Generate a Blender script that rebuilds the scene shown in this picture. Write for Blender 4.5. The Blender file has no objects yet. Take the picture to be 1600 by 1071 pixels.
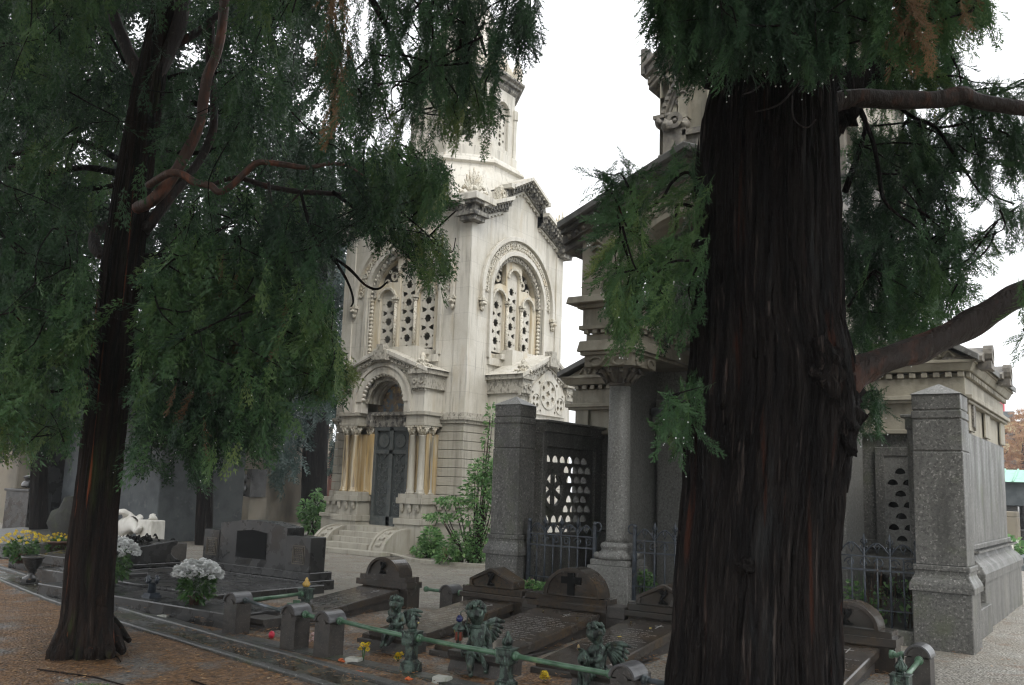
import bpy, math, random
import numpy as np
from mathutils import Vector, Matrix, noise
from mathutils.geometry import tessellate_polygon
PI = math.pi
R_ = math.radians
rnd = random.Random(7)
SC = bpy.context.scene
COL = SC.collection

# ---------------------------------------------------------------- camera (world grid is the cemetery's grid)
CAM = Vector((0, 0, 1.6))
YAW, PITCH, ROLL, FPX = R_(34.5), R_(8.84), R_(2.0), 1440.0
fh = Vector((-math.sin(YAW), math.cos(YAW), 0)); rh = Vector((math.cos(YAW), math.sin(YAW), 0)); zz = Vector((0, 0, 1))
FW = math.cos(PITCH) * fh + math.sin(PITCH) * zz
U0 = -math.sin(PITCH) * fh + math.cos(PITCH) * zz
RT = math.cos(ROLL) * rh + math.sin(ROLL) * U0
UP = math.cos(ROLL) * U0 - math.sin(ROLL) * rh
def ray(px, py): return FW + RT * ((px - 800) / FPX) - UP * ((py - 535.5) / FPX)
def G(px, py, z=0.0):
    d = ray(px, py); return CAM + d * ((z - 1.6) / d.z)
def onX(px, py, X):
    d = ray(px, py); return CAM + d * (X / d.x)
def onY(px, py, Y):
    d = ray(px, py); return CAM + d * (Y / d.y)
def W(px, py, D):
    d = ray(px, py); return CAM + d * (D / d.dot(fh))
cd = bpy.data.cameras.new('camera'); cam = bpy.data.objects.new('camera', cd); COL.objects.link(cam)
cd.sensor_width = 36; cd.lens = 36 * FPX / 1600; cd.clip_start = 0.05; cd.clip_end = 2000
m3 = Matrix((RT, UP, -FW)).transposed()
cam.matrix_world = Matrix.Translation(CAM) @ m3.to_4x4()
SC.camera = cam
def proj(p):
    v = Vector(p) - CAM; d = v.dot(FW)
    return (800 + FPX * v.dot(RT) / d, 535.5 - FPX * v.dot(UP) / d, d) if d > .1 else (1e6, 1e6, d)
def gz(x, y):
    t = min(1, max(0, (9.3 - y) / 2.5)); return -0.08 * t * t * (3 - 2 * t)

# ---------------------------------------------------------------- scene objects
ORG = {}
def tag(o, label=None, cat=None, group=None, kind=None):
    if label: o['label'] = label
    if cat: o['category'] = cat
    if group: o['group'] = group
    if kind: o['kind'] = kind
    return o
def thing(name, label, cat, loc, group=None, rz=0, scale=1, org=None):
    o = bpy.data.objects.new(name, None); COL.objects.link(o)
    o.location = loc; o.rotation_euler = (0, 0, rz); o.scale = (scale,) * 3
    o.empty_display_size = .1
    ORG[o.name] = Vector(org if org is not None else loc)
    return tag(o, label, cat, group)
def mesh_obj(name, me, mat, parent=None):
    o = bpy.data.objects.new(name, me); COL.objects.link(o)
    if mat and not me.materials: me.materials.append(mat)
    if parent: o.parent = parent
    return o
def copy_tree(o, parent=None):
    kids = [c for c in COL.objects if c.parent == o]
    c = o.copy(); COL.objects.link(c); c.parent = parent
    for k in kids: copy_tree(k, c)
    return c
IDN = Matrix.Identity(4)
def FY(y, M=None):   # u->x, v->z, w->towards -Y
    return Matrix(((1, 0, 0, 0), (0, 0, -1, y), (0, 1, 0, 0), (0, 0, 0, 1)))
def FX(x):           # u->y, v->z, w->towards +X
    return Matrix(((0, 0, 1, x), (1, 0, 0, 0), (0, 1, 0, 0), (0, 0, 0, 1)))
def circ(cx, cy, r, n=16, a0=0, a1=2 * PI, ry=None):
    full = abs(a1 - a0 - 2 * PI) < 1e-6
    k = n if full else n + 1
    return [(cx + r * math.cos(a0 + (a1 - a0) * i / n), cy + (ry or r) * math.sin(a0 + (a1 - a0) * i / n)) for i in range(k)]
def star(cx, cy, r, n=8, q=.6, a=0):
    return [(cx + (r if i % 2 == 0 else r * q) * math.cos(a + PI * i / n), cy + (r if i % 2 == 0 else r * q) * math.sin(a + PI * i / n)) for i in range(2 * n)]
def archpoly(cx, z0, zs, r, n=20):
    return [(cx - r, z0), (cx + r, z0)] + circ(cx, zs, r, n, 0, PI)
class MB:
    def __init__(s, M=IDN): s.v = []; s.f = []; s.M = M; s.sm = []
    def add(s, v, f, M=None, smooth=False):
        M = s.M if M is None else M; o = len(s.v)
        s.v += [tuple(M @ Vector(p)) for p in v]; s.f += [tuple(i + o for i in q) for q in f]; s.sm += [smooth] * len(f)
        return s
    def box(s, a0, a1, b0, b1, c0, c1, M=None, tap=0):
        t = tap
        v = [(a0, b0, c0), (a1, b0, c0), (a1, b1, c0), (a0, b1, c0), (a0 + t, b0 + t, c1), (a1 - t, b0 + t, c1), (a1 - t, b1 - t, c1), (a0 + t, b1 - t, c1)]
        f = [(3, 2, 1, 0), (4, 5, 6, 7), (0, 1, 5, 4), (1, 2, 6, 5), (2, 3, 7, 6), (3, 0, 4, 7)]
        return s.add(v, f, M)
    def plate(s, outer, holes, w0, w1, M=None):
        loops = [outer] + list(holes); tri = tessellate_polygon([[Vector((p[0], p[1], 0)) for p in l] for l in loops])
        pts = [p for l in loops for p in l]; n = len(pts)
        v = [(p[0], p[1], w1) for p in pts] + [(p[0], p[1], w0) for p in pts]; f = []
        for t in tri:
            a, b, c = [Vector(pts[i]) for i in t]
            if (b - a).cross(c - a) < 0: t = t[::-1]
            f.append(tuple(t)); f.append(tuple(i + n for i in reversed(t)))
        o = 0
        for k, l in enumerate(loops):
            m = len(l); ar = sum(l[i][0] * l[(i + 1) % m][1] - l[(i + 1) % m][0] * l[i][1] for i in range(m))
            ccw = ar > 0
            for i in range(m):
                a, b = o + i, o + (i + 1) % m
                q = (a, a + n, b + n, b)
                f.append(q if (ccw == (k == 0)) else q[::-1])
            o += m
        return s.add(v, f, M)
    def prism(s, poly, w0, w1, M=None): return s.plate(poly, [], w0, w1, M)
    def ring(s, cx, cy, r0, r1, w0, w1, a0=0, a1=PI, n=24, M=None):
        if abs(a1 - a0 - 2 * PI) < 1e-6: return s.plate(circ(cx, cy, r1, n), [circ(cx, cy, r0, n)], w0, w1, M)
        return s.prism(circ(cx, cy, r1, n, a0, a1) + circ(cx, cy, r0, n, a0, a1)[::-1], w0, w1, M)
    def tube(s, pts, rad, n=8, M=None, caps=True, wob=0):
        pts = [Vector(p) for p in pts]; k = len(pts)
        rad = [rad] * k if not hasattr(rad, '__len__') else rad
        v = []; f = []; up = None
        for i, p in enumerate(pts):
            t = (pts[min(i + 1, k - 1)] - pts[max(i - 1, 0)]).normalized()
            if up is None: up = t.orthogonal().normalized()
            up = (up - t * up.dot(t)).normalized(); bi = t.cross(up)
            for j in range(n):
                a = 2 * PI * j / n; r = rad[i]
                if wob: r *= 1 + wob * noise.noise(Vector((p.x * 3 + math.cos(a), p.y * 3 + math.sin(a), p.z * 3)) * 1.7)
                v.append(tuple(p + (up * math.cos(a) + bi * math.sin(a)) * r))
        for i in range(k - 1):
            for j in range(n):
                a = i * n + j; b = i * n + (j + 1) % n
                f.append((a, b, b + n, a + n))
        if caps: f += [tuple(range(n))[::-1], tuple((k - 1) * n + j for j in range(n))]
        return s.add(v, f, M, True)
    def lathe(s, prof, c, n=16, M=None, smooth=True, a=0):
        v = []; f = []
        for r, z in prof:
            for j in range(n): v.append((c[0] + r * math.cos(a + 2 * PI * j / n), c[1] + r * math.sin(a + 2 * PI * j / n), c[2] + z))
        k = len(prof)
        for i in range(k - 1):
            for j in range(n):
                p = i * n + j; q = i * n + (j + 1) % n; f.append((p, q, q + n, p + n))
        f += [tuple(range(n))[::-1], tuple((k - 1) * n + j for j in range(n))]
        return s.add(v, f, M, smooth)
    def ell(s, c, r, n=10, M=None, seed=None, amp=0):
        r = (r,) * 3 if not hasattr(r, '__len__') else r
        v = []; f = []; m = n // 2 + 1
        for i in range(m + 1):
            th = PI * i / m
            for j in range(n):
                ph = 2 * PI * j / n
                d = Vector((math.sin(th) * math.cos(ph), math.sin(th) * math.sin(ph), math.cos(th)))
                k = 1 + (amp * noise.noise(d * 2.3 + Vector((seed, seed, 0))) if amp else 0)
                v.append((c[0] + r[0] * d.x * k, c[1] + r[1] * d.y * k, c[2] + r[2] * d.z * k))
        for i in range(m):
            for j in range(n):
                p = i * n + j; q = i * n + (j + 1) % n; f.append((p, p + n, q + n, q))
        return s.add(v, f, M, True)
    def build(s, name, mat, parent=None, bevel=0, label=None, org=None):
        me = bpy.data.meshes.new(name)
        if org is None:
            if parent:
                q = parent; org = ORG.get(q.name, Vector())
            else:
                xs = [p[0] for p in s.v]; ys = [p[1] for p in s.v]; z0 = min(p[2] for p in s.v)
                org = Vector(((min(xs) + max(xs)) / 2, (min(ys) + max(ys)) / 2, z0))
        org = Vector(org)
        me.from_pydata([tuple(Vector(p) - org) for p in s.v], [], s.f); me.update()
        me.polygons.foreach_set('use_smooth', s.sm)
        o = mesh_obj(name, me, mat, parent)
        if not parent: o.location = org
        ORG[o.name] = org
        if bevel:
            b = o.modifiers.new('bevel', 'BEVEL'); b.width = bevel; b.segments = 1; b.limit_method = 'ANGLE'; b.angle_limit = R_(50)
        if label: o['label'] = label
        return o
def npmesh(name, V, Q, mat, parent=None, tone=None, org=(0, 0, 0), tri=False, smooth=False):
    k = 3 if tri else 4
    me = bpy.data.meshes.new(name); V = np.asarray(V, np.float32).reshape(-1, 3) - np.array(org, np.float32); Q = np.asarray(Q, np.int32).reshape(-1)
    me.vertices.add(len(V)); me.vertices.foreach_set('co', V.ravel())
    me.loops.add(len(Q)); me.loops.foreach_set('vertex_index', Q)
    me.polygons.add(len(Q) // k); me.polygons.foreach_set('loop_start', np.arange(0, len(Q), k, dtype=np.int32))
    if smooth: me.polygons.foreach_set('use_smooth', np.ones(len(Q) // k, bool))
    me.update(calc_edges=True)
    if tone is not None:
        at = me.attributes.new('tone', 'FLOAT', 'POINT'); at.data.foreach_set('value', np.asarray(tone, np.float32).ravel())
    o = mesh_obj(name, me, mat, parent)
    if not parent: o.location = org
    return o

# ---------------------------------------------------------------- materials
MATS = {}
def mat(name, col, rough=.6, layers=(), bump=(), spec=.5, metal=0, emit=None, tone=None, transl=0, rlayer=None, wave=None):
    m = bpy.data.materials.new(name); m.use_nodes = True; nt = m.node_tree; N = nt.nodes; L = nt.links
    N.clear(); out = N.new('ShaderNodeOutputMaterial'); b = N.new('ShaderNodeBsdfPrincipled')
    L.new(b.outputs[0], out.inputs[0])
    b.inputs['Roughness'].default_value = rough; b.inputs['Metallic'].default_value = metal
    b.inputs['Specular IOR Level'].default_value = spec
    geo = N.new('ShaderNodeNewGeometry')
    def nz(scale, detail=4, kind='noise', rgh=.6):
        mp = N.new('ShaderNodeMapping'); L.new(geo.outputs['Position'], mp.inputs[0])
        sc = scale if hasattr(scale, '__len__') else (scale,) * 3
        mp.inputs['Scale'].default_value = sc
        if kind == 'noise':
            t = N.new('ShaderNodeTexNoise'); t.inputs['Scale'].default_value = 1; t.inputs['Detail'].default_value = detail; t.inputs['Roughness'].default_value = rgh
            L.new(mp.outputs[0], t.inputs['Vector']); return t.outputs[0]
        t = N.new('ShaderNodeTexVoronoi'); t.inputs['Scale'].default_value = 1
        if kind == 'cell':
            L.new(mp.outputs[0], t.inputs['Vector']); s = N.new('ShaderNodeSeparateColor'); L.new(t.outputs['Color'], s.inputs[0]); return s.outputs[0]
        L.new(mp.outputs[0], t.inputs['Vector']); return t.outputs['Distance']
    def ramp(src, lo, hi):
        r = N.new('ShaderNodeMapRange'); r.inputs['From Min'].default_value = lo; r.inputs['From Max'].default_value = hi
        L.new(src, r.inputs['Value']); return r.outputs[0]
    cur = None
    def c4(c): return (c[0], c[1], c[2], 1)
    rgb = N.new('ShaderNodeRGB'); rgb.outputs[0].default_value = c4(col); cur = rgb.outputs[0]
    if tone:
        a = N.new('ShaderNodeAttribute'); a.attribute_name = 'tone'
        cr = N.new('ShaderNodeValToRGB'); L.new(a.outputs['Fac'], cr.inputs[0])
        e = cr.color_ramp.elements
        while len(e) < len(tone): e.new(.5)
        for i, (p, c) in enumerate(tone): e[i].position = p; e[i].color = c4(c)
        cur = cr.outputs[0]
    for ly in layers:
        c2, sc, lo, hi = ly[:4]; kind = ly[4] if len(ly) > 4 else 'noise'; amt = ly[5] if len(ly) > 5 else 1
        f = ramp(nz(sc, kind=kind), lo, hi)
        if amt != 1:
            mm = N.new('ShaderNodeMath'); mm.operation = 'MULTIPLY'; mm.inputs[1].default_value = amt; L.new(f, mm.inputs[0]); f = mm.outputs[0]
        x = N.new('ShaderNodeMix'); x.data_type = 'RGBA'; L.new(f, x.inputs[0]); L.new(cur, x.inputs[6]); x.inputs[7].default_value = c4(c2); cur = x.outputs[2]
    if wave: cur = wave(nt, geo, cur)
    L.new(cur, b.inputs['Base Color'])
    if rlayer:
        sc, lo, hi, r0, r1 = rlayer
        f = ramp(nz(sc), lo, hi); r = N.new('ShaderNodeMapRange'); L.new(f, r.inputs['Value']); r.inputs['To Min'].default_value = r0; r.inputs['To Max'].default_value = r1
        L.new(r.outputs[0], b.inputs['Roughness'])
    prev = None
    for sc, st, dist in bump:
        bn = N.new('ShaderNodeBump'); bn.inputs['Strength'].default_value = st; bn.inputs['Distance'].default_value = dist
        L.new(nz(sc, 5), bn.inputs['Height'])
        if prev: L.new(prev, bn.inputs['Normal'])
        prev = bn.outputs[0]
    if prev: L.new(prev, b.inputs['Normal'])
    if emit:
        b.inputs['Emission Color'].default_value = c4(emit[0]); b.inputs['Emission Strength'].default_value = emit[1]
    if transl:
        tr = N.new('ShaderNodeBsdfTranslucent'); L.new(cur, tr.inputs[0]); mx = N.new('ShaderNodeMixShader'); mx.inputs[0].default_value = transl
        L.new(b.outputs[0], mx.inputs[1]); L.new(tr.outputs[0], mx.inputs[2]); L.new(mx.outputs[0], out.inputs[0])
    MATS[name] = m
    return m
def ashlar(h=.62, w=1.25, dark=.45, lw=.012):
    def f(nt, geo, cur):
        N = nt.nodes; L = nt.links; s = N.new('ShaderNodeSeparateXYZ'); L.new(geo.outputs['Position'], s.inputs[0])
        ad = N.new('ShaderNodeMath'); ad.operation = 'ADD'; L.new(s.outputs[0], ad.inputs[0]); L.new(s.outputs[1], ad.inputs[1])
        c = N.new('ShaderNodeCombineXYZ'); L.new(ad.outputs[0], c.inputs[0]); L.new(s.outputs[2], c.inputs[1])
        b = N.new('ShaderNodeTexBrick'); b.inputs['Scale'].default_value = 1; b.inputs['Brick Width'].default_value = w; b.inputs['Row Height'].default_value = h; b.inputs['Mortar Size'].default_value = lw * .5; b.inputs['Mortar Smooth'].default_value = .6
        b.inputs['Color1'].default_value = (1, 1, 1, 1); b.inputs['Color2'].default_value = (.90, .90, .89, 1); b.inputs['Mortar'].default_value = (dark,) * 3 + (1,)
        L.new(c.outputs[0], b.inputs['Vector']); m = N.new('ShaderNodeMix'); m.data_type = 'RGBA'; m.blend_type = 'MULTIPLY'; m.inputs[0].default_value = .8
        L.new(cur, m.inputs[6]); L.new(b.outputs[0], m.inputs[7]); return m.outputs[2]
    return f
marble = mat('marble', (.57, .545, .485), .55, wave=ashlar(dark=.68), layers=[((.43, .40, .33), (2.2, 2.2, 1.1), .45, .75), ((.25, .23, .19), (7, 7, .55), .54, .76, 'noise', .75), ((.64, .62, .58), 1.1, .55, .7, 'noise', .6), ((.12, .11, .09), (13, 13, .8), .585, .74, 'noise', .7), ((.42, .34, .21), (2.5, 2.5, .5), .58, .72, 'noise', .5)], bump=[(18, .25, .02), (90, .15, .004)])
marble_low = mat('marble_soiled', (.37, .35, .30), .55, [((.30, .28, .23), (3, 3, 1), .4, .7), ((.16, .15, .12), (9, 9, .7), .52, .75, 'noise', .8), ((.25, .27, .17), 3, .62, .75, 'noise', .5)], [(20, .3, .02)])
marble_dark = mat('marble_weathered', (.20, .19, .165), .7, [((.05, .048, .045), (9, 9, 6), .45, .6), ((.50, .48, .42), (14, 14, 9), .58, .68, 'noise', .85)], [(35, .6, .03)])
marble_mid = mat('marble_grey_carved', (.36, .34, .29), .65, [((.13, .12, .10), (16, 16, 9), .5, .62, 'noise', .85), ((.55, .52, .46), 11, .56, .7, 'noise', .8)], [(30, .5, .02)])
marble_carved = mat('marble_carved', (.58, .55, .47), .6, [((.20, .17, .12), 22, .5, .62, 'noise', .8), ((.45, .35, .2), 4, .5, .75, 'noise', .6)], [(30, .7, .03)])
marble_ochre = mat('marble_ochre', (.36, .27, .145), .5, [((.48, .43, .33), (9, 9, .6), .48, .62), ((.05, .04, .03), (11, 11, .6), .54, .7), ((.5, .34, .13), (5, 5, .8), .5, .7, 'noise', .7)], [(20, .3, .02)])
granite = mat('granite_dark', (.118, .116, .108), .5, [((.06, .06, .055), 34, .48, .62), ((.30, .29, .27), 38, .56, .68, 'noise', .9), ((.045, .045, .04), (4, 4, .7), .48, .68, 'noise', .8), ((.09, .10, .06), 2, .55, .7, 'noise', .6)], [(60, .4, .01)], rlayer=((3, 3, 1), .4, .7, .6, .3))
granite_lt = mat('granite_light', (.19, .188, .178), .5, [((.12, .12, .11), 34, .45, .6), ((.4, .4, .38), 50, .58, .7), ((.13, .13, .12), (4, 4, .8), .5, .75, 'noise', .7)], [(60, .3, .008)])
roofst = mat('grey_roof_slab', (.13, .13, .122), .5, [((.07, .07, .065), 5, .45, .65), ((.2, .2, .19), 20, .58, .7)], [(30, .3, .01)])
sandstone = mat('sandstone_pale', (.29, .268, .212), .65, [((.19, .17, .13), (3, 3, 1.4), .42, .7), ((.13, .12, .10), (8, 8, .8), .55, .75, 'noise', .8), ((.38, .35, .28), 5, .55, .7, 'noise', .6)], [(25, .4, .02)])
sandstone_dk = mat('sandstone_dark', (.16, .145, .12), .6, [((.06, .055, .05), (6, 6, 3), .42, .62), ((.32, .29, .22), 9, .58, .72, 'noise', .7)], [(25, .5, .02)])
plotstone = mat('tomb_granite_brown', (.052, .043, .036), .16, [((.085, .058, .034), 2.6, .48, .7), ((.04, .036, .032), 30, .5, .62), ((.10, .085, .07), 70, .62, .72, 'noise', .7), ((.042, .04, .036), (2, 2, 3), .52, .7)], [(80, .08, .002)], rlayer=(4, .4, .65, .08, .3))
plotside = mat('tomb_granite_rough', (.055, .048, .042), .5, [((.03, .027, .025), 9, .45, .65), ((.11, .10, .09), 60, .58, .68), ((.06, .065, .04), 4, .6, .75, 'noise', .7)], [(70, .4, .006)])
blackstone = mat('black_granite', (.035, .034, .033), .3, [((.05, .048, .044), 55, .58, .68), ((.02, .02, .02), 4, .45, .65), ((.08, .07, .05), 2.5, .6, .75, 'noise', .5)], [(60, .15, .004)], rlayer=(3, .4, .65, .15, .5))
bronze = mat('bronze_patina', (.075, .112, .09), .4, [((.016, .020, .018), (20, 20, 10), .44, .56), ((.17, .25, .205), (30, 30, 14), .60, .68), ((.09, .09, .045), 11, .6, .7, 'noise', .7)], [(70, .6, .012)], metal=.3)
pipe_m = mat('painted_green_pipe', (.10, .19, .12), .3, [((.045, .10, .055), 7, .48, .66), ((.22, .36, .18), (3, 3, 3), .62, .72, 'noise', .8), ((.06, .08, .05), 25, .6, .7)], [(60, .2, .004)])
pipe_dk = mat('dark_iron_pipe', (.06, .075, .075), .3, [((.13, .15, .18), 6, .5, .7)], [(50, .2, .004)])
iron = mat('blue_black_iron', (.028, .035, .045), .4, [((.06, .075, .095), 20, .5, .65), ((.07, .05, .035), 9, .62, .72)], [(60, .2, .003)])
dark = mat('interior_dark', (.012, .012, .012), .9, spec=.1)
doorm = mat('door_bronze_grey', (.075, .082, .078), .45, [((.04, .05, .055), 12, .45, .65)], [(50, .3, .006)])
bark = mat('bark_dark', (.014, .0112, .0102), .75, [((.005, .004, .004), (16, 16, 1.3), .44, .58), ((.065, .052, .046), (34, 34, 1.6), .60, .70), ((.045, .05, .052), (5, 5, .8), .60, .75, 'noise', .6), ((.055, .019, .011), (11, 11, .5), .63, .72, 'noise', .8)], [((30, 30, 2.2), 1, .05), ((90, 90, 9), .9, .014)], spec=.12)
bark_red = mat('bark_red', (.026, .018, .015), .55, [((.085, .033, .02), (8, 8, 2.5), .52, .68), ((.03, .024, .022), (11, 11, 3), .5, .66), ((.12, .105, .09), 14, .62, .74, 'noise', .7)], [((24, 24, 6), 1, .03), ((60, 60, 20), .8, .01)], spec=.3)
bark_left = mat('bark_brown', (.026, .017, .013), .75, [((.011, .009, .008), (20, 20, 1.5), .42, .58), ((.05, .065, .022), (4, 4, .5), .60, .70, 'noise', .8), ((.24, .07, .028), (10, 10, .4), .65, .70, 'noise', .9), ((.065, .048, .038), (26, 26, 2), .60, .72, 'noise', .8)], [((34, 34, 2.4), 1, .05), ((90, 90, 9), .9, .014)], spec=.1)
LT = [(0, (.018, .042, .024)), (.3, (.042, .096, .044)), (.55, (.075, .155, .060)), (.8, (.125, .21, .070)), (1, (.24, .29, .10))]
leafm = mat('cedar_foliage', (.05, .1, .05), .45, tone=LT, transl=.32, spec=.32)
leaf_blue = mat('cedar_foliage_blue', (.05, .1, .07), .45, tone=[(0, (.016, .03, .028)), (.5, (.03, .06, .052)), (1, (.06, .1, .08))], transl=.25)
leaf_far = mat('far_tree_foliage', (.05, .09, .05), .6, tone=[(0, (.014, .026, .016)), (.6, (.03, .055, .03)), (1, (.06, .1, .045))], transl=.2)
leaf_dead = mat('dead_foliage', (.2, .12, .06), .7, tone=[(0, (.10, .055, .03)), (1, (.30, .19, .10))], transl=.3)
leaf_shrub = mat('shrub_leaves', (.1, .2, .05), .35, tone=[(0, (.06, .14, .05)), (.5, (.15, .30, .11)), (1, (.32, .48, .20))], transl=.35)
leaf_autumn = mat('autumn_leaves', (.3, .15, .07), .6, tone=[(0, (.18, .08, .05)), (.6, (.34, .18, .09)), (1, (.42, .27, .12))], transl=.3)
petal_w = mat('white_petals', (.72, .73, .72), .6, transl=.15, tone=[(0, (.5, .52, .48)), (1, (.82, .82, .82))])
petal_y = mat('yellow_petals', (.8, .6, .03), .6, transl=.15, tone=[(0, (.6, .38, .01)), (1, (.88, .72, .04))])
petal_p = mat('pink_petals', (.65, .3, .36), .6)
terra = mat('terracotta_pot', (.42, .11, .05), .6, [((.25, .08, .04), 14, .5, .65)])
darkpot = mat('brown_pot', (.09, .045, .035), .5)
red_m = mat('red_plastic', (.55, .03, .06), .3)
orange_m = mat('orange_leaf', (.55, .12, .03), .5)
white_st = mat('white_marble_statue', (.62, .60, .55), .5, [((.4, .38, .32), (5, 5, 2), .5, .7)], [(25, .3, .01)])
pale_block = mat('pale_stone', (.42, .42, .38), .6, [((.28, .3, .24), 12, .5, .65)], [(60, .3, .004)])
greywall = mat('grey_far_stone', (.10, .112, .118), .7, [((.06, .07, .076), (2, 2, 2), .45, .65), ((.13, .14, .145), 6, .6, .7)], [(20, .3, .01)])
beige = mat('beige_far_stone', (.19, .165, .125), .7, [((.11, .10, .08), (2, 2, 1), .45, .7), ((.13, .13, .11), (4, 4, .7), .6, .75)], [(15, .3, .01)])
kerbm = mat('kerb_stone', (.062, .062, .058), .45, [((.03, .032, .028), 6, .45, .65), ((.05, .06, .028), 3, .55, .7), ((.2, .2, .19), 40, .6, .7)], [(40, .5, .01)])
wet = mat('wet_gutter', (.035, .034, .026), .12, [((.07, .05, .028), 7, .5, .62), ((.035, .04, .022), 3, .5, .65)], [(14, .25, .01)], rlayer=(3, .42, .6, .05, .5))
inscr = mat('inscription_paint', (.34, .33, .32), .5, [((.2, .19, .18), 14, .55, .75)])
copper = mat('green_copper_roof', (.28, .50, .40), .5, [((.2, .38, .3), 5, .5, .7)])
fallen = mat('litter_bits', (.2, .1, .05), .6, tone=[(0, (.035, .02, .014)), (.35, (.13, .06, .022)), (.7, (.28, .135, .042)), (.9, (.36, .22, .10)), (1, (.5, .42, .3))])
moss = mat('moss_green', (.1, .2, .04), .7, tone=[(0, (.03, .07, .015)), (1, (.13, .2, .05))])
HAZE, EXPO = .0012, 1.0
# ---------------------------------------------------------------- ground
def kerb_y(x): return 4.667 - .197 * x
def ground_mat():
    m = bpy.data.materials.new('gravel_and_litter'); m.use_nodes = True; nt = m.node_tree; N = nt.nodes; L = nt.links
    b = N['Principled BSDF']; geo = N.new('ShaderNodeNewGeometry'); P = geo.outputs['Position']
    def noi(s, d=4, vec=None):
        t = N.new('ShaderNodeTexNoise'); t.inputs['Scale'].default_value = s; t.inputs['Detail'].default_value = d; L.new(vec or P, t.inputs['Vector']); return t.outputs[0]
    def rng(src, a, b_, c=0, d=1):
        r = N.new('ShaderNodeMapRange'); r.inputs[1].default_value = a; r.inputs[2].default_value = b_; r.inputs[3].default_value = c; r.inputs[4].default_value = d; L.new(src, r.inputs[0]); return r.outputs[0]
    def mix(f, a, c):
        x = N.new('ShaderNodeMix'); x.data_type = 'RGBA'; L.new(f, x.inputs[0])
        for s, i in ((a, 6), (c, 7)):
            if isinstance(s, tuple): x.inputs[i].default_value = (*s, 1)
            else: L.new(s, x.inputs[i])
        return x.outputs[2]
    def math_(op, a, c):
        x = N.new('ShaderNodeMath'); x.operation = op
        for i, s in enumerate((a, c)):
            if isinstance(s, (int, float)): x.inputs[i].default_value = s
            else: L.new(s, x.inputs[i])
        return x.outputs[0]
    sep = N.new('ShaderNodeSeparateXYZ'); L.new(P, sep.inputs[0])
    vo = N.new('ShaderNodeTexVoronoi'); vo.inputs['Scale'].default_value = 38; L.new(P, vo.inputs['Vector'])
    vs = N.new('ShaderNodeSeparateColor'); L.new(vo.outputs['Color'], vs.inputs[0])
    grav = mix(vs.outputs[0], (.115, .105, .09), (.36, .335, .29))
    grav = mix(rng(noi(1.1), .42, .7), grav, (.22, .20, .165))
    grav = mix(math_('MULTIPLY', rng(noi(3.2, 5), .56, .72), .6), grav, (.16, .09, .05))
    v2 = N.new('ShaderNodeTexVoronoi'); v2.inputs['Scale'].default_value = 60; mp = N.new('ShaderNodeMapping'); mp.inputs['Scale'].default_value = (1, .35, 1); mp.inputs['Rotation'].default_value = (0, 0, .6)
    L.new(P, mp.inputs[0]); L.new(mp.outputs[0], v2.inputs['Vector']); v2s = N.new('ShaderNodeSeparateColor'); L.new(v2.outputs['Color'], v2s.inputs[0])
    lit = mix(v2s.outputs[0], (.035, .018, .010), (.25, .13, .05))
    lit = mix(rng(noi(25), .6, .7), lit, (.27, .17, .09))
    lit = mix(rng(noi(1.6, 5), .53, .64), lit, mix(vs.outputs[0], (.07, .066, .06), (.20, .19, .175)))
    d = math_('ADD', sep.outputs[1], math_('MULTIPLY', sep.outputs[0], .197))
    side = rng(math_('ADD', d, math_('MULTIPLY', noi(2), .25)), 4.85, 4.7)
    side = math_('MULTIPLY', side, rng(sep.outputs[0], -1.5, -4.0))
    inside = math_('MULTIPLY', rng(math_('ADD', d, 0), 7.6, 6.4), rng(sep.outputs[0], -1.5, -3))
    inside = math_('MULTIPLY', inside, rng(noi(3.5, 5), .35, .5))
    col = mix(math_('MAXIMUM', side, inside), grav, lit)
    L.new(col, b.inputs['Base Color'])
    L.new(rng(noi(1.5), .4, .65, .75, .38), b.inputs['Roughness'])
    bp = N.new('ShaderNodeBump'); bp.inputs['Strength'].default_value = .9; bp.inputs['Distance'].default_value = .02; L.new(math_('SUBTRACT', noi(30, 6), vo.outputs['Distance']), bp.inputs['Height'])
    L.new(bp.outputs[0], b.inputs['Normal'])
    return m
gm = ground_mat()
xs = sorted(set([-260, -160, -100, -60, -40] + [-30 + .5 * i for i in range(72)] + [8, 12, 20, 40, 100, 200]))
ys = sorted(set([-60, -20, -6, 0, 2, 3] + [4 + .25 * i for i in range(64)] + [22, 26, 32, 45, 70, 120, 200, 330]))
v = []; q = []
for y in ys:
    for x in xs:
        near = abs(x) < 25 and 2 < y < 20
        v.append((x, y, gz(x, y) + (.012 * noise.noise(Vector((x * .9, y * .9, 0))) if near else 0)))
nx = len(xs)
for j in range(len(ys) - 1):
    for i in range(nx - 1):
        a = j * nx + i; q.append((a, a + 1, a + 1 + nx, a + nx))
tag(npmesh('ground', v, q, gm, smooth=True), kind='structure')

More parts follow.
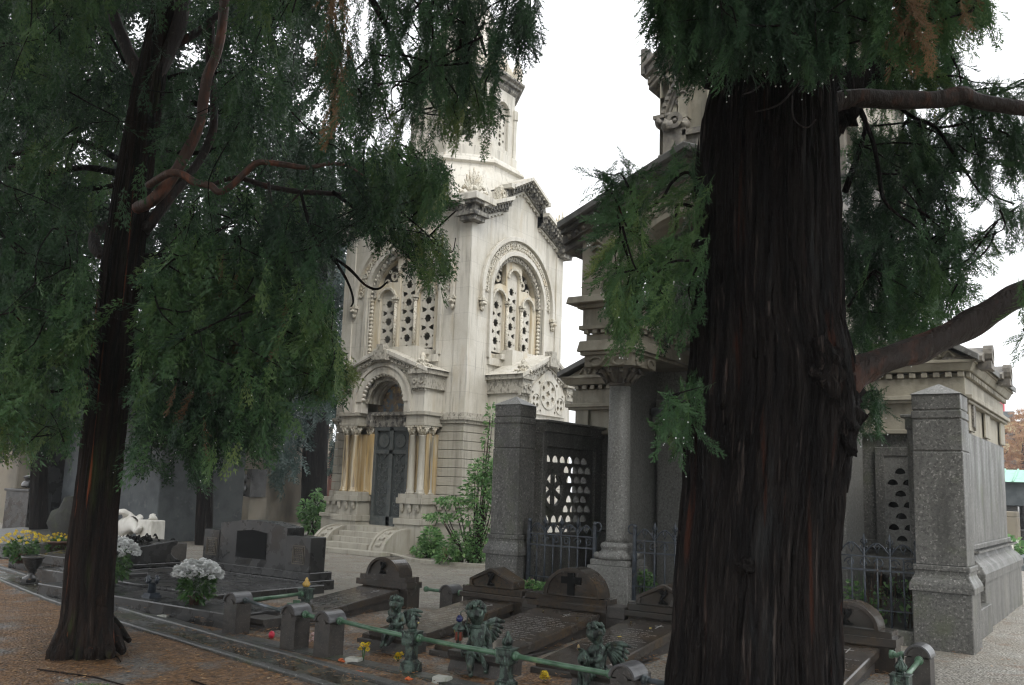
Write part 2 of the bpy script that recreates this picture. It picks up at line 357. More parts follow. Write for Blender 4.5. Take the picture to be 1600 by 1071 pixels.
def strip(name, pts, w, h, z, m, dz0=0, kind='structure', wob=.006, seg=24):
    mb = MB(); P = []
    for i in range(len(pts) - 1):
        a, b = Vector(pts[i]), Vector(pts[i + 1])
        for k in range(seg): P.append(a.lerp(b, k / seg))
    P.append(Vector(pts[-1])); v = []; f = []
    for i, p in enumerate(P):
        t = (P[min(i + 1, len(P) - 1)] - P[max(i - 1, 0)]).normalized(); n = Vector((-t.y, t.x))
        g = gz(p.x, p.y) + z; w1 = wob * noise.noise(Vector((p.x * 3, p.y * 3, z)))
        for s, hh in ((-1, -.1), (-1, h - .012), (-.8, h), (.8, h), (1, h - .012), (1, -.1)):
            v.append((p.x + n.x * s * w / 2, p.y + n.y * s * w / 2, g + hh + w1))
    for i in range(len(P) - 1):
        for k in range(5): f.append((i * 6 + k, i * 6 + k + 1, i * 6 + 7 + k, i * 6 + 6 + k)[::-1])
    f.append((0, 1, 2, 3, 4, 5)); o = (len(P) - 1) * 6; f.append(tuple(o + k for k in range(6))[::-1])
    mb.add(v, f); ob = mb.build(name, m); tag(ob, kind=kind); return ob
kp = [(-19, 8.35), (-14.4, 7.5), (-11.5, 6.78), (-8.07, 6.15), (-5.65, 5.72), (-3, 5.3), (0, 4.7)]
strip('kerb', kp, .075, .035, 0, kerbm)
strip('kerb', [(x, y + .42) for x, y in kp], .085, .045, 0, kerbm)
strip('gutter_path', [(x, y + .21) for x, y in kp], .34, .012, 0, wet)
# the row's plinth kerb under the railing
def rail_y(x): return 6.70 - .068 * (x + 7.1)
strip('kerb', [(-8.45, rail_y(-8.45)), (-1.6, rail_y(-1.6))], .20, .02, 0, kerbm)
strip('kerb', [(-12.5, 7.72), (-11.0, 7.3), (-8.5, 6.72)], .12, .03, 0, kerbm)
strip('kerb', [(-13.7, 15.55), (-12.45, 14.85), (-11.6, 14.78), (-10.55, 15.15)], .1, .07, 0, marble_low, seg=10)

# loose needles, leaves and grit lying on the ground
npr = np.random.RandomState(3)
def scatter(name, n, fn, size, m, kind='stuff', tone=None, aspect=.25, lift=.008, curl=.3):
    V = []; T = []
    for _ in range(n):
        p = fn()
        if p is None: continue
        s = size * (.5 + npr.rand()); a = npr.rand() * PI; t = Vector((math.cos(a), math.sin(a), (npr.rand() - .5) * curl)); nrm = Vector((-math.sin(a), math.cos(a), (npr.rand() - .5) * curl))
        c = Vector((p[0], p[1], p[2] + lift + .004 * npr.rand())); w = aspect * (.6 + .8 * npr.rand())
        V += [c - t * s - nrm * s * w * .3, c + nrm * s * w * -1, c + t * s, c + nrm * s * w]
        tv = npr.rand() if tone is None else tone(); T += [tv] * 4
    Q = np.arange(len(V)).reshape(-1, 4)
    return tag(npmesh(name, [tuple(p) for p in V], Q, m, tone=T), kind=kind)
def in_litter():
    x = -14 + 13 * npr.rand(); y = 3.6 + 5.2 * npr.rand()
    if y > kerb_y(x) - .05 + .1: return None
    if noise.noise(Vector((x * .8, y * .8, 3))) < -.25 and npr.rand() < .6: return None
    return (x, y, gz(x, y) + .012 * noise.noise(Vector((x * .9, y * .9, 0))))
scatter('fallen_needles', 52000, in_litter, .021, fallen, aspect=.16)
scatter('fallen_leaves', 3600, in_litter, .02, fallen, aspect=.5, tone=lambda: .6 + .35 * npr.rand())
def in_plot():
    x = -9 + 8 * npr.rand(); y = 5.7 + 3.6 * npr.rand()
    if y < kerb_y(x): return None
    if noise.noise(Vector((x * 2.2, y * 2.2, 9))) < -.02: return None
    return (x, y, gz(x, y) + .014)
scatter('fallen_leaves', 13000, in_plot, .019, fallen, aspect=.35, tone=lambda: .15 + .75 * npr.rand() ** .8, lift=.02)
def on_gravel():
    x = -22 + 24 * npr.rand(); y = 6.5 + 14 * npr.rand()
    if y < kerb_y(x) + 1: return None
    if noise.noise(Vector((x * .7, y * .7, 5))) < .0: return None
    return (x, y, gz(x, y) + .01)
scatter('fallen_leaves', 5000, on_gravel, .02, fallen, aspect=.4, tone=lambda: .2 + .6 * npr.rand())
def in_left_path():
    x = -20 + 11.5 * npr.rand(); y = 6.6 + 2.6 * npr.rand()
    return None if y < kerb_y(x) + .1 else (x, y, .012)
scatter('fallen_leaves', 2500, in_left_path, .018, fallen, aspect=.4, tone=lambda: .1 + .6 * npr.rand())
# moss tuft and twigs in the foreground
mc = G(160, 1064)
def in_moss():
    a = npr.rand() * 2 * PI; r = npr.rand() ** .7
    return (mc.x + .32 * r * math.cos(a), mc.y + .16 * r * math.sin(a), gz(mc.x, mc.y))
scatter('moss', 900, in_moss, .012, moss, aspect=.3, lift=.012, curl=1.2)
mc = G(345, 1068); scatter('moss', 200, in_moss, .01, moss, aspect=.3, lift=.012, curl=1.2)
for k, pts in enumerate([[(60, 1033), (150, 1045), (215, 1062), (240, 1058)], [(300, 1050), (340, 1063), (400, 1066)], [(130, 1000), (185, 1015), (190, 1022)]]):
    mb = MB(); mb.tube([G(a, b) + zz * .0 + Vector((0, 0, gz(*G(a, b)[:2]) + .012)) for a, b in pts], [.008, .007, .005, .003][:len(pts)], 6, wob=.4)
    tag(mb.build('fallen_twig', bark_left), ['long thin twig lying on the brown needles nearest the photo bottom left', 'short dark twig on the litter near the foreground green moss, right of the other', 'small dark twig lying right at the foot of the left trunk'][k], 'twig', 'fallen twigs')
# ---------------------------------------------------------------- white marble chapel (grid aligned, both visible fronts built the same way)
marble_warm = mat('marble_ochre_tint', (.55, .50, .40), .55, [((.44, .34, .19), (7, 7, .8), .5, .68, 'noise', .8), ((.3, .27, .21), (12, 12, .8), .6, .75, 'noise', .7)], [(20, .3, .01)])
cc = Vector((-13.57, 17.27, .145)); CS = 1.1
chapel = thing('funerary_chapel', 'tall white marble chapel with arched windows, dark soot stained gable cornices and octagonal lantern', 'chapel', (cc.x * CS, cc.y * CS, 0), scale=CS, org=cc)
CX0, CX1, CY0, CY1 = -15.40, -11.74, 15.40, 19.14
def B(mb, name, m, par=chapel, bevel=.006, label=None):
    o = mb.build(name, m, par, bevel, label, org=cc); return o
def gable_top(u, c):
    d = abs(u - c)
    if d < .72: return 8.02 + (.72 - d) * .52
    return 7.25 + (1.86 - d) * .42
faces = [(FY(CY0), (CX0 + CX1) / 2 - .03, CX0, CX1, 'S'), (FX(CX1), (CY0 + CY1) / 2, CY0, CY1, 'E')]
wall = MB()
for M, c, a, b, tg in faces:
    wall.M = M
    top = [(b, 7.25), (c + .72, gable_top(c + .721, c)), (c + .72, 8.02), (c, gable_top(c, c)), (c - .72, 8.02), (c - .72, gable_top(c - .721, c)), (a, 7.25)]
    hole = archpoly(c, 4.35, 5.8, 1.06, 28)
    lo = 2.95
    holes = [hole]
    outer = [(a, lo), (b, lo)] + top
    wall.plate(outer, holes, -.22, 0)
    # corner pier strips
    wall.box(a, a + .0, 0, 0, 0, 0) if 0 else None
# plain back sides and lower body
wall.M = IDN
wall.box(CX0, CX0 + .2, CY0 + .22, CY1, 2.95, 7.25); wall.box(CX0 + .2, CX1 - .22, CY1 - .2, CY1, 2.95, 7.25)
B(wall, 'wall', marble, bevel=0)
# corner piers: slightly proud of the panel walls
for x0, x1, y0, y1 in ((CX1 - .34, CX1 + .035, CY0 - .035, CY0 + .22), (CX0 - .035, CX0 + .28, CY0 - .035, CY0 + .2), (CX1 - .3, CX1 + .035, CY1 - .26, CY1 + .035)):
    pr = MB(); pr.box(x0, x1, y0, y1, 2.96, 7.22); B(pr, 'corner_pier', marble)
# rusticated lower storey
ru = MB()
n = 8; z0 = 1.36; h = (2.86 - z0) / n
for i in range(n):
    e = .045 - .03 * i / n
    ru.box(CX0 - e, CX1 + e, CY0 - e, CY1 + e, z0 + i * h + .012, z0 + (i + 1) * h)
ru.box(CX0 + .02, CX1 - .02, CY0 + .02, CY1 - .02, .6, 2.9)
B(ru, 'lower_wall', marble_low)
pl = MB()
pl.box(CX0 - .17, CX1 + .17, CY0 - .17, CY1 + .17, .145, .78)
pl.box(CX0 - .21, CX1 + .21, CY0 - .21, CY1 + .21, .78, .86)
pl.box(CX0 - .12, CX1 + .12, CY0 - .12, CY1 + .12, .86, 1.12, tap=.03)
pl.box(CX0 - .15, CX1 + .15, CY0 - .15, CY1 + .15, 1.12, 1.22)
pl.box(CX0 - .07, CX1 + .07, CY0 - .07, CY1 + .07, 1.22, 1.36)
for i in range(20):
    x = CX0 - .05 + i * .19
    if abs(x + 13.45) > .62: pl.box(x, x + .09, CY0 - .165, CY0 - .1, 1.05, 1.12)
B(pl, 'plinth', marble_low)
im = MB()
im.box(CX0 - .06, CX1 + .06, CY0 - .06, CY1 + .06, 2.86, 2.93); im.box(CX0 - .1, CX1 + .1, CY0 - .1, CY1 + .1, 2.93, 3.0); im.box(CX0 - .045, CX1 + .045, CY0 - .045, CY1 + .045, 3.0, 3.1, tap=.01)
B(im, 'string_course', marble_mid)

def lattice(mb, cx, z0, zs, r, t=.03, cell=None, w0=-.02):
    """pierced marble grille: one column of eight pointed stars, half stars at the sides, small drops between"""
    w = r * 2; p = w * .92; holes = []; z = z0 + p * .62
    while z < zs + r - w * .34:
        lim = r if z < zs else math.sqrt(max(r * r - (z - zs) ** 2, 0))
        if lim > r * .6:
            holes.append(star(cx, z, w * .235, 8, .74))
            zc = z + p * .5
            if zc + w * .16 < zs:
                for sgn in (-1, 1):
                    x = cx + sgn * w * .285
                    holes.append([(cx + sgn * w * .40, zc - w * .14), (cx + sgn * w * .40, zc + w * .14), (cx + sgn * w * .26, zc + w * .11), (cx + sgn * w * .10, zc + w * .04), (cx + sgn * w * .10, zc - w * .04), (cx + sgn * w * .26, zc - w * .11)])
            for sgn in (-1, 1) if z + w * .1 < zs else ():
                x = cx + sgn * w * .37
                holes.append([(x, z - w * .08), (x + w * .05, z), (x, z + w * .08), (x - w * .05, z)])
        z += p
    holes.append(star(cx, z0 + p * .17, w * .10, 4, .7)); 
    mb.plate(archpoly(cx, z0, zs, r, 16), holes, w0, w0 + t)
def ring_orn(mb, c, zs, r, k, M, w, a0=0, a1=PI, s=.075):
    for i in range(k):
        a = a0 + (a1 - a0) * (i + .5) / k; x, z = c + r * math.cos(a), zs + r * math.sin(a)
        if i % 3 == 1: mb.ring(x, z, s * .55, s, w, w + .03, 0, 2 * PI, 10, M); mb.plate(star(x, z, s * .5, 4, .5), [], w, w + .02, M)
        else:
            for q in range(5):
                aa = a + (q - 2) * .035; rr = r + ((-1) ** q) * s * .5
                mb.box(c + rr * math.cos(aa) - .022, c + rr * math.cos(aa) + .022, zs + rr * math.sin(aa) - .03, zs + rr * math.sin(aa) + .03, w, w + .025, M)
for M, c, a, b, tg in faces:
    ar = MB(M)
    ar.ring(c, 5.8, 1.40, 1.50, 0, .085, 0, PI, 36); ar.ring(c, 5.8, 1.06, 1.16, -.02, .06, 0, PI, 36)
    for s in (-1, 1):
        x = c + s * 1.45; ar.box(x - .05, x + .05, 5.62, 5.8, 0, .085)
        x = c + s * 1.11; ar.box(x - .05, x + .05, 4.36, 5.8, -.02, .06)
    B(ar, 'archivolt', marble)
    oc = MB(M); oc.ring(c, 5.8, 1.161, 1.399, 0, .012, 0, PI, 36); ring_orn(oc, c, 5.8, 1.28, 26, M, .012)
    B(oc, 'carved_arch_band', marble_carved)
    # inner rope moulding and soffit carving
    ro = MB(M)
    for k in range(64):
        u = k / 63
        if u < .25: p0 = (c + 1.01, 4.4 + u / .25 * 1.4)
        elif u > .75: p0 = (c - 1.01, 5.8 - (u - .75) / .25 * 1.4)
        else:
            t = (u - .25) / .5 * PI; p0 = (c + 1.01 * math.cos(t), 5.8 + 1.01 * math.sin(t))
        ro.ell((p0[0], p0[1], -.08), (.05, .055, .05), 6)
    B(ro, 'rope_moulding', marble_carved, bevel=0)
    for s in (-1, 1):
        co = MB(M); x = c + s * 1.45
        co.box(x - .09, x + .09, 5.55, 5.62, 0, .12); co.ell((x, 5.5, .06), (.085, .08, .07), 8); co.ell((x, 5.40, .05), (.055, .09, .05), 8); co.ell((x - .03, 5.49, .12), .035, 6); co.ell((x + .03, 5.49, .12), .035, 6)
        B(co, 'corbel', marble_carved, bevel=0)
    # recessed triple lancet
    rw = .228; L3 = [(c - .585, 5.74), (c, 6.32), (c + .585, 5.74)]
    SPN = [(.31, 6.12), (.56, 6.14), (.78, 6.04), (.90, 6.06), (.82, 6.30), (.62, 6.52), (.33, 6.66)]
    fr = MB(M); fr.plate(archpoly(c, 4.35, 5.8, 1.06, 28), [archpoly(x, 4.5, zs, rw, 14) for x, zs in L3] + [[(c + x, z) for x, z in SPN], [(c - x, z) for x, z in SPN]], -.27, -.13)
    so_ = MB(M); so_.ring(c, 5.8, .93, 1.045, -.13, -.07, 0, PI, 34); ring_orn(so_, c, 5.8, .985, 34, M, -.07, s=.045); B(so_, 'inner_carved_order', marble_mid, bevel=0)
    B(fr, 'window_tracery', marble_warm)
    rs = MB(M)
    for x, zs in L3:
        rs.ring(x, zs, rw, rw + .05, -.13, -.08, 0, PI, 16)
    for x in (c - .293, c + .293):
        rs.tube([(x, 4.5, -.09), (x, 5.62, -.09)], .04, 10); rs.box(x - .06, x + .06, 4.42, 4.52, -.13, -.02); rs.ell((x, 5.66, -.09), (.06, .06, .06), 8); rs.box(x - .07, x + .07, 5.70, 5.76, -.13, -.01)
    B(rs, 'window_colonnette', marble_carved, bevel=0)
    for x, zs in L3:
        lt = MB(M); lattice(lt, x, 4.56, zs, rw - .005, .03, w0=-.22); B(lt, 'lattice_window', marble, bevel=0)
    sp = MB(M)
    [sp.ring(c + s * x, z, r * .45, r, -.26, -.23, 0, 2 * PI, 10) for s in (-1, 1) for x, z, r in ((.50, 6.30, .11), (.72, 6.17, .08), (.40, 6.52, .06), (.64, 6.42, .05))]
    B(sp, 'spandrel_roundel', marble_carved, bevel=0)
    si = MB(M); si.box(c - 1.12, c + 1.12, 4.20, 4.36, -.2, .06); si.box(c - .75, c + .9, 4.36, 4.48, -.2, .12); B(si, 'window_sill', marble)
    # dark stained cornices that follow the stepped gable
    cor = MB(M); lip = MB(M); dro = lip
    segs = [((a - .02, 7.25), (c - .72, gable_top(c - .721, c))), ((c - .72, 8.02), (c, 8.395)), ((c, 8.395), (c + .72, 8.02)), ((c + .72, gable_top(c + .721, c)), (b + .02, 7.25))]
    for (u0, v0), (u1, v1) in segs:
        ext = 0
        if u0 < a: u0 -= 0
        def sl(t0, t1, w0, w1, mb_, x0=0, x1=0):
            k = (v1 - v0) / (u1 - u0); t0 *= .76; t1 *= .76
            mb_.prism([(u0 - x0, v0 - k * x0 + t0), (u1 + x1, v1 + k * x1 + t0), (u1 + x1, v1 + k * x1 + t1), (u0 - x0, v0 - k * x0 + t1)], w0, w1)
        xa = .0; 
        sl(.0, .07, 0, .06, lip, xa, xa); sl(.07, .15, 0, .11, cor); sl(.15, .30, 0, .16, cor); sl(.30, .36, 0, .27, cor); sl(.36, .47, -.2, .33, lip)
        nn = max(3, int(abs(u1 - u0) / .105))
        for i in range(nn):
            u = u0 + (u1 - u0) * (i + .5) / nn; vv = v0 + (v1 - v0) * (i + .5) / nn
            cor.box(u - .028, u + .028, vv + .14, vv + .25, .14, .25)
            dro.ell((u, vv + .25, .275), (.024, .026, .03), 6)
            cor.box(u - .025, u + .02, vv + .07, vv + .11, .1, .15)
        n2 = max(3, int(abs(u1 - u0) / .12))
        for i in range(n2):
            u = u0 + (u1 - u0) * (i + .5) / n2; vv = v0 + (v1 - v0) * (i + .5) / n2
            lip.box(u - .03, u + .03, vv - .035, vv + .01, .0, .05)
    for s in (-1, 1):   # vertical returns at the step
        u = c + s * .72; cor.box(min(u, u + s * .1), max(u, u + s * .1), 7.74, 8.24, 0, .15); lip.box(min(u, u + s * .13), max(u, u + s * .13), 8.26, 8.36, 0, .3)
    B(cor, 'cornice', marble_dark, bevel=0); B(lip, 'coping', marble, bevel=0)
# corner cornice blocks, caps and palmette acroteria
for x, y, full in ((CX1, CY0, 1), (CX0, CY0, 0), (CX1, CY1, 0)):
    k = MB(); q = .20
    k.box(x - q, x + q, y - q, y + q, 7.22, 7.32); 
    k.box(x - q - .06, x + q + .06, y - q - .06, y + q + .06, 7.32, 7.42); k.box(x - q - .02, x + q + .02, y - q - .02, y + q + .02, 7.42, 7.55); k.box(x - q - .12, x + q + .12, y - q - .12, y + q + .12, 7.55, 7.62)
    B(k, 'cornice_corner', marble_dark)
    k = MB(); k.box(x - q - .17, x + q + .17, y - q - .17, y + q + .17, 7.62, 7.76); k.box(x - .26, x + .26, y - .26, y + .26, 7.76, 7.83); B(k, 'corner_cap', marble)
    pa = MB(Matrix.Translation((x, y, 7.83)) @ Matrix.Rotation(R_(45), 4, 'Z'))
    for i in range(9):
        t = -1.2 + 2.4 * i / 8; L = .50 - .16 * abs(t)
        pa.tube([(0, 0, .03), (math.sin(t) * L * .5, 0, .10 + math.cos(t) * L * .5), (math.sin(t) * L * .72, .0, .12 + math.cos(t) * L)], [.035, .05, .02], 6)
    for s in (-1, 1):
        pa.tube([(s * (.12 + .12 * math.cos(a)), 0, .12 + .10 * math.sin(a)) for a in [i * .6 for i in range(9)]], [.04] * 9, 6); pa.ell((s * .27, 0, .05), (.07, .05, .05), 6)
        pa.tube([(0, s * .1, .03), (0, s * .2, .12), (0, s * .26, .05)], .04, 6)
    pa.ell((0, 0, .1), (.14, .1, .12), 8)
    B(pa, 'palmette_acroterion', marble_carved, bevel=0)
# side acroteria beside the raised gable centre
for M, c, a, b, tg in faces:
    for s in (-1, 1):
        ac = MB(M); u = c + s * .86; ac.box(u - .1, u + .1, 7.90, 8.28, -.1, .08); ac.ring(u, 8.14, .03, .08, .08, .12, 0, 2 * PI, 10); ac.ell((u, 8.05, .1), .06, 6); ac.ell((u - s * .02, 8.28, 0), (.09, .08, .08), 6)
        B(ac, 'acroterion', marble_carved)
# sloping stone roof up to the lantern drum
rf = MB()
cx, cy = (CX0 + CX1) / 2, (CY0 + CY1) / 2
def octo(r, z, rot=PI / 8): return [(cx + r * math.cos(rot + i * PI / 4), cy + r * math.sin(rot + i * PI / 4), z) for i in range(8)]
sq = [(CX1 - .1, cy + .8, 7.6), (CX1 - .5, CY1 - .1, 7.6), (CX0 + .5, CY1 - .1, 7.6), (CX0 + .1, cy + .8, 7.6), (CX0 + .1, cy - .8, 7.6), (CX0 + .5, CY0 + .1, 7.6), (CX1 - .5, CY0 + .1, 7.6), (CX1 - .1, cy - .8, 7.6)]
o2 = octo(1.5, 8.95)
rf.add(sq + o2, [(i, (i + 1) % 8, 8 + (i + 1) % 8, 8 + i) for i in range(8)])
for M, c, a, b, tg in faces:   # gable roofs running back
    rf.add([(c - .80, 8.30, .0), (c + .80, 8.30, .0), (c, 8.74, .0), (c - .80, 8.30, -1.4), (c + .80, 8.30, -1.4), (c, 8.74, -1.4)], [(0, 2, 5, 3), (2, 1, 4, 5)], M)
    rf.box(c - .78, c + .78, 7.5, 8.28, -1.4, -.23, M)
rf.box(CX0 + .03, CX1 - .03, CY0 + .03, CY1 - .03, 7.2, 7.75)
B(rf, 'roof', marble, bevel=0)
dr = MB(); c3 = (cx, cy, 0)
def ol(prof, mb=None, r0=PI / 8): (mb or dr).lathe(prof, c3, 8, smooth=False, a=r0)
ol([(1.52, 8.7), (1.52, 8.98), (1.60, 9.03), (1.58, 9.10), (1.50, 9.14), (1.46, 9.22), (1.40, 9.24), (1.40, 9.48), (1.0, 9.5)])
B(dr, 'drum', marble)
la = MB()
Rl = 1.30; ap = Rl * math.cos(PI / 8); wdt = 2 * Rl * math.sin(PI / 8)
for i in range(8):
    a = i * PI / 4
    M = Matrix.Translation((cx, cy, 0)) @ Matrix.Rotation(a, 4, 'Z') @ FX(ap)
    la.plate([(-wdt / 2, 9.48), (wdt / 2, 9.48), (wdt / 2, 11.15), (-wdt / 2, 11.15)], [archpoly(0, 9.62, 10.55, .25, 12)], -.12, 0, M)
    la.ring(0, 10.55, .25, .31, 0, .03, 0, PI, 14, M)
    for s in (-1, 1): la.box(s * (wdt / 2) - .055, s * (wdt / 2) + .055, 9.5, 10.75, -.02, .045, M)
    lw = MB(M)
    hs = [circ(0, 9.75 + k * .21, .055, 8) for k in range(5)] + [circ(s * .14, 9.85 + k * .21, .04, 6) for k in range(5) for s in (-1, 1)] + [circ(0, 9.75 + .105 + k * .21, .03, 6) for k in range(4)]
    lw.plate(archpoly(0, 9.62, 10.55, .25, 12), hs, -.1, -.07)
    lb = MB(M); lb.box(-.3, .3, 9.55, 10.9, -.30, -.28)
    if i in (0, 6, 7, 5): B(lw, 'lantern_window', marble, bevel=0)
    for s in (-1, 1): la.box(s * (wdt / 2) - .075, s * (wdt / 2) + .075, 10.5, 10.72, -.02, .07, M)
B(la, 'lantern', marble, bevel=0)
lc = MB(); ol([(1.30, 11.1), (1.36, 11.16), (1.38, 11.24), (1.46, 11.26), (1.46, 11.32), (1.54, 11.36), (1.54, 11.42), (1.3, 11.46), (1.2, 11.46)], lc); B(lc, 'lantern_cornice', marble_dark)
for i in range(8):
    a = PI / 8 + i * PI / 4; p = Vector((cx + 1.34 * math.cos(a), cy + 1.34 * math.sin(a), 11.44))
    pn = MB(); pn.box(p.x - .09, p.x + .09, p.y - .09, p.y + .09, p.z, p.z + .34); pn.lathe([(.10, .34), (.12, .38), (.03, .62), (.05, .66), (.01, .72)], p, 8); B(pn, 'pinnacle', marble_carved, bevel=0)
    M = Matrix.Translation((cx, cy, 0)) @ Matrix.Rotation(i * PI / 4, 4, 'Z') @ FX(1.18)
    g = MB(M); g.prism([(-.42, 11.44), (.42, 11.44), (.42, 11.6), (0, 12.1), (-.42, 11.6)], -.1, 0); g.ring(0, 11.68, .09, .14, 0, .04, 0, 2 * PI, 12); B(g, 'lantern_gable', marble_carved, bevel=0)
sp = MB(); ol([(1.05, 11.44), (.95, 12.1), (.7, 13.1), (.34, 14.0), (.30, 14.1), (.36, 14.2), (.1, 14.5), (.1, 15.0), (.02, 15.1)], sp); B(sp, 'spire', marble, bevel=0)

# portal on the front face and the closed arm on the side face
def gabled_arm(M, c, hw, pj, eave, apex, portal):
    # M frame sits on the arm's front plane; pj = projection from the body wall
    w = MB(M)
    outer = [(c - hw, 3.06), (c + hw, 3.06), (c + hw, eave), (c, apex), (c - hw, eave)]
    if portal:
        w.plate(outer, [], -.02, -.01) if 0 else None
        arch = circ(c, 3.30, .60, 26, 0, PI)
        w.prism([(c + hw, 3.06), (c + hw, eave), (c, apex), (c, 3.30 + .60)] + [(x, y) for x, y in circ(c, 3.30, .60, 26, 0, PI) if x > c + .001][::-1] + [(c + .60, 3.06)], -.2, 0)
        w.prism([(c - .60, 3.06)] + [(x, y) for x, y in circ(c, 3.30, .60, 26, 0, PI) if x < c - .001][::-1] + [(c, 3.30 + .60), (c, apex), (c - hw, eave), (c - hw, 3.06)], -.2, 0)
        for s in (-1, 1):
            w.box(min(c + s * hw, c + s * (hw - .2)), max(c + s * hw, c + s * (hw - .2)), 3.06, eave, -pj, -.2)
    else:
        w.plate(outer, [], -.1, 0)
        for s in (-1, 1): w.box(min(c + s * hw, c + s * (hw - .1)), max(c + s * hw, c + s * (hw - .1)), 1.3, eave, -pj, -.1)
        w.box(c - hw, c + hw, 1.3, 3.05, -.1, 0)
        for i in range(8): w.box(c - hw - .012, c + hw + .012, 1.37 + i * .186, 1.37 + i * .186 + .17, -pj, .012)
        w.box(c - hw - .1, c + hw + .1, .145, .86, -pj, .12); w.box(c - hw - .06, c + hw + .06, .86, 1.3, -pj, .08)
        w.box(c - hw - .06, c + hw + .06, 2.93, 3.0, -pj, .07)
    B(w, 'portal_wall' if portal else 'side_arm_wall', marble)
    # roof
    r = MB(M); e = .16
    r.add([(c - hw - e, eave + .2, e), (c, apex + .30, e), (c + hw + e, eave + .2, e), (c - hw - e, eave + .2, -pj), (c, apex + .30, -pj), (c + hw + e, eave + .2, -pj),
           (c - hw - e, eave + .12, e), (c, apex + .22, e), (c + hw + e, eave + .12, e)], [(0, 1, 4, 3), (1, 2, 5, 4), (0, 6, 7, 1), (1, 7, 8, 2)])
    r.box(c - .62, c + .62, apex - .2, apex + .36, -pj, -pj + .32)
    B(r, 'portal_roof' if portal else 'side_arm_roof', marble, bevel=0)
    k = MB(M); d = MB(M); kk = (apex - eave) / hw
    for s in (-1, 1):
        for t0, t1, w1 in ((.0, .05, .05), (.05, .17, .09), (.17, .225, .15)):
            mbx = k if t0 > 0 else d
            mbx.prism(sorted([(c, apex + t0), (c + s * (hw - .28), eave + kk * .28 + t0)]) + sorted([(c, apex + t1), (c + s * (hw - .28), eave + kk * .28 + t1)], reverse=True), 0, w1)
        for i in range(6):
            u = c + s * (.2 + i * .11); vv = apex - abs(u - c) * kk; k.ring(u, vv + .11, .015, .045, .09, .115, 0, 2 * PI, 7)
        for i in range(7):
            u = c + s * (.12 + i * .12); vv = apex - abs(u - c) * kk; d.box(u - .03, u + .03, vv - .05, vv + .01, 0, .035)
        # corner blocks on the eaves: run back along the sides
        u0, u1 = sorted((c + s * (hw + .1), c + s * (hw - .34)))
        k.box(u0 + .04, u1 - .04, eave - .20, eave + .10, -pj, .09); k.box(u0 - .02, u1 + .02, eave + .10, eave + .20, -pj, .15)
        for q in range(7):
            k.box(u0 + .02 + q * .055, u0 + .05 + q * .055, eave - .25, eave - .2, .0, .06)
        um = (u0 + u1) / 2
        for q in (-.09, .09): k.ring(um + q, eave - .05, .02, .06, .09, .12, 0, 2 * PI, 10)
        fi = MB(M @ Matrix.Translation((um, eave + .2, -.02)) @ Matrix.Rotation(-PI / 2, 4, 'X'))
        fi.lathe([(.20, 0), (.20, .03), (.13, .07), (.15, .10), (.07, .17), (.09, .20), (.05, .24), (.065, .29), (.02, .36)], (0, 0, 0), 8)
        for q in range(8):
            a = q * PI / 4; fi.tube([(.06 * math.cos(a), .06 * math.sin(a), .1), (.19 * math.cos(a), .19 * math.sin(a), .1), (.21 * math.cos(a), .21 * math.sin(a), .03)], .022, 5)
            fi.tube([(.04 * math.cos(a), .04 * math.sin(a), .2), (.11 * math.cos(a), .11 * math.sin(a), .2), (.12 * math.cos(a), .12 * math.sin(a), .15)], .018, 5)
        B(fi, 'finial', marble_carved, bevel=0)
    k.box(c - .17, c + .17, apex + .02, apex + .22, 0, .2); k.box(c - .24, c + .24, apex + .0, apex + .1, 0, .17); k.box(c - .10, c + .10, apex + .2, apex + .36, 0, .19)
    B(k, 'gable_cornice', marble_mid, bevel=0); B(d, 'gable_trim', marble, bevel=0)
PYF = 14.80
gabled_arm(FY(PYF), -13.50, 1.17, CY0 - PYF, 3.76, 4.17, True)
gabled_arm(FX(-10.90), 17.27, 1.03, .84, 3.76, 4.22, False)
# pierced rose panel on the side arm
M = FX(-10.90); ro = MB(M); c = 17.27
outl = [(c - .74, 3.16), (c + .74, 3.16), (c + .74, 3.66), (c + .12, 4.12), (c, 4.18), (c - .12, 4.12), (c - .74, 3.66)]
hs = [star(c, 3.63, .09, 5, .7)] + [circ(c + .22 * math.cos(a), 3.63 + .22 * math.sin(a), .07, 8) for a in [PI / 2 + i * PI / 3 for i in range(6)]]
for s in (-1, 1): hs += [circ(c + s * (.5) + .1 * math.cos(a), 3.42 + .1 * math.sin(a), .055, 7) for a in [PI / 4 + i * PI / 2 for i in range(4)]] + [circ(c + s * .62, 3.62, .04, 6), circ(c + s * .36, 3.85, .045, 6), circ(c + s * .3, 3.24, .035, 6)]
ro.plate(outl, hs, .004, .05); ro.ring(c, 3.63, .30, .34, .05, .07, 0, 2 * PI, 24)
for s in (-1, 1): ro.ring(c + s * .5, 3.42, .18, .205, .05, .065, 0, 2 * PI, 18)
B(ro, 'rose_panel', marble, bevel=0)
rb = MB(M); rb.prism(outl, .001, .003); B(rb, 'rose_recess', marble_carved, bevel=0)
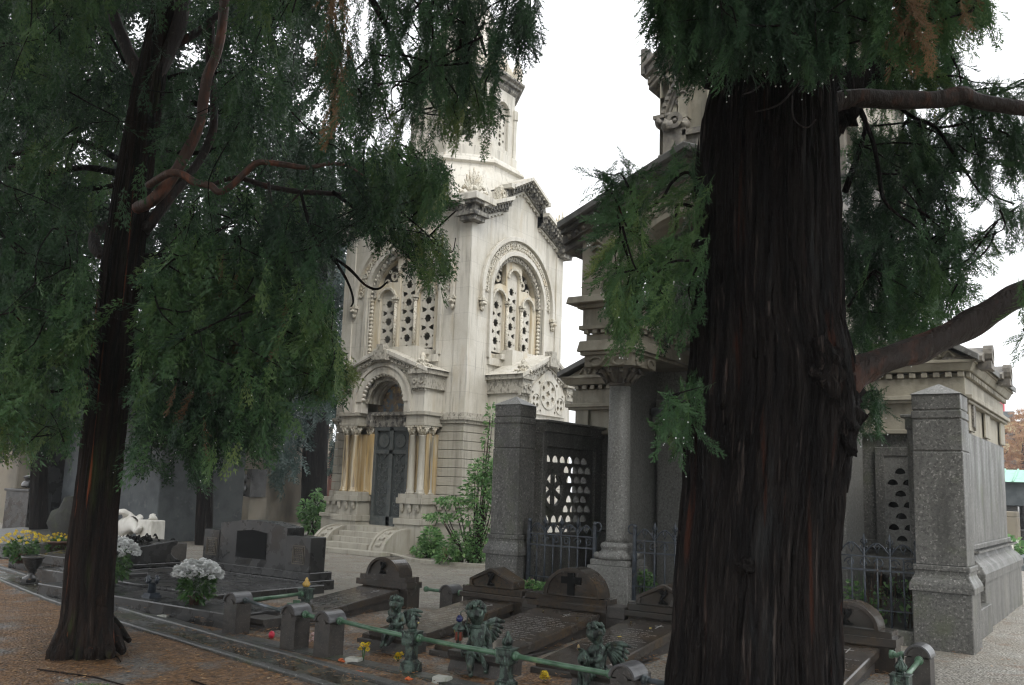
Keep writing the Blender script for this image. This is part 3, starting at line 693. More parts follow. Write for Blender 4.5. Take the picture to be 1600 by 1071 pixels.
# portal archivolts, scalloped edge, stepped inner orders, tympanum
pc = -13.50; M = FY(PYF)
pa = MB(M); pa.ring(pc, 3.30, .76, .83, 0, .06, 0, PI, 30); pa.ring(pc, 3.30, .60, .75, 0, .03, 0, PI, 30)
for s in (-1, 1): pa.box(min(pc + s * .76, pc + s * .83), max(pc + s * .76, pc + s * .83), 3.06, 3.30, 0, .06)
for i in range(19):
    a = PI * (i + .5) / 19; pa.ell((pc + .59 * math.cos(a), 3.30 + .59 * math.sin(a), -.02), (.05, .05, .05), 7)
B(pa, 'portal_archivolt', marble, bevel=0)
po = MB(M)
for k, r in enumerate((.60, .56, .52)): po.ring(pc, 3.28, r - .07, r + .02, -.22 - k * .14, -.12 - k * .14, 0, PI, 26)
ring_orn(po, pc, 3.28, .54, 20, M, -.12, s=.05)
B(po, 'inner_archivolt', marble_low, bevel=0)
ty = MB(M); ty.box(pc - .6, pc + .6, 3.0, 3.2, -.56, -.52); ty.prism(circ(pc, 3.2, .60, 24, 0, PI), -.56, -.52); 
tym = mat('tympanum_mosaic', (.20, .15, .10), .5, [((.10, .16, .22), 6, .5, .6), ((.38, .28, .14), 9, .56, .64), ((.06, .05, .045), 5, .56, .7)])
B(ty, 'tympanum', tym, bevel=0)
li = MB(M); li.box(pc - .66, pc + .66, 2.78, 3.10, -.56, -.34); li.box(pc - .66, pc + .66, 3.02, 3.10, -.58, -.26)
B(li, 'lintel', marble_dark)
# jambs, piers and colonnettes
for s in (-1, 1):
    j = MB(M)
    x0, x1 = sorted((pc + s * .50, pc + s * 1.13)); j.box(x0, x1, 1.3, 2.62, -.6, -.34)
    x0, x1 = sorted((pc + s * .86, pc + s * 1.15)); j.box(x0, x1, 1.3, 2.62, -.34, -.16)
    B(j, 'portal_jamb', marble_ochre)
    x0, x1 = sorted((pc + s * .66, pc + s * 1.22)); e = MB(M)
    e.box(x0 + .03, x1 - .03, 2.84, 3.0, -.6, .0); e.box(x0 - .01, x1 + .01, 3.0, 3.08, -.6, .05); e.box(x0, x1, 2.78, 2.84, -.6, .03); B(e, 'impost', marble_low)
    x0, x1 = sorted((pc + s * .52, pc + s * .80)); e = MB(M); e.box(x0, x1, 2.78, 3.06, -.6, -.24); B(e, 'inner_impost', marble_dark)
    pb = MB(M); x0, x1 = sorted((pc + s * .56, pc + s * 1.24))
    pb.box(x0 + .05, x1 - .02, .86, 1.16, -.6, -.02); pb.box(x0, x1 + .02, 1.16, 1.28, -.6, .05); pb.box(x0 + .02, x1, 1.28, 1.36, -.6, .01)
    pb.box(x0 - .02, x1 + .04, .74, .86, -.6, .08); pb.box(x0, x1 + .02, .145, .74, -.6, .05)
    for q in range(3):
        xx = x0 + .14 + q * .21; pb.box(xx - .045, xx + .045, 1.06, 1.16, -.02, .03); pb.ell((xx, 1.04, .0), (.05, .07, .035), 8); pb.ring(xx, 1.06, .012, .028, .03, .045, 0, 2 * PI, 6)
    B(pb, 'portal_pedestal', marble_low)
    for xx, ww in ((pc + s * 1.08, -.10), (pc + s * .82, -.10), (pc + s * .66, -.42), (pc + s * 1.08, -.36)):
        cl = MB(M @ Matrix.Translation((xx, 0, ww)) @ Matrix.Rotation(-PI / 2, 4, 'X'))
        cl.lathe([(.11, 1.36), (.11, 1.39), (.085, 1.41), (.095, 1.44), (.075, 1.47), (.068, 2.56), (.08, 2.58)], (0, 0, 0), 14)
        sh = B(cl, 'colonnette', marble_ochre if s < 0 else marble_low, bevel=0)
        cp = MB(M @ Matrix.Translation((xx, 0, ww)) @ Matrix.Rotation(-PI / 2, 4, 'X'))
        cp.lathe([(.075, 2.58), (.085, 2.64), (.12, 2.74), (.11, 2.75)], (0, 0, 0), 10)
        for q in range(8):
            a = q * PI / 4 + .3; cp.tube([(.07 * math.cos(a), .07 * math.sin(a), 2.6), (.10 * math.cos(a), .10 * math.sin(a), 2.68), (.13 * math.cos(a), .13 * math.sin(a), 2.74), (.12 * math.cos(a), .12 * math.sin(a), 2.70)], .022, 5)
        cp.box(-.12, .12, -.12, .12, 2.745, 2.78)
        c2 = cp.build('capital', marble_carved, None, 0, org=cc); c2.location = (0, 0, 0); c2.parent = sh; ORG[c2.name] = cc
# door with grille
door = MB(M); door.box(pc - .50, pc + .50, .66, 2.78, -.42, -.40)
do = B(door, 'door', mat('door_panel', (.035, .042, .042), .5))
df = MB(M)
for u0, u1, v0, v1 in ((-.5, -.42, .66, 2.78), (.42, .5, .66, 2.78), (-.05, .05, .66, 2.78), (-.42, .42, .66, .86), (-.42, .42, 2.2, 2.28), (-.42, .42, 2.7, 2.78)): df.box(pc + u0, pc + u1, v0, v1, -.398, -.35)
x = df.build('door_frame', doorm, None, 0, org=cc); x.location = (0, 0, 0); x.parent = do
dg = MB(M)
for s in (-1, 1):
    for k in range(5):
        zc = 1.0 + k * .27; xc = pc + s * .235
        for r in (.10, .065, .03): dg.ring(xc, zc, r - .018, r, -.398, -.38, 0 if k % 2 else PI * .2, PI * 1.7, 12)
        dg.ring(xc - s * .1, zc + .13, .03, .05, -.398, -.38, 0, 2 * PI, 8); dg.ring(xc + s * .1, zc + .13, .03, .05, -.398, -.38, 0, 2 * PI, 8)
    dg.ring(pc + s * .235, 2.48, .05, .15, -.398, -.38, 0, 2 * PI, 12); dg.plate(star(pc + s * .235, 2.48, .1, 4, .4), [], -.398, -.385)
x = dg.build('door_grille', doorm, None, 0, org=cc); x.location = (0, 0, 0); x.parent = do
# steps and scroll blocks
for k in range(5):
    st = MB(); y1 = PYF + .2; z1 = .66 - k * .105
    st.box(pc - .62 - (.0), pc + .56, 14.72 - .19 * (k + 1), 14.72 - .19 * k + (.3 if k == 0 else 0), .145, z1)
    if k == 4: st = MB(); st.box(pc - 1.05, pc + 1.2, 14.72 - .19 * 5 - .08, 14.72 - .19 * 4, .145, .145 + .09)
    B(st, 'step', marble_low)
th = MB(); th.box(pc - .6, pc + .6, 14.7, 15.42, .3, .665); B(th, 'threshold', marble_low)
for s in (-1, 1):
    sc = MB(Matrix(((0, 0, 1, 0), (1, 0, 0, 0), (0, 1, 0, 0), (0, 0, 0, 1))))   # u=y v=z w=x
    xc = pc + s * .82 - .03; poly = [(14.75, .145), (14.75, .62)] + [(14.62 + 0 - .62 * math.sin(a), .145 + .475 * math.cos(a)) for a in [i * PI / 2 / 14 for i in range(15)]]
    sc.prism(poly[::-1], xc - .2, xc + .2)
    poly2 = [(14.75, .60), (14.75, .655)] + [(14.62 - .665 * math.sin(a), .145 + .51 * math.cos(a)) for a in [i * PI / 2 / 14 for i in range(15)]] + [(14.62 - .62 * math.sin(a), .145 + .47 * math.cos(a)) for a in [i * PI / 2 / 14 for i in range(15)]][::-1]
    for q in (-1, 1): sc.prism(poly2[::-1], xc + q * .17 - .035, xc + q * .17 + .035)
    for a in (.5, .85, 1.15):
        y, z = 14.62 - .62 * math.sin(a), .145 + .475 * math.cos(a); sc.ring(y, z, .02, .045, xc - .06, xc + .06, 0, 2 * PI, 8)
    B(sc, 'scroll_block', marble_low)
# ---------------------------------------------------------------- dark granite and sandstone mausoleum
XM = -4.82
mau = thing('granite_mausoleum', 'dark speckled granite and pale sandstone mausoleum with corner pillars, front columns and gabled tower', 'mausoleum', (XM, 14, 0))
def Q(mb, name, m, bevel=.008, par=mau, label=None): return mb.build(name, m, par, bevel, label)
def pillar(x0, x1, y0, y1):
    p = MB()
    p.box(x0, x1, y0, y1, .9, 2.14, tap=0); p.box(x0 + .004, x1 - .004, y0 + .004, y1 - .004, 2.155, 2.50); p.box(x0, x1, y0, y1, 2.515, 2.60); p.box(x0 + .006, x1 - .006, y0 + .006, y1 - .006, 2.615, 2.79)
    p.box(x0 + .015, x1 - .015, y0 + .015, y1 - .015, 2.1, 2.65)
    e = .03; p.box(x0 - e, x1 + e, y0 - e, y1 + e, .84, .90)
    prof = [(.07, .62), (.07, .68), (.055, .72), (.03, .76), (.015, .80), (.015, .84)]
    for (e0, z0), (e1, z1) in zip(prof, prof[1:]):
        p.add([(x0 - e0, y0 - e0, z0), (x1 + e0, y0 - e0, z0), (x1 + e0, y1 + e0, z0), (x0 - e0, y1 + e0, z0), (x0 - e1, y0 - e1, z1), (x1 + e1, y0 - e1, z1), (x1 + e1, y1 + e1, z1), (x0 - e1, y1 + e1, z1)], [(0, 1, 5, 4), (1, 2, 6, 5), (2, 3, 7, 6), (3, 0, 4, 7)])
    p.box(x0 - .04, x1 + .04, y0 - .04, y1 + .04, -.1, .62)
    o = Q(p, 'pillar', granite)
    c = MB(); xm, ym = (x0 + x1) / 2, (y0 + y1) / 2
    c.add([(x0 - .01, y0 - .01, 2.79), (x1 + .01, y0 - .01, 2.79), (x1 + .01, y1 + .01, 2.79), (x0 - .01, y1 + .01, 2.79), (xm, ym, 2.93)], [(3, 2, 1, 0), (0, 1, 4), (1, 2, 4), (2, 3, 4), (3, 0, 4)])
    k = c.build('pillar_cap', granite_lt, o, 0, org=ORG[mau.name]); k.location = (0, 0, 0)
pillar(-7.985, -7.51, 11.22, 11.66); pillar(-2.165, -1.645, 11.22, 11.74)
# side screens with pierced chi-rho panel
def screen(x, sgn):
    M = FX(x); s = MB(M); y0, y1 = 11.64, 13.45; lz0, lz1 = .86, 2.20; ly0, ly1 = y0 + .12, y1 - .22
    holes = []; wp = onX(864, 765, -7.42); wy, wz, wr = wp.y, wp.z, .31; sp = .215
    j = 0; z = lz0 + .08
    while z < lz1 - .08:
        y = ly0 + (.11 if j % 2 else .02)
        while y < ly1 - .02:
            r = .096
            if math.hypot(y - wy, z + .04 - wz) > wr + .095 and y - r > ly0 - .01 and y + r < ly1 + .01:
                holes.append([(y - r, z)] + [(y - r * .55, z - .022), (y, z - .01), (y + r * .55, z - .022)] + circ(y, z, r, 10, 0, PI))
            y += sp
        z += .15; j += 1
    for k in range(6):     # wheel segments
        a0 = PI / 2 + k * PI / 3 + .15; a1 = a0 + PI / 3 - .30
        holes.append([(wy + .07 * math.cos((a0 + a1) / 2), wz + .07 * math.sin((a0 + a1) / 2))] + circ(wy, wz, .245, 6, a0, a1))
    s.plate([(ly0 - .05, lz0 - .05), (ly1 + .05, lz0 - .05), (ly1 + .05, lz1 + .05), (ly0 - .05, lz1 + .05)], holes, -.03, .0)
    s.ring(wy, wz, .25, .315, 0, .02, 0, 2 * PI, 30)
    s.ring(wy + .06, wz + .14, .03, .065, 0, .03, -PI / 2, PI / 2, 10); s.box(wy - .02, wy + .02, wz - .25, wz + .25, 0, .019)
    Q(s, 'pierced_screen', granite, 0)
    f = MB(M)
    f.plate([(y0, .05), (y1, .05), (y1, 2.42), (y0, 2.42)], [[(ly0, lz0), (ly1, lz0), (ly1, lz1), (ly0, lz1)]], -.15, .05)
    f.box(y0, y1, 2.42, 2.56, -.17, .09)
    Q(f, 'screen_wall', granite); c = MB(M); c.box(y0, y1, 2.56, 2.60, -.22, .13); Q(c, 'screen_coping', granite_lt)
screen(-7.42, 1); screen(-2.15, -1)
lowk = MB(); lowk.box(-2.14, -1.70, 11.7, 13.4, -.1, .34); lowk.box(-7.9, -7.5, 11.6, 13.4, -.1, .34); lowk.box(-7.5, -2.1, 11.24, 11.5, -.1, .16); Q(lowk, 'low_kerb', granite)
fl = MB(); fl.box(-7.4, -2.16, 11.5, 13.5, -.1, .12); Q(fl, 'forecourt_slab', kerbm)
# two front columns
for x in (-6.02, 2 * XM + 6.02):
    p = MB(); p.box(x - .33, x + .29, 11.22, 11.84, -.1, .58); p.box(x - .30, x + .26, 11.25, 11.81, .58, .66); Q(p, 'pedestal', granite_lt)
    xc = x - .015; b = MB(); yc = 11.5
    b.lathe([(.27, .66), (.29, .69), (.27, .74), (.22, .77), (.215, .80), (.235, .83), (.22, .87), (.175, .89)], (xc, yc, 0), 24)
    for q in range(4):
        a = PI / 4 + q * PI / 2; b.ell((xc + .29 * math.cos(a), yc + .29 * math.sin(a), .71), (.05, .05, .05), 6)
    Q(b, 'column_base', granite_lt, 0)
    c = MB(); c.lathe([(.165, .88), (.16, .95), (.158, 2.0), (.145, 3.05)], (xc, yc, 0), 28); Q(c, 'column_shaft', granite_lt, 0)
    k = MB(); k.lathe([(.15, 3.03), (.17, 3.06), (.16, 3.09), (.19, 3.13), (.28, 3.26), (.30, 3.30)], (xc, yc, 0), 16)
    for q in range(12):
        a = q * PI / 6
        k.tube([(xc + .17 * math.cos(a), yc + .17 * math.sin(a), 3.08), (xc + .24 * math.cos(a), yc + .24 * math.sin(a), 3.18), (xc + .31 * math.cos(a), yc + .31 * math.sin(a), 3.25), (xc + .32 * math.cos(a), yc + .32 * math.sin(a), 3.2)], .035, 6)
    Q(k, 'capital', sandstone_dk, 0)
    e = MB(); M = FY(yc - .37)
    e.box(xc - .37, xc + .37, yc - .37, yc + .37, 3.28, 3.44)
    for s in (-1, 1):
        e.tube([(xc + s * (.18 + .10 * math.cos(t)), yc - .385, 3.35 + .06 * math.sin(t)) for t in [i * .7 for i in range(9)]], .018, 5)
        e.tube([(xc + s * .1, yc - .385, 3.30), (xc + s * .05, yc - .39, 3.38), (xc, yc - .385, 3.41)], .02, 5)
        e.tube([(xc + .385, yc + s * (.18 + .10 * math.cos(t)), 3.35 + .06 * math.sin(t)) for t in [i * .7 for i in range(9)]], .018, 5)
    Q(e, 'carved_abacus', sandstone, 0)
    t = MB()
    t.box(xc - .42, xc + .42, yc - .42, 13.2, 3.44, 3.49); t.box(xc - .46, xc + .46, yc - .46, 13.2, 3.49, 3.64, tap=.03); t.box(xc - .36, xc + .36, yc - .36, 13.2, 3.64, 3.74)
    for q in range(6):
        t.box(xc - .37 + q * .135, xc - .30 + q * .135, yc - .42, yc - .34, 3.74, 3.80)
        t.box(xc + .34, xc + .42, yc - .37 + q * .26, yc - .27 + q * .26, 3.74, 3.80)
    t.box(xc - .44, xc + .44, yc - .44, 13.2, 3.80, 3.86); t.box(xc - .40, xc + .40, yc - .40, 13.2, 3.86, 4.10)
    t.box(xc - .46, xc + .46, yc - .46, 13.2, 4.10, 4.16); t.box(xc - .58, xc + .5, yc - .58, 13.2, 4.16, 4.26, tap=.02)
    Q(t, 'entablature', sandstone)
# porch gable with arch
M = FY(11.16); g = MB(M); hw = 1.68; c = XM
top = lambda u: 5.34 + (hw - abs(u - c)) * .44
arch = circ(c, 4.3, 1.02, 28, 0, PI)
g.prism([(c + hw, 4.26), (c + hw, top(c + hw)), (c, top(c)), (c, 5.32)] + [p for p in arch if p[0] > c + .001][::-1] + [(c + 1.02, 4.26)], -.6, 0)
g.prism([(c - 1.02, 4.26)] + [p for p in arch if p[0] < c - .001][::-1] + [(c, 5.32), (c, top(c)), (c - hw, top(c - hw)), (c - hw, 4.26)], -.6, 0)
Q(g, 'porch_gable', sandstone)
a = MB(M); a.ring(c, 4.3, 1.20, 1.27, 0, .05, 0, PI, 30); a.ring(c, 4.3, 1.02, 1.09, 0, .06, 0, PI, 30)
for s in (-1, 1):
    for q in range(5):
        u, v = c + s * (1.36 + .02 * q), 4.75 + q * .09; a.tube([(u - .1, v, .02), (u, v + .07, .04), (u + .1, v - .01, .02)], .022, 5)
for q in range(21):
    an = PI * (q + .5) / 21; a.box(c + 1.145 * math.cos(an) - .03, c + 1.145 * math.cos(an) + .03, 4.3 + 1.145 * math.sin(an) - .03, 4.3 + 1.145 * math.sin(an) + .03, 0, .05)
Q(a, 'porch_archivolt', sandstone, 0)
rk = MB(M); dn = MB(M); E_ = .26
for s in (-1, 1):
    def seg(t0, t1, w0, w1, mb):
        P = [(c, top(c) + t0), (c + s * (hw + E_), top(c + hw) - .44 * E_ + t0), (c + s * (hw + E_), top(c + hw) - .44 * E_ + t1), (c, top(c) + t1)]
        mb.prism(P if s > 0 else P[::-1], w0, w1)
    seg(-.26, -.16, -.6, .05, dn); seg(-.16, -.03, -.6, .12, dn); seg(-.03, .03, -2.4, .2, rk); seg(.03, .13, -2.6, .30, rk)
    for q in range(16):
        u = c + s * (.1 + q * .115); v = top(u); dn.ell((u, v - .1, .13), (.035, .045, .03), 6)
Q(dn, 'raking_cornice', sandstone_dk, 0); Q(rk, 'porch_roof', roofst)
# porch interior: back wall, side jambs, door recess
pw = MB(); pw.box(c - 1.55, c - .55, 13.1, 13.5, .1, 5.2); pw.box(c + .55, c + 1.55, 13.1, 13.5, .1, 5.2); pw.box(c - .55, c + .55, 13.1, 13.5, 2.6, 5.2); pw.box(c - .55, c + .55, 13.7, 13.8, .1, 2.6)
pw.box(c - 1.66, c - 1.40, 12.2, 13.1, .1, 3.44); pw.box(c + 1.40, c + 1.66, 12.2, 13.1, .1, 3.44)
Q(pw, 'porch_back_wall', granite_lt)
for x in (c - 1.0, c + 1.0):
    pp = MB(); pp.box(x - .30, x + .30, 12.92, 13.1, .1, 2.62); pp.box(x - .36, x + .36, 12.85, 13.1, 2.62, 2.72); pp.box(x - .33, x + .33, 12.9, 13.1, 2.86, 2.98)
    Q(pp, 'porch_pilaster', granite_lt)
band = MB(); band.tube([(c - 1.35, 12.85, 2.79), (c - .62, 12.85, 2.79)], .075, 14); Q(band, 'metal_roll', mat('polished_lead', (.42, .45, .5), .25, metal=.6), 0)
# arms with small pediments
AX0, AX1, AY0, AY1 = -7.93, -1.93, 13.45, 17.4
ar = MB(); ar.box(AX0, AX1, AY0, AY1, .1, 2.52); Q(ar, 'arm_wall', granite)
pln = MB(); e = .07; pln.box(AX0 - e - .1, AX1 + e + .1, AY0 - e, AY1 + e, -.1, .60); pln.box(AX0 - .04, AX1 + .04, AY0 - .04, AY1 + .04, .98, 1.05)
for (e0, z0), (e1, z1) in zip([(.19, .60), (.19, .70), (.15, .78), (.06, .86), (.04, .92), (.12, .95)], [(.19, .70), (.15, .78), (.06, .86), (.04, .92), (.12, .95), (.12, .98)]):
    x0, x1, y0, y1 = AX0, AX1, AY0, AY1
    pln.add([(x0 - e0, y0 - e0, z0), (x1 + e0, y0 - e0, z0), (x1 + e0, y1 + e0, z0), (x0 - e0, y1 + e0, z0), (x0 - e1, y0 - e1, z1), (x1 + e1, y0 - e1, z1), (x1 + e1, y1 + e1, z1), (x0 - e1, y1 + e1, z1)], [(0, 1, 5, 4), (1, 2, 6, 5), (2, 3, 7, 6), (3, 0, 4, 7)])
Q(pln, 'arm_plinth', granite)
up = MB(); up.box(AX0 + .02, AX1 - .02, AY0 + .02, AY1 - .02, 2.52, 3.3)
up.box(AX0 - .07, AX1 + .07, AY0 - .07, AY1 + .07, 2.90, 2.94); up.box(AX0 - .11, AX1 + .11, AY0 - .11, AY1 + .11, 2.94, 3.00); up.box(AX0 - .02, AX1 + .02, AY0 - .02, AY1 + .02, 3.0, 3.24)
up.box(AX0 - .10, AX1 + .10, AY0 - .10, AY1 + .10, 3.32, 3.42, tap=-.05); up.box(AX0 - .17, AX1 + .17, AY0 - .17, AY1 + .17, 3.42, 3.46)
for s in range(40):
    x = AX0 + .05 + s * .151; up.box(x, x + .08, AY0 - .08, AY0 - .02, 3.24, 3.31)
for s in range(26):
    y = AY0 + .05 + s * .151; up.box(AX1 + .02, AX1 + .08, y, y + .08, 3.24, 3.31)
for y in (AY0 + .16, AY0 + 1.7, AY1 - .5): up.box(AX1, AX1 + .03, y, y + .5, 2.54, 2.9)
for x in (AX0 + .06, XM - 1.75, XM + 1.5, AX1 - .3): up.box(x, x + .24, AY0 - .03, AY0 + .05, 2.54, 2.9)
Q(up, 'arm_entablature', sandstone, .006)
sidep = MB(FX(AX1 + .03)); sidep.box(13.95, 14.0, 2.56, 2.88, 0, .03)
for q in range(6): sidep.ring(13.87, 2.6 + q * .05, .03, .07, 0, .03, 0, PI, 8)
Q(sidep, 'carved_panel', sandstone_dk, 0)
ledge = MB(); ledge.box(XM + 1.5, AX1 + .03, AY0 - .10, AY0, 2.48, 2.54); ledge.box(AX0 - .03, XM - 1.5, AY0 - .10, AY0, 2.48, 2.54); Q(ledge, 'ledge', sandstone)
# lattice door in the right arm front
M = FY(AY0); ld = MB(M); lc = AX1 - .72
ld.plate([(lc - .42, .3), (lc + .42, .3), (lc + .42, 2.3), (lc - .42, 2.3)], [[(lc - .30, .45), (lc + .30, .45), (lc + .30, 2.18), (lc - .30, 2.18)]], 0, .07)
Q(ld, 'lattice_frame', granite)
ld = MB(M); hs = []
for j in range(10):
    for i in range(3):
        x = lc - .2 + i * .2 + (.1 if j % 2 else 0); z = .6 + j * .15
        if abs(x - lc) < .24: hs.append([(x - .07, z), (x, z - .015), (x + .07, z)] + circ(x, z, .07, 8, 0, PI)[1:-1])
ld.plate([(lc - .30, .45), (lc + .30, .45), (lc + .30, 2.18), (lc - .30, 2.18)], hs, .02, .05); Q(ld, 'lattice_panel', granite_lt, 0)
dk = MB(M); dk.box(lc - .3, lc + .3, .45, 2.18, .002, .004); Q(dk, 'lattice_backing', dark, 0)  # black sheet on the solid wall paints the shade behind the lattice
# arm pediments (front) and roof with antefixes on the side
for a0, a1 in ((AX0 - .17, XM - 1.35), (XM + 1.35, AX1 + .17)):
    M = FY(AY0 - .1); cm = (a0 + a1) / 2; H = .42 if a0 < XM else .50
    t = MB(M); t.prism([(a0 + .1, 3.46), (a1 - .1, 3.46), (cm, 3.46 + H)], -.1, .0); 
    for q in range(7):
        u = cm - .55 + q * .18; t.tube([(u - .08, 3.5, .02), (u, 3.5 + .22 * (1 - abs(u - cm) / .9), .03), (u + .08, 3.5, .02)], .022, 5)
    Q(t, 'pediment', sandstone, 0)
    r = MB(M); k = H / (cm - a0)
    for s in (-1, 1):
        P = [(cm, 3.46 + H), (cm + s * (cm - a0 + .05), 3.46 - k * .05), (cm + s * (cm - a0 + .05), 3.55 - k * .05), (cm, 3.56 + H)]
        r.prism(P if s > 0 else P[::-1], -(AY1 - AY0) - .2, .12)
    Q(r, 'pediment_roof', roofst)
for y in (AY0 + .25, AY0 + 2.3):
    an = MB(FX(AX1 + .17)); an.prism([(y - .38, 3.44), (y + .9, 3.44), (y + .9, 3.5), (y + .25, 3.70), (y - .38, 3.5)], -.4, .08)
    an.ring(y, 3.56, .0001, .13, .06, .14, 0, 2 * PI, 12); an.ring(y, 3.56, .06, .13, .14, .17, 0, 2 * PI, 12); an.box(y - .16, y + .16, 3.36, 3.46, 0, .16)
    Q(an, 'antefix', sandstone_dk, 0)
# tower
TX0, TX1, TY0, TY1 = XM - 1.6, XM + 1.6, 13.5, 17.0
tw = MB(); tw.box(TX0 + .25, TX1 - .25, TY0 + .3, TY1, 3.4, 9.0); tw.box(TX0 + .1, TX1 - .1, 13.2, TY1, 3.4, 6.6)
Q(tw, 'tower_core', sandstone_dk)
M = FY(TY0); c = XM; tt = lambda u: 8.50 + (1.6 - abs(u - c)) * .86
T = MB(M); LOM = [(1.51, 8.16, .08), (1.33, 8.42, .08), (1.12, 8.66, .085), (.86, 8.86, .09), (.58, 9.02, .09), (.29, 9.12, .09), (0, 9.16, .09)]
SL = [(1.37, 7.62, .075), (1.18, 7.74, .085)]
T.plate([(c - 1.6, 6.6), (c + 1.6, 6.6), (c + 1.6, tt(c + 1.6)), (c, tt(c)), (c - 1.6, tt(c - 1.6))],
        [archpoly(c + s * u, z, z + .26, r, 8) for u, z, r in LOM for s in ((-1, 1) if u else (1,))] + [archpoly(c + s * u, z, z + .36, r, 10) for u, z, r in SL for s in (-1, 1)] + [archpoly(c, 7.6, 8.2, .75, 16)], -.16, 0)
T.box(c - 1.6, c - 1.3, 6.6, 8.5, -3.4, -.16); T.box(c + 1.3, c + 1.6, 6.6, 8.5, -3.4, -.16); T.box(c - 1.3, c + 1.3, 6.6, 9.4, -.26, -.20)
Q(T, 'tower_wall', sandstone)
A = MB(M)
A.ring(c, 7.45, 1.50, 1.60, 0, .09, .1, PI - .1, 34); A.ring(c, 7.45, 1.44, 1.48, 0, .05, .1, PI - .1, 34)
for q in range(40):
    a = .12 + (PI - .24) * q / 39; A.box(c + 1.55 * math.cos(a) - .03, c + 1.55 * math.cos(a) + .03, 7.45 + 1.55 * math.sin(a) - .03, 7.45 + 1.55 * math.sin(a) + .03, .09, .125)
for s in (-1, 1):
    for u, z, r in LOM[:5]: A.ell((c + s * (u - .09), z - .02, .04), (.055, .05, .06), 7); A.ring(c + s * u, z + .26, r, r + .03, 0, .035, 0, PI, 10)
    for u, z, r in SL: A.ring(c + s * u, z + .36, r, r + .025, 0, .03, 0, PI, 10)
    x = c + s * 1.53; A.ell((x, 7.66, .1), (.10, .10, .12), 9, seed=1, amp=.4); A.box(x - .10, x + .10, 7.72, 7.78, 0, .2)
    x = c + s * 1.36; A.ell((x, 7.56, .16), (.13, .13, .12), 10, seed=2, amp=.4); A.ell((x, 7.74, .14), (.08, .07, .08), 8); A.ell((c + s * 1.10, 7.56, .12), (.10, .12, .1), 9, seed=3, amp=.4)
    x = c + s * 1.23; A.ring(x, 7.62, .07, .14, .16, .24, 0, 2 * PI, 18); A.ell((x, 7.62, .18), (.06, .06, .06), 8)
    A.box(c + s * 1.25 - .2, c + s * 1.25 + .2, 6.5, 7.5, 0, .18); A.box(c + s * 1.25 - .26, c + s * 1.25 + .26, 7.0, 7.06, .0, .24); A.box(c + s * .95 - .12, c + s * .95 + .12, 6.5, 7.35, 0, .12); A.box(c + s * .95 - .16, c + s * .95 + .16, 7.35, 7.45, 0, .18)
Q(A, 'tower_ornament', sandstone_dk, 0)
K = MB(M)
for s in (-1, 1):
    def seg(t0, t1, w0, w1, mb):
        P = [(c, tt(c) + t0), (c + s * 1.78, tt(c) - .86 * 1.78 + t0), (c + s * 1.78, tt(c) - .86 * 1.78 + t1), (c, tt(c) + t1)]
        mb.prism(P if s > 0 else P[::-1], w0, w1)
    seg(-.02, .05, -3.5, .07, K); seg(.05, .16, -3.5, .12, K); seg(.16, .30, -3.5, .22, K); seg(.30, .36, -3.5, .28, K)
    K.box(c + s * 1.80 - .06, c + s * 1.80 + .06, 8.55, 9.02, .0, .22)
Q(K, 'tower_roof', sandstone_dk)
# ---------------------------------------------------------------- iron fences
def fence(x0, x1, y, label, nb, curl):
    t = thing('iron_fence', label, 'fence', ((x0 + x1) / 2, y, 0), 'iron fences of the granite mausoleum')
    fr = MB()
    for x in (x0, x1):
        fr.box(x - .022, x + .022, y - .022, y + .022, .12, 1.10); fr.ell((x, y, 1.12), .035, 6)
    for z, h in ((.93, .018), (.775, .022), (.34, .014)): fr.box(x0, x1, y - .012, y + .012, z, z + h)
    fr.build('fence_frame', iron, t)
    n = nb; p = (x1 - x0) / n
    for i in range(1, n):
        b = MB(); x = x0 + i * p; hi = i % 2 == 0
        b.tube([(x, y, .12), (x, y, 1.04 if hi else .93)], .011 if not hi else .014, 6)
        if hi:
            for q in (-1, 1): b.tube([(x, y, 1.07), (x + q * .035, y, 1.10), (x + q * .03, y, 1.13), (x + q * .012, y, 1.12)], .008, 5)
            b.tube([(x, y, 1.03), (x, y, 1.13), (x, y, 1.20)], [.012, .022, .003], 6)
            for q in (-1, 1): b.tube([(x, y, 1.0), (x + q * .04, y, 1.03), (x + q * .035, y, 1.06)], .009, 5)
        b.build('baluster', iron, t)
    sc = MB()
    k = max(2, int((x1 - x0) / .16)); w = (x1 - x0) / k
    for i in range(k):
        cx_ = x0 + (i + .5) * w; s = 1 if i % 2 else -1
        sc.tube([(cx_ + s * r * math.cos(a), y, .862 + r * math.sin(a)) for a, r in [(j * .55, .062 * (1 - j * .055)) for j in range(15)]], .009, 5)
    for i in range(0, n, 2):
        xa, xb = x0 + i * p, x0 + min(i + 2, n) * p
        xm = (xa + xb) / 2
        sc.tube([(xa, y, 1.0), (xa + (xb - xa) * .3, y, .97), (xm, y, .955)][:0] or [(xa + (xb - xa) * q, y, .95 + .14 * math.sin(PI * min(1, max(0, q)))) for q in (0, .12, .25, .4, .5, .6, .75, .88, 1)], .010, 5)
        sc.tube([(xm, y, 1.09), (xm - .03, y, 1.05), (xm, y, .98), (xm + .03, y, 1.05), (xm, y, 1.09)], .009, 5)
    if curl:
        x = x1 if curl > 0 else x0
        sc.tube([(x + curl * (.05 - .05 * math.cos(a)) , y, 1.08 + .06 * math.sin(a)) for a in [j * .45 for j in range(12)]], .012, 6)
    sc.build('scrollwork', iron, t)
fence(-7.385, -6.31, 11.36, 'wrought iron fence between the left granite pillar and the round column', 8, 1)
fence(-5.70, -3.95, 11.36, 'wrought iron fence right of the round column, running behind the big tree trunk', 12, -1)
fence(-3.32, -2.18, 11.36, 'wrought iron fence between the big tree trunk and the right granite pillar', 8, 0)
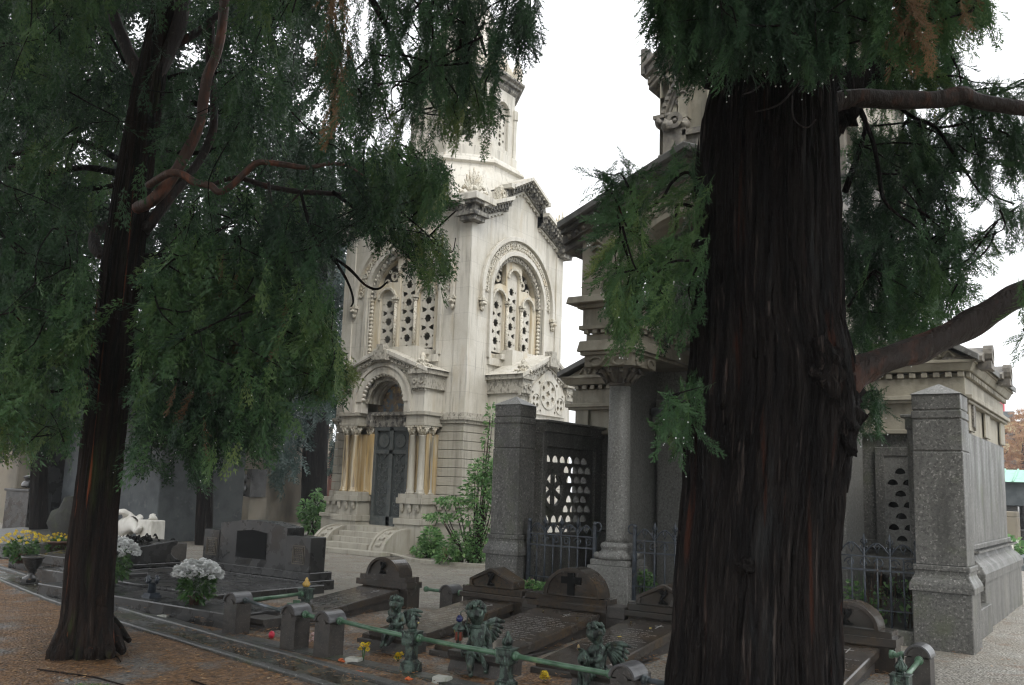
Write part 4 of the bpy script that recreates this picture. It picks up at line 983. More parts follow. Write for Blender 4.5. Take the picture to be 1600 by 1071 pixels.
# pots and plants behind and beside the fences
def leafball(n, c, r, size, seed=0, up=.4, aspect=.35):
    rs = np.random.RandomState(seed); V = []; T = []
    for _ in range(n):
        d = rs.normal(size=3); d /= np.linalg.norm(d); k = rs.rand() ** .4
        p = Vector((c[0] + r[0] * d[0] * k, c[1] + r[1] * d[1] * k, c[2] + r[2] * d[2] * k))
        a = Vector((d[0], d[1], d[2] * .6 + up + (rs.rand() - .5))).normalized(); b = a.cross(Vector(rs.normal(size=3))).normalized()
        s = size * (.6 + .8 * rs.rand()); w = s * aspect; dr_ = Vector((0, 0, -s * .35))
        V += [p, p + a * s * .5 + b * w, p + a * s + dr_, p + a * s * .5 - b * w]; tv = rs.rand() * .8 + .1; T += [tv] * 4
    return [tuple(x) for x in V], T
def leaves(name, n, c, r, size, m, par, seed=0, up=.4, aspect=.35):
    V, T = leafball(n, c, r, size, seed, up, aspect); o = ORG.get(par.name, Vector()) if par else Vector()
    return npmesh(name, V, np.arange(len(V)), m, par, T, org=tuple(o))
def pot(par, c, r, h, m):
    b = MB(); b.lathe([(r * .7, 0), (r * .95, h * .85), (r * 1.05, h * .86), (r * 1.05, h), (r * .9, h), (r * .85, h * .8)], c, 18); return b.build('pot', m, par)
def bloom_mesh(r, n, m, seed=1, tall=.8):
    rs = np.random.RandomState(seed); V = []; T = []
    for i in range(n):
        th = math.acos(1 - 1.5 * (i + .5) / n); ph = i * 2.4
        d = Vector((math.sin(th) * math.cos(ph), math.sin(th) * math.sin(ph), math.cos(th) * tall)); u = d.cross(Vector((.1, .2, 1))).normalized(); L = r * (.85 + .3 * rs.rand()); w = r * .22
        V += [d * L * .3, d * L * .75 + u * w, d * L + Vector((0, 0, -.1 * r)), d * L * .75 - u * w]; tv = .35 + .65 * rs.rand(); T += [tv] * 4
    me_o = npmesh('flower_head', [tuple(x) for x in V], np.arange(len(V)), m, None, T); me = me_o.data; bpy.data.objects.remove(me_o); return me
BW = bloom_mesh(.045, 56, petal_w, 1); BY = bloom_mesh(.028, 34, petal_y, 2, .9); BP = bloom_mesh(.022, 14, petal_p, 3); BW2 = bloom_mesh(.024, 10, petal_w, 4)
def blooms(par, me, pts):
    o0 = ORG.get(par.name, Vector())
    for k, p in enumerate(pts):
        o = bpy.data.objects.new('flower_head', me); COL.objects.link(o); o.parent = par; o.location = Vector(p) - o0
        o.rotation_euler = (rnd.uniform(-.5, .5), rnd.uniform(-.5, .5), rnd.uniform(0, 6)); s = rnd.uniform(.8, 1.2); o.scale = (s, s, s)
def dome(c, r, h, n, seed=0, zmin=.0):
    P = []
    for i in range(n):
        th = math.acos(1 - (1 - zmin) * (i + .5) / n); ph = i * 2.39996 + seed
        P.append((c[0] + r * math.sin(th) * math.cos(ph) * (1 + .12 * math.sin(i * 7)), c[1] + r * math.sin(th) * math.sin(ph), c[2] + h * math.cos(th) * (1 + .08 * math.sin(i * 5))))
    return P
p = onY(828, 909, 11.28); p.z = .02
t = thing('potted_plant', 'orange clay pot of small pink flowers against the iron fence, left of the cross headstone', 'potted plant', p); pot(t, p, .05, .09, terra)
leaves('foliage', 260, (p.x, p.y, .20), (.13, .11, .10), .045, leaf_shrub, t, 5); blooms(t, BP, dome((p.x, p.y, .19), .12, .12, 9))
t = thing('potted_plant', 'green leafy pot plant standing right beside the pink flowered pot', 'potted plant', (p.x + .22, p.y, .0)); pot(t, (p.x + .22, p.y, .0), .05, .09, darkpot); leaves('foliage', 240, (p.x + .22, p.y, .16), (.13, .1, .10), .05, leaf_shrub, t, 6)
p = onY(1004, 905, 11.62); p.z = .12
t = thing('potted_plant', 'leafy plant with a few white flowers behind the fence, right of the round column', 'potted plant', p); pot(t, p, .07, .11, darkpot); leaves('foliage', 420, (p.x, p.y, p.z + .26), (.17, .12, .16), .06, leaf_shrub, t, 8); blooms(t, BW2, [(p.x - .05, p.y - .1, p.z + .3), (p.x + .09, p.y - .1, p.z + .3), (p.x + .02, p.y - .11, p.z + .24), (p.x + .12, p.y - .06, p.z + .36)])
for k, (px, py, w, h) in enumerate([(1335, 930, .10, .3), (1358, 915, .05, .16), (1395, 925, .26, .34)]):
    p = onY(px, py, 11.75); p.z = .12
    t = thing('garden_plant', ['slender bright green sprig behind the right iron fence, closest to the big trunk', 'tiny pale green sprig behind the right iron fence, between the other two plants', 'clump of dry reed stems and green leaves beside the right granite pillar'][k], 'plant', p, 'plants behind the right fence')
    st = MB()
    for q in range(5 if k < 2 else 26):
        x, y = p.x + rnd.uniform(-w, w), p.y + rnd.uniform(-.08, .08); st.tube([(x, y, .1), (x + rnd.uniform(-.12, .12), y + rnd.uniform(-.1, .1), .12 + h * 2 * rnd.uniform(.6, 1.1))], .004, 4)
    st.build('stem', leaf_dead if k == 2 else leaf_shrub, t); leaves('foliage', 60 + 90 * (k == 2) + 60 * (k == 0), (p.x, p.y, .12 + h), (w, .08, h * .8), .06, leaf_shrub, t, 20 + k)
# ---------------------------------------------------------------- family row: five sloping slabs with headstones
GY = 9.30
def headstone(mb_, xc, kind, y0=GY, y1=GY + .26):
    M = FY(y0); d = -(y1 - y0)
    mb_.M = M
    if kind == 'round':
        mb_.box(xc - .36, xc + .42, -.12, .26, d, -.02); mb_.box(xc - .44, xc + .44, .25, .325, d - .02, .03); mb_.box(xc - .39, xc + .40, .325, .385, d, .01)
        o = circ(xc, .385, .285, 24, 0, PI, .24); mb_.prism(o, d, -.012); i_ = circ(xc, .395, .245, 24, 0, PI, .195)
        mb_.plate(o, [i_], -.012, .016)
    elif kind == 'gable':
        mb_.box(xc - .44, xc + .45, -.12, .25, d, -.03); mb_.box(xc - .46, xc + .46, .25, .31, d, .02); mb_.box(xc - .43, xc + .44, .31, .385, d, 0)
        o = [(xc - .32, .385), (xc + .32, .385), (xc + .32, .475), (xc + .02, .615), (xc - .02, .615), (xc - .32, .475)]
        mb_.prism(o, d, -.012); mb_.plate(o, [[(xc - .27, .40), (xc + .27, .40), (xc + .27, .455), (xc, .575), (xc - .27, .455)]], -.012, .016)
    else:
        mb_.box(xc - .52, xc + .46, -.12, .25, d, -.03); mb_.box(xc - .66, xc + .46, .25, .31, d, .02); mb_.box(xc - .62, xc + .45, .31, .38, d, 0)
        o = circ(xc, .385, .36, 28, 0, PI, .32); mb_.prism(o, d, -.012); mb_.plate(o, [circ(xc, .395, .315, 28, 0, PI, .27)], -.012, .018)
rows = [(-8.31, 'round', -8.66, -8.0, 12, 'sloping granite slab tomb with small round headstone, leftmost of the railed row', 0),
        (-6.575, 'gable', -6.87, -6.23, 14, 'sloping granite slab tomb with low gabled headstone, behind the small cherub on the left', 1),
        (-5.46, 'cross', -5.90, -5.08, 15, 'sloping granite slab tomb whose round headstone carries a dark cross', 2),
        (-4.32, 'gable', -4.71, -4.05, 13, 'sloping granite slab tomb with gabled headstone, its right edge hidden by the big trunk', 3),
        (-2.42, 'round', -2.82, -2.13, 10, 'sloping granite slab tomb with round headstone, right of the big trunk', 4)]
for xc, kind, x0, x1, nl, label, ki in rows:
    t = thing('slab_tomb', label, 'tomb', ((x0 + x1) / 2, 8.4, 0), 'railed family tombs')
    h = MB(); headstone(h, xc, kind); h.build('headstone', plotside if ki in () else plotstone, t, .008)
    em = MB(FY(GY))
    if kind == 'cross': em.box(xc - .042, xc + .042, .40, .645, -.01, .02); em.box(xc - .125, xc + .125, .525, .602, -.01, .019)
    else:
        em.tube([(xc, .42, .01), (xc - .02, .46, .012), (xc, .49, .014), (xc + .02, .52, .012), (xc - .01, .55, .01)], [.035, .018, .022, .03, .012], 6); em.tube([(xc - .05, .42, .01), (xc + .05, .42, .01)], .012, 6)
        for q in (-1, 1): em.tube([(xc, .48, .012), (xc + q * .035, .53, .012), (xc + q * .03, .56, .01)], .010, 5)
    em.build('cross_emblem' if kind == 'cross' else 'bronze_emblem', dark, t)
    if ki in (1, 2):
        c = MB(); c.box(xc + .46, xc + .66 if ki == 1 else xc + .68, GY, GY + .24, .20, .33); c.box(xc + .44, xc + .68, GY + .02, GY + .24, -.1, .24); c.build('linking_ledge', plotside, t, .006)
    Y0, Y1, Z0, Z1 = 7.42, 9.29, .03, .235
    sl = (Z1 - Z0) / (Y1 - Y0)
    s = MB(); th = .085
    v = []
    for e, dz in ((0, -th), (0, -.012), (.012, 0)):
        v += [(x0 + e, Y0 + e, Z0 + dz), (x1 - e, Y0 + e, Z0 + dz), (x1 - e, Y1, Z1 + dz), (x0 + e, Y1, Z1 + dz)]
    f = [(3, 2, 1, 0), (8, 9, 10, 11)]
    for l in (0, 4): f += [(l + i, l + (i + 1) % 4, l + 4 + (i + 1) % 4, l + 4 + i) for i in range(4)]
    s.add(v, f); so = s.build('slab', plotstone, t)
    k = MB(); e = .045
    k.add([(x0 + e, Y0 + e, -.2), (x1 - e, Y0 + e, -.2), (x1 - e, Y1, -.2), (x0 + e, Y1, -.2), (x0 + e, Y0 + e, Z0 - th + .001), (x1 - e, Y0 + e, Z0 - th), (x1 - e, Y1, Z1 - th), (x0 + e, Y1, Z1 - th)], [(3, 2, 1, 0), (4, 5, 6, 7), (0, 1, 5, 4), (1, 2, 6, 5), (2, 3, 7, 6), (3, 0, 4, 7)])
    k.box(x0 - .03, x1 + .03, Y0 - .05, Y1, -.2, -.02); k.build('socle', plotside, t, .006)
    ins = MB(); r2 = random.Random(ki * 7 + 3)
    def top(x, y): return (x, y, Z0 + sl * (y - Y0) + .0015)
    y = 8.86
    for li in range(nl):
        wl = (x1 - x0) * r2.uniform(.45, .78) * (.6 if li in (0, nl - 1) else 1); xa = (x0 + x1) / 2 - wl / 2; x = xa
        while x < xa + wl:
            wl_ = r2.uniform(.03, .09)     # a word, drawn as separate strokes
            q = x
            while q < x + wl_:
                a = .008 * r2.uniform(.7, 1.2); hh = .0095
                kk = r2.random()
                if kk < .6: P = [(q, y - hh), (q + .0042, y - hh), (q + .0042, y + hh), (q, y + hh)]
                else: P = [(q, y - hh), (q + a, y - hh), (q + a, y - hh + .005), (q, y - hh + .005)]
                ins.add([top(*p) for p in P], [(0, 1, 2, 3)])
                if r2.random() < .5:
                    zz_ = r2.choice((-hh, 0, hh - .004)); ins.add([top(q, y + zz_), top(q + a, y + zz_), top(q + a, y + zz_ + .004), top(q, y + zz_ + .004)], [(0, 1, 2, 3)])
                q += a + .0035
            x += wl_ + r2.uniform(.012, .03)
        y -= .062 if li % 4 else .085
    # small engraved cross at the head of the slab
    for P in ([(-.006, 8.98), (.006, 8.98), (.006, 9.14), (-.006, 9.14)], [(-.05, 9.07), (.05, 9.07), (.05, 9.082), (-.05, 9.082)]):
        ins.add([top((x0 + x1) / 2 + .12 + a, b) for a, b in P], [(0, 1, 2, 3)])
    io = ins.build('inscription', inscr, None, 0, org=ORG[t.name]); io.location = (0, 0, 0); io.parent = so
# leaves resting on the slabs
sm = [(-4.42, 8.5), (-4.3, 8.95), (-4.6, 9.1), (-5.2, 9.0), (-5.5, 8.2), (-6.4, 8.9), (-6.6, 8.0), (-8.3, 8.5), (-4.2, 8.2), (-5.7, 9.1)]
V = []; T = []
for i, (x, y) in enumerate(sm):
    z = .03 + .1096 * (y - 7.42) + .006; r = .022 if i else .03; a = i * 1.3
    t_ = Vector((math.cos(a), math.sin(a), .11)); n_ = Vector((-math.sin(a), math.cos(a), .11)); c = Vector((x, y, z))
    V += [c - t_ * r, c - n_ * r * .5, c + t_ * r, c + n_ * r * .5 + Vector((0, 0, .006))]; T += [.9] * 4
tag(npmesh('fallen_leaves', [tuple(p) for p in V], np.arange(len(V)), mat('yellow_leaf', (.5, .38, .06), .5), tone=T), kind='stuff')

# ---------------------------------------------------------------- low railing of pipes, stone posts and bronze posts
rl = thing('grave_railing', 'low railing of green pipes on stone and bronze posts round the family tombs', 'railing', (-5.4, 6.6, 0))
cap_sheen = mat('wet_sheen_cap', (.10, .10, .105), .3, [((.06, .06, .06), 8, .45, .65), ((.14, .14, .14), 40, .6, .7)], [(60, .2, .003)])  # lighter grey puts the wet sheen of the post tops into colour
def spost(x, y, rot=0, h=.35):
    g = gz(x, y); p = MB(Matrix.Translation((x, y, 0)) @ Matrix.Rotation(rot, 4, 'Z'))
    w, d = .10, .10; z = h
    prof = [(-w, z - .09), (-w, z - .10)]
    M2 = p.M @ FY(-d)
    p.prism([(-w, g - .05), (w, g - .05), (w, z - .115), (w - .02, z - .10), (-w + .02, z - .10), (-w, z - .115)], -2 * d, 0, M2)
    p.prism([(w - .015, z - .11)] + circ(0, z - .11, w - .015, 16, 0, PI) , -2 * d + .0, .0, M2)
    p.prism([(w - .05, z - .12)] + circ(0, z - .12, w - .05, 14, 0, PI), .0, .008, M2)
    p.prism([(w + .005, z - .105), (w + .005, z - .085)] + circ(0, z - .105, w + .005, 16, .15, PI - .15) + [(-w - .005, z - .085), (-w - .005, z - .105)] + circ(0, z - .11, w - .012, 16, .1, PI - .1)[::-1], -2 * d - .012, .012, M2)
    o = p.build('stone_post', plotside, rl, .005)
    c = MB(M2); c.prism(circ(0, z - .11, w + .012, 16, .12, PI - .12) + circ(0, z - .11, w - .002, 16, .12, PI - .12)[::-1], -2 * d - .014, .014)
    k = c.build('post_cap', cap_sheen, None, 0, org=ORG[rl.name]); k.location = (0, 0, 0); k.parent = o
    return o
def bpost(x, y, zt=.235, amber=False, low=0):
    g = gz(x, y); b = MB()
    b.box(x - .075, x + .075, y - .075, y + .075, g - .03, g + .10, tap=.006); b.box(x - .06, x + .06, y - .06, y + .06, g + .10, g + .125, tap=.015)
    b.box(x - .042, x + .042, y - .042, y + .042, g + .12, zt - .07); b.box(x - .065, x + .065, y - .065, y + .065, zt - .07, zt - .05, tap=-.004)
    b.box(x - .068, x + .068, y - .068, y + .068, zt - .05, zt + .045); b.box(x - .075, x + .075, y - .075, y + .075, zt + .045, zt + .057); b.box(x - .03, x + .03, y - .03, y + .03, zt + .057, zt + .072)
    for q in range(3): b.ring(x - .03 + q * .03, zt, .006, .012, y * 0 + .068, .074, 0, 2 * PI, 6, FY(y))
    o = b.build('bronze_post', bronze, rl, .004)
    f = MB(); f.lathe([(.02, 0), (.034, .015), (.038, .035), (.028, .055), (.018, .075), (.022, .09), (.006, .115)], (x, y, zt + .072), 9)
    for q in range(5): f.tube([(x + .03 * math.cos(q * 1.257), y + .03 * math.sin(q * 1.257), zt + .08), (x + .042 * math.cos(q * 1.257 + .4), y + .042 * math.sin(q * 1.257 + .4), zt + .11), (x + .012 * math.cos(q * 1.257 + .8), y + .012 * math.sin(q * 1.257 + .8), zt + .16)], [.012, .011, .003], 5)
    k = f.build('flame_finial', amber or bronze, None, 0, org=ORG[rl.name]); k.location = (0, 0, 0); k.parent = o
def rail(a, b, m=pipe_m, r=.021):
    p = MB(); a, b = Vector(a), Vector(b); p.tube([a, a.lerp(b, .5) + Vector((0, 0, -.003)), b], r, 12)
    for e, s in ((a, 1), (b, -1)):
        d = (b - a).normalized() * s; p.tube([e, e + d * .03], r * 1.75, 12); p.tube([e + d * .03, e + d * .05], r * 1.35, 12)
    p.build('rail', m, rl)
RZ = .235
P1 = (-8.18, rail_y(-8.18) + .08); P2 = (-7.12, rail_y(-7.12)); P3 = (-6.62, rail_y(-6.62)); B1 = (-5.50, rail_y(-5.5)); B2 = (-4.42, rail_y(-4.42)); P4 = (-3.27, rail_y(-3.27)); P5 = (-1.72, 8.95)
P2 = (onY(462, 970, rail_y(-7.1)).x, P2[1]); P3 = (onY(515, 980, rail_y(-6.6)).x, P3[1])
spost(*P1, h=.37); spost(*P2, h=.36); spost(*P3, h=.35); spost(*P4, h=.33); spost(*P5, h=.36)
bpost(*B1, RZ); bpost(*B2, RZ - .005)
for q in (P1, P2, P3, P4): pass
rail((P1[0] + .12, P1[1], .29), (P2[0] - .13, P2[1], .265), pipe_dk, .018); rail((P2[0] + .12, P2[1], .27), (P3[0] - .13, P3[1], .26), pipe_m); rail((P3[0] + .12, P3[1], .265), (B1[0] - .07, B1[1], RZ)); rail((B1[0] + .07, B1[1], RZ), (B2[0] - .07, B2[1], RZ - .005)); rail((B2[0] + .07, B2[1], RZ - .005), (P4[0] - .13, P4[1], .225)); rail((P4[0] + .12, P4[1], .225), (-2.0, rail_y(-2), .22), pipe_dk)
amber = mat('amber_glass', (.62, .40, .10), .25)
bl = onY(478, 927, 8.2); bpost(bl.x, bl.y, bl.z + .0, amber)
rail((P1[0], P1[1] + .14, .27), (bl.x + .01, bl.y - .08, bl.z))
spost(-7.42, 9.62, 0, .33); rail((-7.85, 9.62, .235), (-7.55, 9.62, .235)); rail((-7.29, 9.62, .235), (-7.05, 9.62, .235))
rail((-1.98, 9.0, .235), (-1.86, 9.0, .235)); pr5 = G(1410, 1064, .235)
rail((P5[0] + .02, P5[1] - .13, .24), (pr5.x, pr5.y, .235)); bpost(pr5.x, pr5.y - .05, .235)

# small bronze cross lying on the first slab's foot
cr = MB(); p = G(585 / 1, 0) if 0 else None
t = thing('bronze_cross', 'small green bronze cross standing at the foot of the leftmost sloping slab', 'cross', (-8.0, 7.5, .05))
c0 = onY(463, 945, 7.55); cr = MB(); cr.tube([(c0.x - .14, 7.55, c0.z - .005), (c0.x + .16, 7.55, c0.z + .02)], .012, 8); cr.tube([(c0.x, 7.55, c0.z - .1), (c0.x, 7.55, c0.z + .05)], .016, 8); cr.box(c0.x - .035, c0.x + .035, 7.53, 7.57, c0.z - .015, c0.z + .05)
cr.build('cross_body', pipe_m, t)
# stone foot rest blocks under the slab ends
def seat(name_, x, y, w, label, ztop=.07):
    t = MB(); g = -.12
    t.M = FX(x - w / 2); t.prism([(y - .16, g), (y + .14, g), (y + .14, ztop), (y - .17, ztop), (y - .16, ztop - .05), (y - .12, ztop - .09), (y - .15, g + .07)], 0, w)
    return t
s0 = seat('', -8.33, 7.3, .50, '', .06).build('foot_block', plotside, None, .006); tag(s0, 'carved dark block at the foot of the leftmost sloping slab, without a cherub', 'stone block')

# ---------------------------------------------------------------- bronze cherubs
def skinned(name, J, Ed, m, par, sub=2, feat=None, org=None):
    """J: {name: (pos, radius)}; Ed: [(a, b)] -> one continuous skinned surface"""
    names = list(J); me = bpy.data.meshes.new(name)
    o0 = ORG[par.name] if org is None else Vector(org)
    me.from_pydata([tuple(Vector(J[n][0]) - o0) for n in names], [(names.index(a), names.index(b)) for a, b in Ed], []); me.update()
    ob = bpy.data.objects.new(name + '_tmp', me); COL.objects.link(ob)
    sk = ob.modifiers.new('s', 'SKIN'); sk.use_smooth_shade = True; su = ob.modifiers.new('u', 'SUBSURF'); su.levels = su.render_levels = sub
    for i, n in enumerate(names):
        r = J[n][1]; me.skin_vertices[0].data[i].radius = (r, r) if not hasattr(r, '__len__') else r; me.skin_vertices[0].data[i].use_root = (i == 0)
    dg = bpy.context.evaluated_depsgraph_get(); dg.update()
    m2 = bpy.data.meshes.new_from_object(ob.evaluated_get(dg)); bpy.data.objects.remove(ob); m2.name = name
    if feat: feat(m2, o0)
    m2.materials.clear(); m2.polygons.foreach_set('use_smooth', [True] * len(m2.polygons))
    return mesh_obj(name, m2, m, par)
def cherub(x, y, z, H, rot, pose, label, wings, tilt=(0, 0)):
    t = thing('cherub_statue', label, 'statue', (x, y, z), 'bronze cherubs at the foot of the slabs')
    Rm = Matrix.Rotation(rot, 3, 'Z')
    def T(p): return Vector((x, y, z)) + Rm @ (Vector(p) * H)
    J = {}; E = []
    def a(n, p, r, to=None):
        r = r * 1.28 if not hasattr(r, '__len__') else r; J[n] = (T(p), r * H if not hasattr(r, '__len__') else (r[0] * H, r[1] * H))
        if to: E.append((to, n))
    a('pel', (0, 0, .10), .13); a('bel', (0, -.02, .25), .135, 'pel'); a('che', (0, 0, .42), .125, 'bel'); a('nec', (0, -.005, .545), .065, 'che')
    hx, hy = tilt; a('hd0', (hx * .5, -.02 + hy * .5, .64), .105, 'nec'); a('hd1', (hx, -.03 + hy, .77), .155, 'hd0'); a('hd2', (hx * 1.2, -.015 + hy, .87), .125, 'hd1')
    P = pose
    for s, k in ((-1, 'r'), (1, 'l')):
        q = P[k]
        a('sh' + k, (s * .13, 0, .475), .075, 'che'); a('el' + k, q[0], .056, 'sh' + k); a('wr' + k, q[1], .038, 'el' + k); a('hn' + k, q[2], .042, 'wr' + k)
        d = (Vector(q[2]) - Vector(q[1])).normalized(); sd = d.cross(Vector((0, 0, 1)) if abs(d.z) < .8 else Vector((0, 1, 0))).normalized(); dn = Vector((0, 0, -.35)) if abs(d.z) < .8 else Vector((0, -.35, 0))
        for f_ in range(4):
            off = sd * (.024 * (f_ - 1.5)); b = Vector(q[2]) + off * .8 + d * .03; tp = b + (d + dn).normalized() * (.05 + .012 * (f_ in (1, 2)))
            a('f%s%d' % (k, f_), b, .014, 'hn' + k); a('g%s%d' % (k, f_), tp, .010, 'f%s%d' % (k, f_))
        th = Vector(q[1]) + sd * .035 * s + d * .03; a('t' + k, th, .014, 'wr' + k); a('u' + k, th + (d + sd * s * .6).normalized() * .05, .011, 't' + k)
        g = P['leg' + k]
        a('hp' + k, (s * .09, -.06, .08), .095, 'pel'); a('kn' + k, g[0], .075, 'hp' + k); a('cf' + k, tuple((Vector(g[0]) * .6 + Vector(g[1]) * .4) + Vector((0, .015, 0))), .066, 'kn' + k); a('an' + k, g[1], .040, 'cf' + k); a('ft' + k, g[2], .034, 'an' + k)
    hc = T((hx, -.03 + hy, .76)); fwd = Rm @ Vector((0, -1, 0)); sdv = Rm @ Vector((1, 0, 0))
    def feat(m2, o0):
        for v in m2.vertices:
            p = v.co + o0; l = p - hc
            if l.length < .3 * H:
                u, w, f = l.dot(sdv) / H, l.z / H, l.dot(fwd) / H
                if f > .03:
                    dz = 0
                    for (cu, cw, r, am) in ((0, -.02, .035, .05), (.06, .015, .032, -.03), (-.06, .015, .032, -.03), (0, -.075, .03, .018), (.08, -.06, .05, .02), (-.08, -.06, .05, .02), (0, -.115, .035, .02), (0, .07, .07, .02), (0, -.05, .02, -.012)):
                        dz += am * math.exp(-((u - cu) ** 2 + (w - cw) ** 2) / (2 * r * r * .5))
                    v.co += fwd * dz * H
    bd = skinned('body', J, E, bronze, t, 3, feat)
    hr = MB(); rs = random.Random(int(x * 100))
    for i in range(70):
        th = math.acos(1 - 1.35 * rs.random()); ph = rs.random() * 2 * PI; d = Vector((math.sin(th) * math.cos(ph), math.sin(th) * math.sin(ph), math.cos(th)))
        if d.y < -.2 and d.z < .35: continue
        c = Vector((hx * 1.1, -.01 + hy, .80)) + Vector((d.x * .165, d.y * .165, d.z * .155)); q = T(c); hr.ell(q, .036 * H * rs.uniform(.7, 1.3), 7, seed=i, amp=.5)
    hr.build('hair', bronze, t)
    ears = MB()
    for s, sz in wings:
        wg = MB(); root = Vector((s * .05, .09, .44))
        for L_ in range(2):
            for i in range(8):
                f_ = i / 7; ang = .30 - 1.35 * f_; ln = (.46 - .16 * f_) * sz * (1 - .42 * L_)
                b0 = root + Vector((s * .10, .05, .10 - .12 * f_)) * (.6 + .4 * sz)
                tip = b0 + Vector((s * math.cos(ang) * .75, .38, math.sin(ang) * 1.0 - .25)).normalized() * ln
                mid = b0.lerp(tip, .55) + Vector((0, .02, .02 + .03 * (1 - f_)))
                wg.tube([T(b0), T(mid), T(tip)], [.05 * H, .062 * H * (1 - .2 * L_), .024 * H], 6)
        wg.tube([T(root), T(root + Vector((s * .1, .05, .12))), T(root + Vector((s * .22, .12, .16)) * sz)], [.035 * H, .045 * H, .02 * H], 7)
        wg.build('wing', bronze, t)
    return t, T, Rm
def drape(t, T, H, pts, seed, name='drapery'):
    d = MB(); rs = random.Random(seed)
    for p, r in pts: d.ell(T(p), tuple(H * q for q in r), 14, seed=seed, amp=.35)
    for i in range(14):
        p, r = pts[i % len(pts)]; a = rs.random() * 2 * PI
        p0 = Vector(p) + Vector((math.cos(a) * r[0], math.sin(a) * r[1], r[2] * .5)); p1 = Vector(p) + Vector((math.cos(a + .5) * r[0] * 1.05, math.sin(a + .5) * r[1] * 1.05, -r[2] * .9))
        d.tube([T(p0), T(p0.lerp(p1, .5) + Vector((math.cos(a), math.sin(a), 0)) * .02), T(p1)], [.02 * H, .03 * H, .012 * H], 6)
    return d.build(name, bronze, t)
# 1: lute player, legs hanging
c1 = onY(617, 990, 7.22); H1 = (onY(617, 926, 7.22).z - c1.z) / .98; z1 = c1.z - .02
t, T, Rm = cherub(c1.x, 7.24, z1, H1, R_(12), {'r': ((-.21, -.07, .33), (-.10, -.20, .40), (-.05, -.23, .44)), 'l': ((.23, -.06, .32), (.15, -.2, .28), (.08, -.24, .30)), 'legr': ((-.13, -.32, .10), (-.16, -.38, -.20), (-.17, -.48, -.24)), 'legl': ((.12, -.34, .12), (.02, -.40, -.14), (-.04, -.50, -.18))}, 'small green bronze cherub holding a lute to its chest, leftmost of the three', ((1, .95), (-1, .6)), tilt=(-.02, -.03))
lu = MB(); lu.ell(T((.08, -.21, .30)), (.10 * H1, .05 * H1, .13 * H1), 12); lu.tube([T((.04, -.24, .36)), T((-.10, -.24, .52)), T((-.13, -.22, .60))], .02 * H1, 6); lu.build('lute', bronze, t)
drape(t, T, H1, [((0, -.08, .06), (.19, .20, .08)), ((0, -.25, .08), (.17, .13, .07))], 3)
st = seat('', c1.x - .02, 7.30, .50, '', z1 + .03); st.build('seat', plotside, t, .006)
# 2: lantern bearer
c2 = onY(742, 1024, 7.02); H2 = (onY(742, 936, 7.02).z - c2.z) / .98
t, T, Rm = cherub(c2.x, 7.04, c2.z - .01, H2, R_(38), {'r': ((-.24, -.06, .36), (-.20, -.20, .50), (-.19, -.25, .57)), 'l': ((.22, .02, .26), (.25, -.05, .06), (.26, -.09, .01)), 'legr': ((-.12, -.30, .06), (-.10, -.36, -.22), (-.10, -.46, -.26)), 'legl': ((.14, -.30, .05), (.17, -.34, -.16), (.16, -.42, -.22))}, 'bronze cherub lifting a lantern in its right hand, middle of the three', ((1, .9),), tilt=(-.035, -.03))
hp = T((-.33, -.22, .50)); ln = MB()
ln.lathe([(.02, -.30), (.045, -.29), (.05, -.24), (.035, -.22), (.045, -.20), (.075, -.02), (.08, -.015), (.115, 0), (.11, .02), (.05, .08), (.04, .10)], (0, 0, 0), 6, Matrix.Translation(hp) @ Matrix.Scale(H2 * 1.15, 4), False)
lo = ln.build('lantern', bronze, t)
lb = MB(); lb.lathe([(.02, .10), (.05, .12), (.055, .16), (.03, .2), (.005, .21)], (0, 0, 0), 10, Matrix.Translation(hp) @ Matrix.Scale(H2 * 1.15, 4)); k = lb.build('blue_knob', mat('blue_glaze', (.02, .025, .10), .25), None, 0, org=ORG[t.name]); k.location = (0, 0, 0); k.parent = lo
lg = MB()
for i in range(6):
    a = PI / 3 * i; lg.box(-.02, .02, -.001, .001, -.17, -.04, Matrix.Translation(hp) @ Matrix.Scale(H2 * 1.15, 4) @ Matrix.Rotation(a, 4, 'Z') @ Matrix.Translation((0, .063, 0)))
k = lg.build('red_glass', mat('red_glass', (.16, .035, .02), .2), None, 0, org=ORG[t.name]); k.location = (0, 0, 0); k.parent = lo
hk = MB(); hk.tube([T((-.20, -.26, .58)), T((-.19, -.27, .75)), T((-.24, -.25, .82)), T((-.31, -.23, .80)), hp + Vector((0, 0, .15 * H2))], .012 * H2, 5); hk.tube([T((-.2, -.26, .55)), T((-.16, -.28, .40)), T((-.12, -.3, .30))], .014 * H2, 5); hk.build('hook', bronze, t)
drape(t, T, H2, [((0, -.02, .10), (.22, .20, .12)), ((-.08, -.20, .10), (.17, .17, .09)), ((.08, -.2, .03), (.14, .12, .12))], 5)
fl_ = MB(); rs = random.Random(4)
for i in range(40): fl_.ell(T((.36 + rs.uniform(-.12, .14), -.06 + rs.uniform(-.1, .1), .06 + rs.uniform(-.06, .06))), H2 * rs.uniform(.02, .04), 6, seed=i, amp=.6)
fl_.build('bronze_flowers', bronze, t)
nk = MB(); nk.tube([T((.11 * math.cos(a) - .01, .09 * math.sin(a) - .03, .53 + .02 * math.sin(a))) for a in [i * .5 for i in range(13)]], .022 * H2, 5); nk.build('garland', bronze, t)
st = seat('', c2.x + .06, 7.10, .62, '', c2.z + .03); st.build('seat', plotside, t, .006)
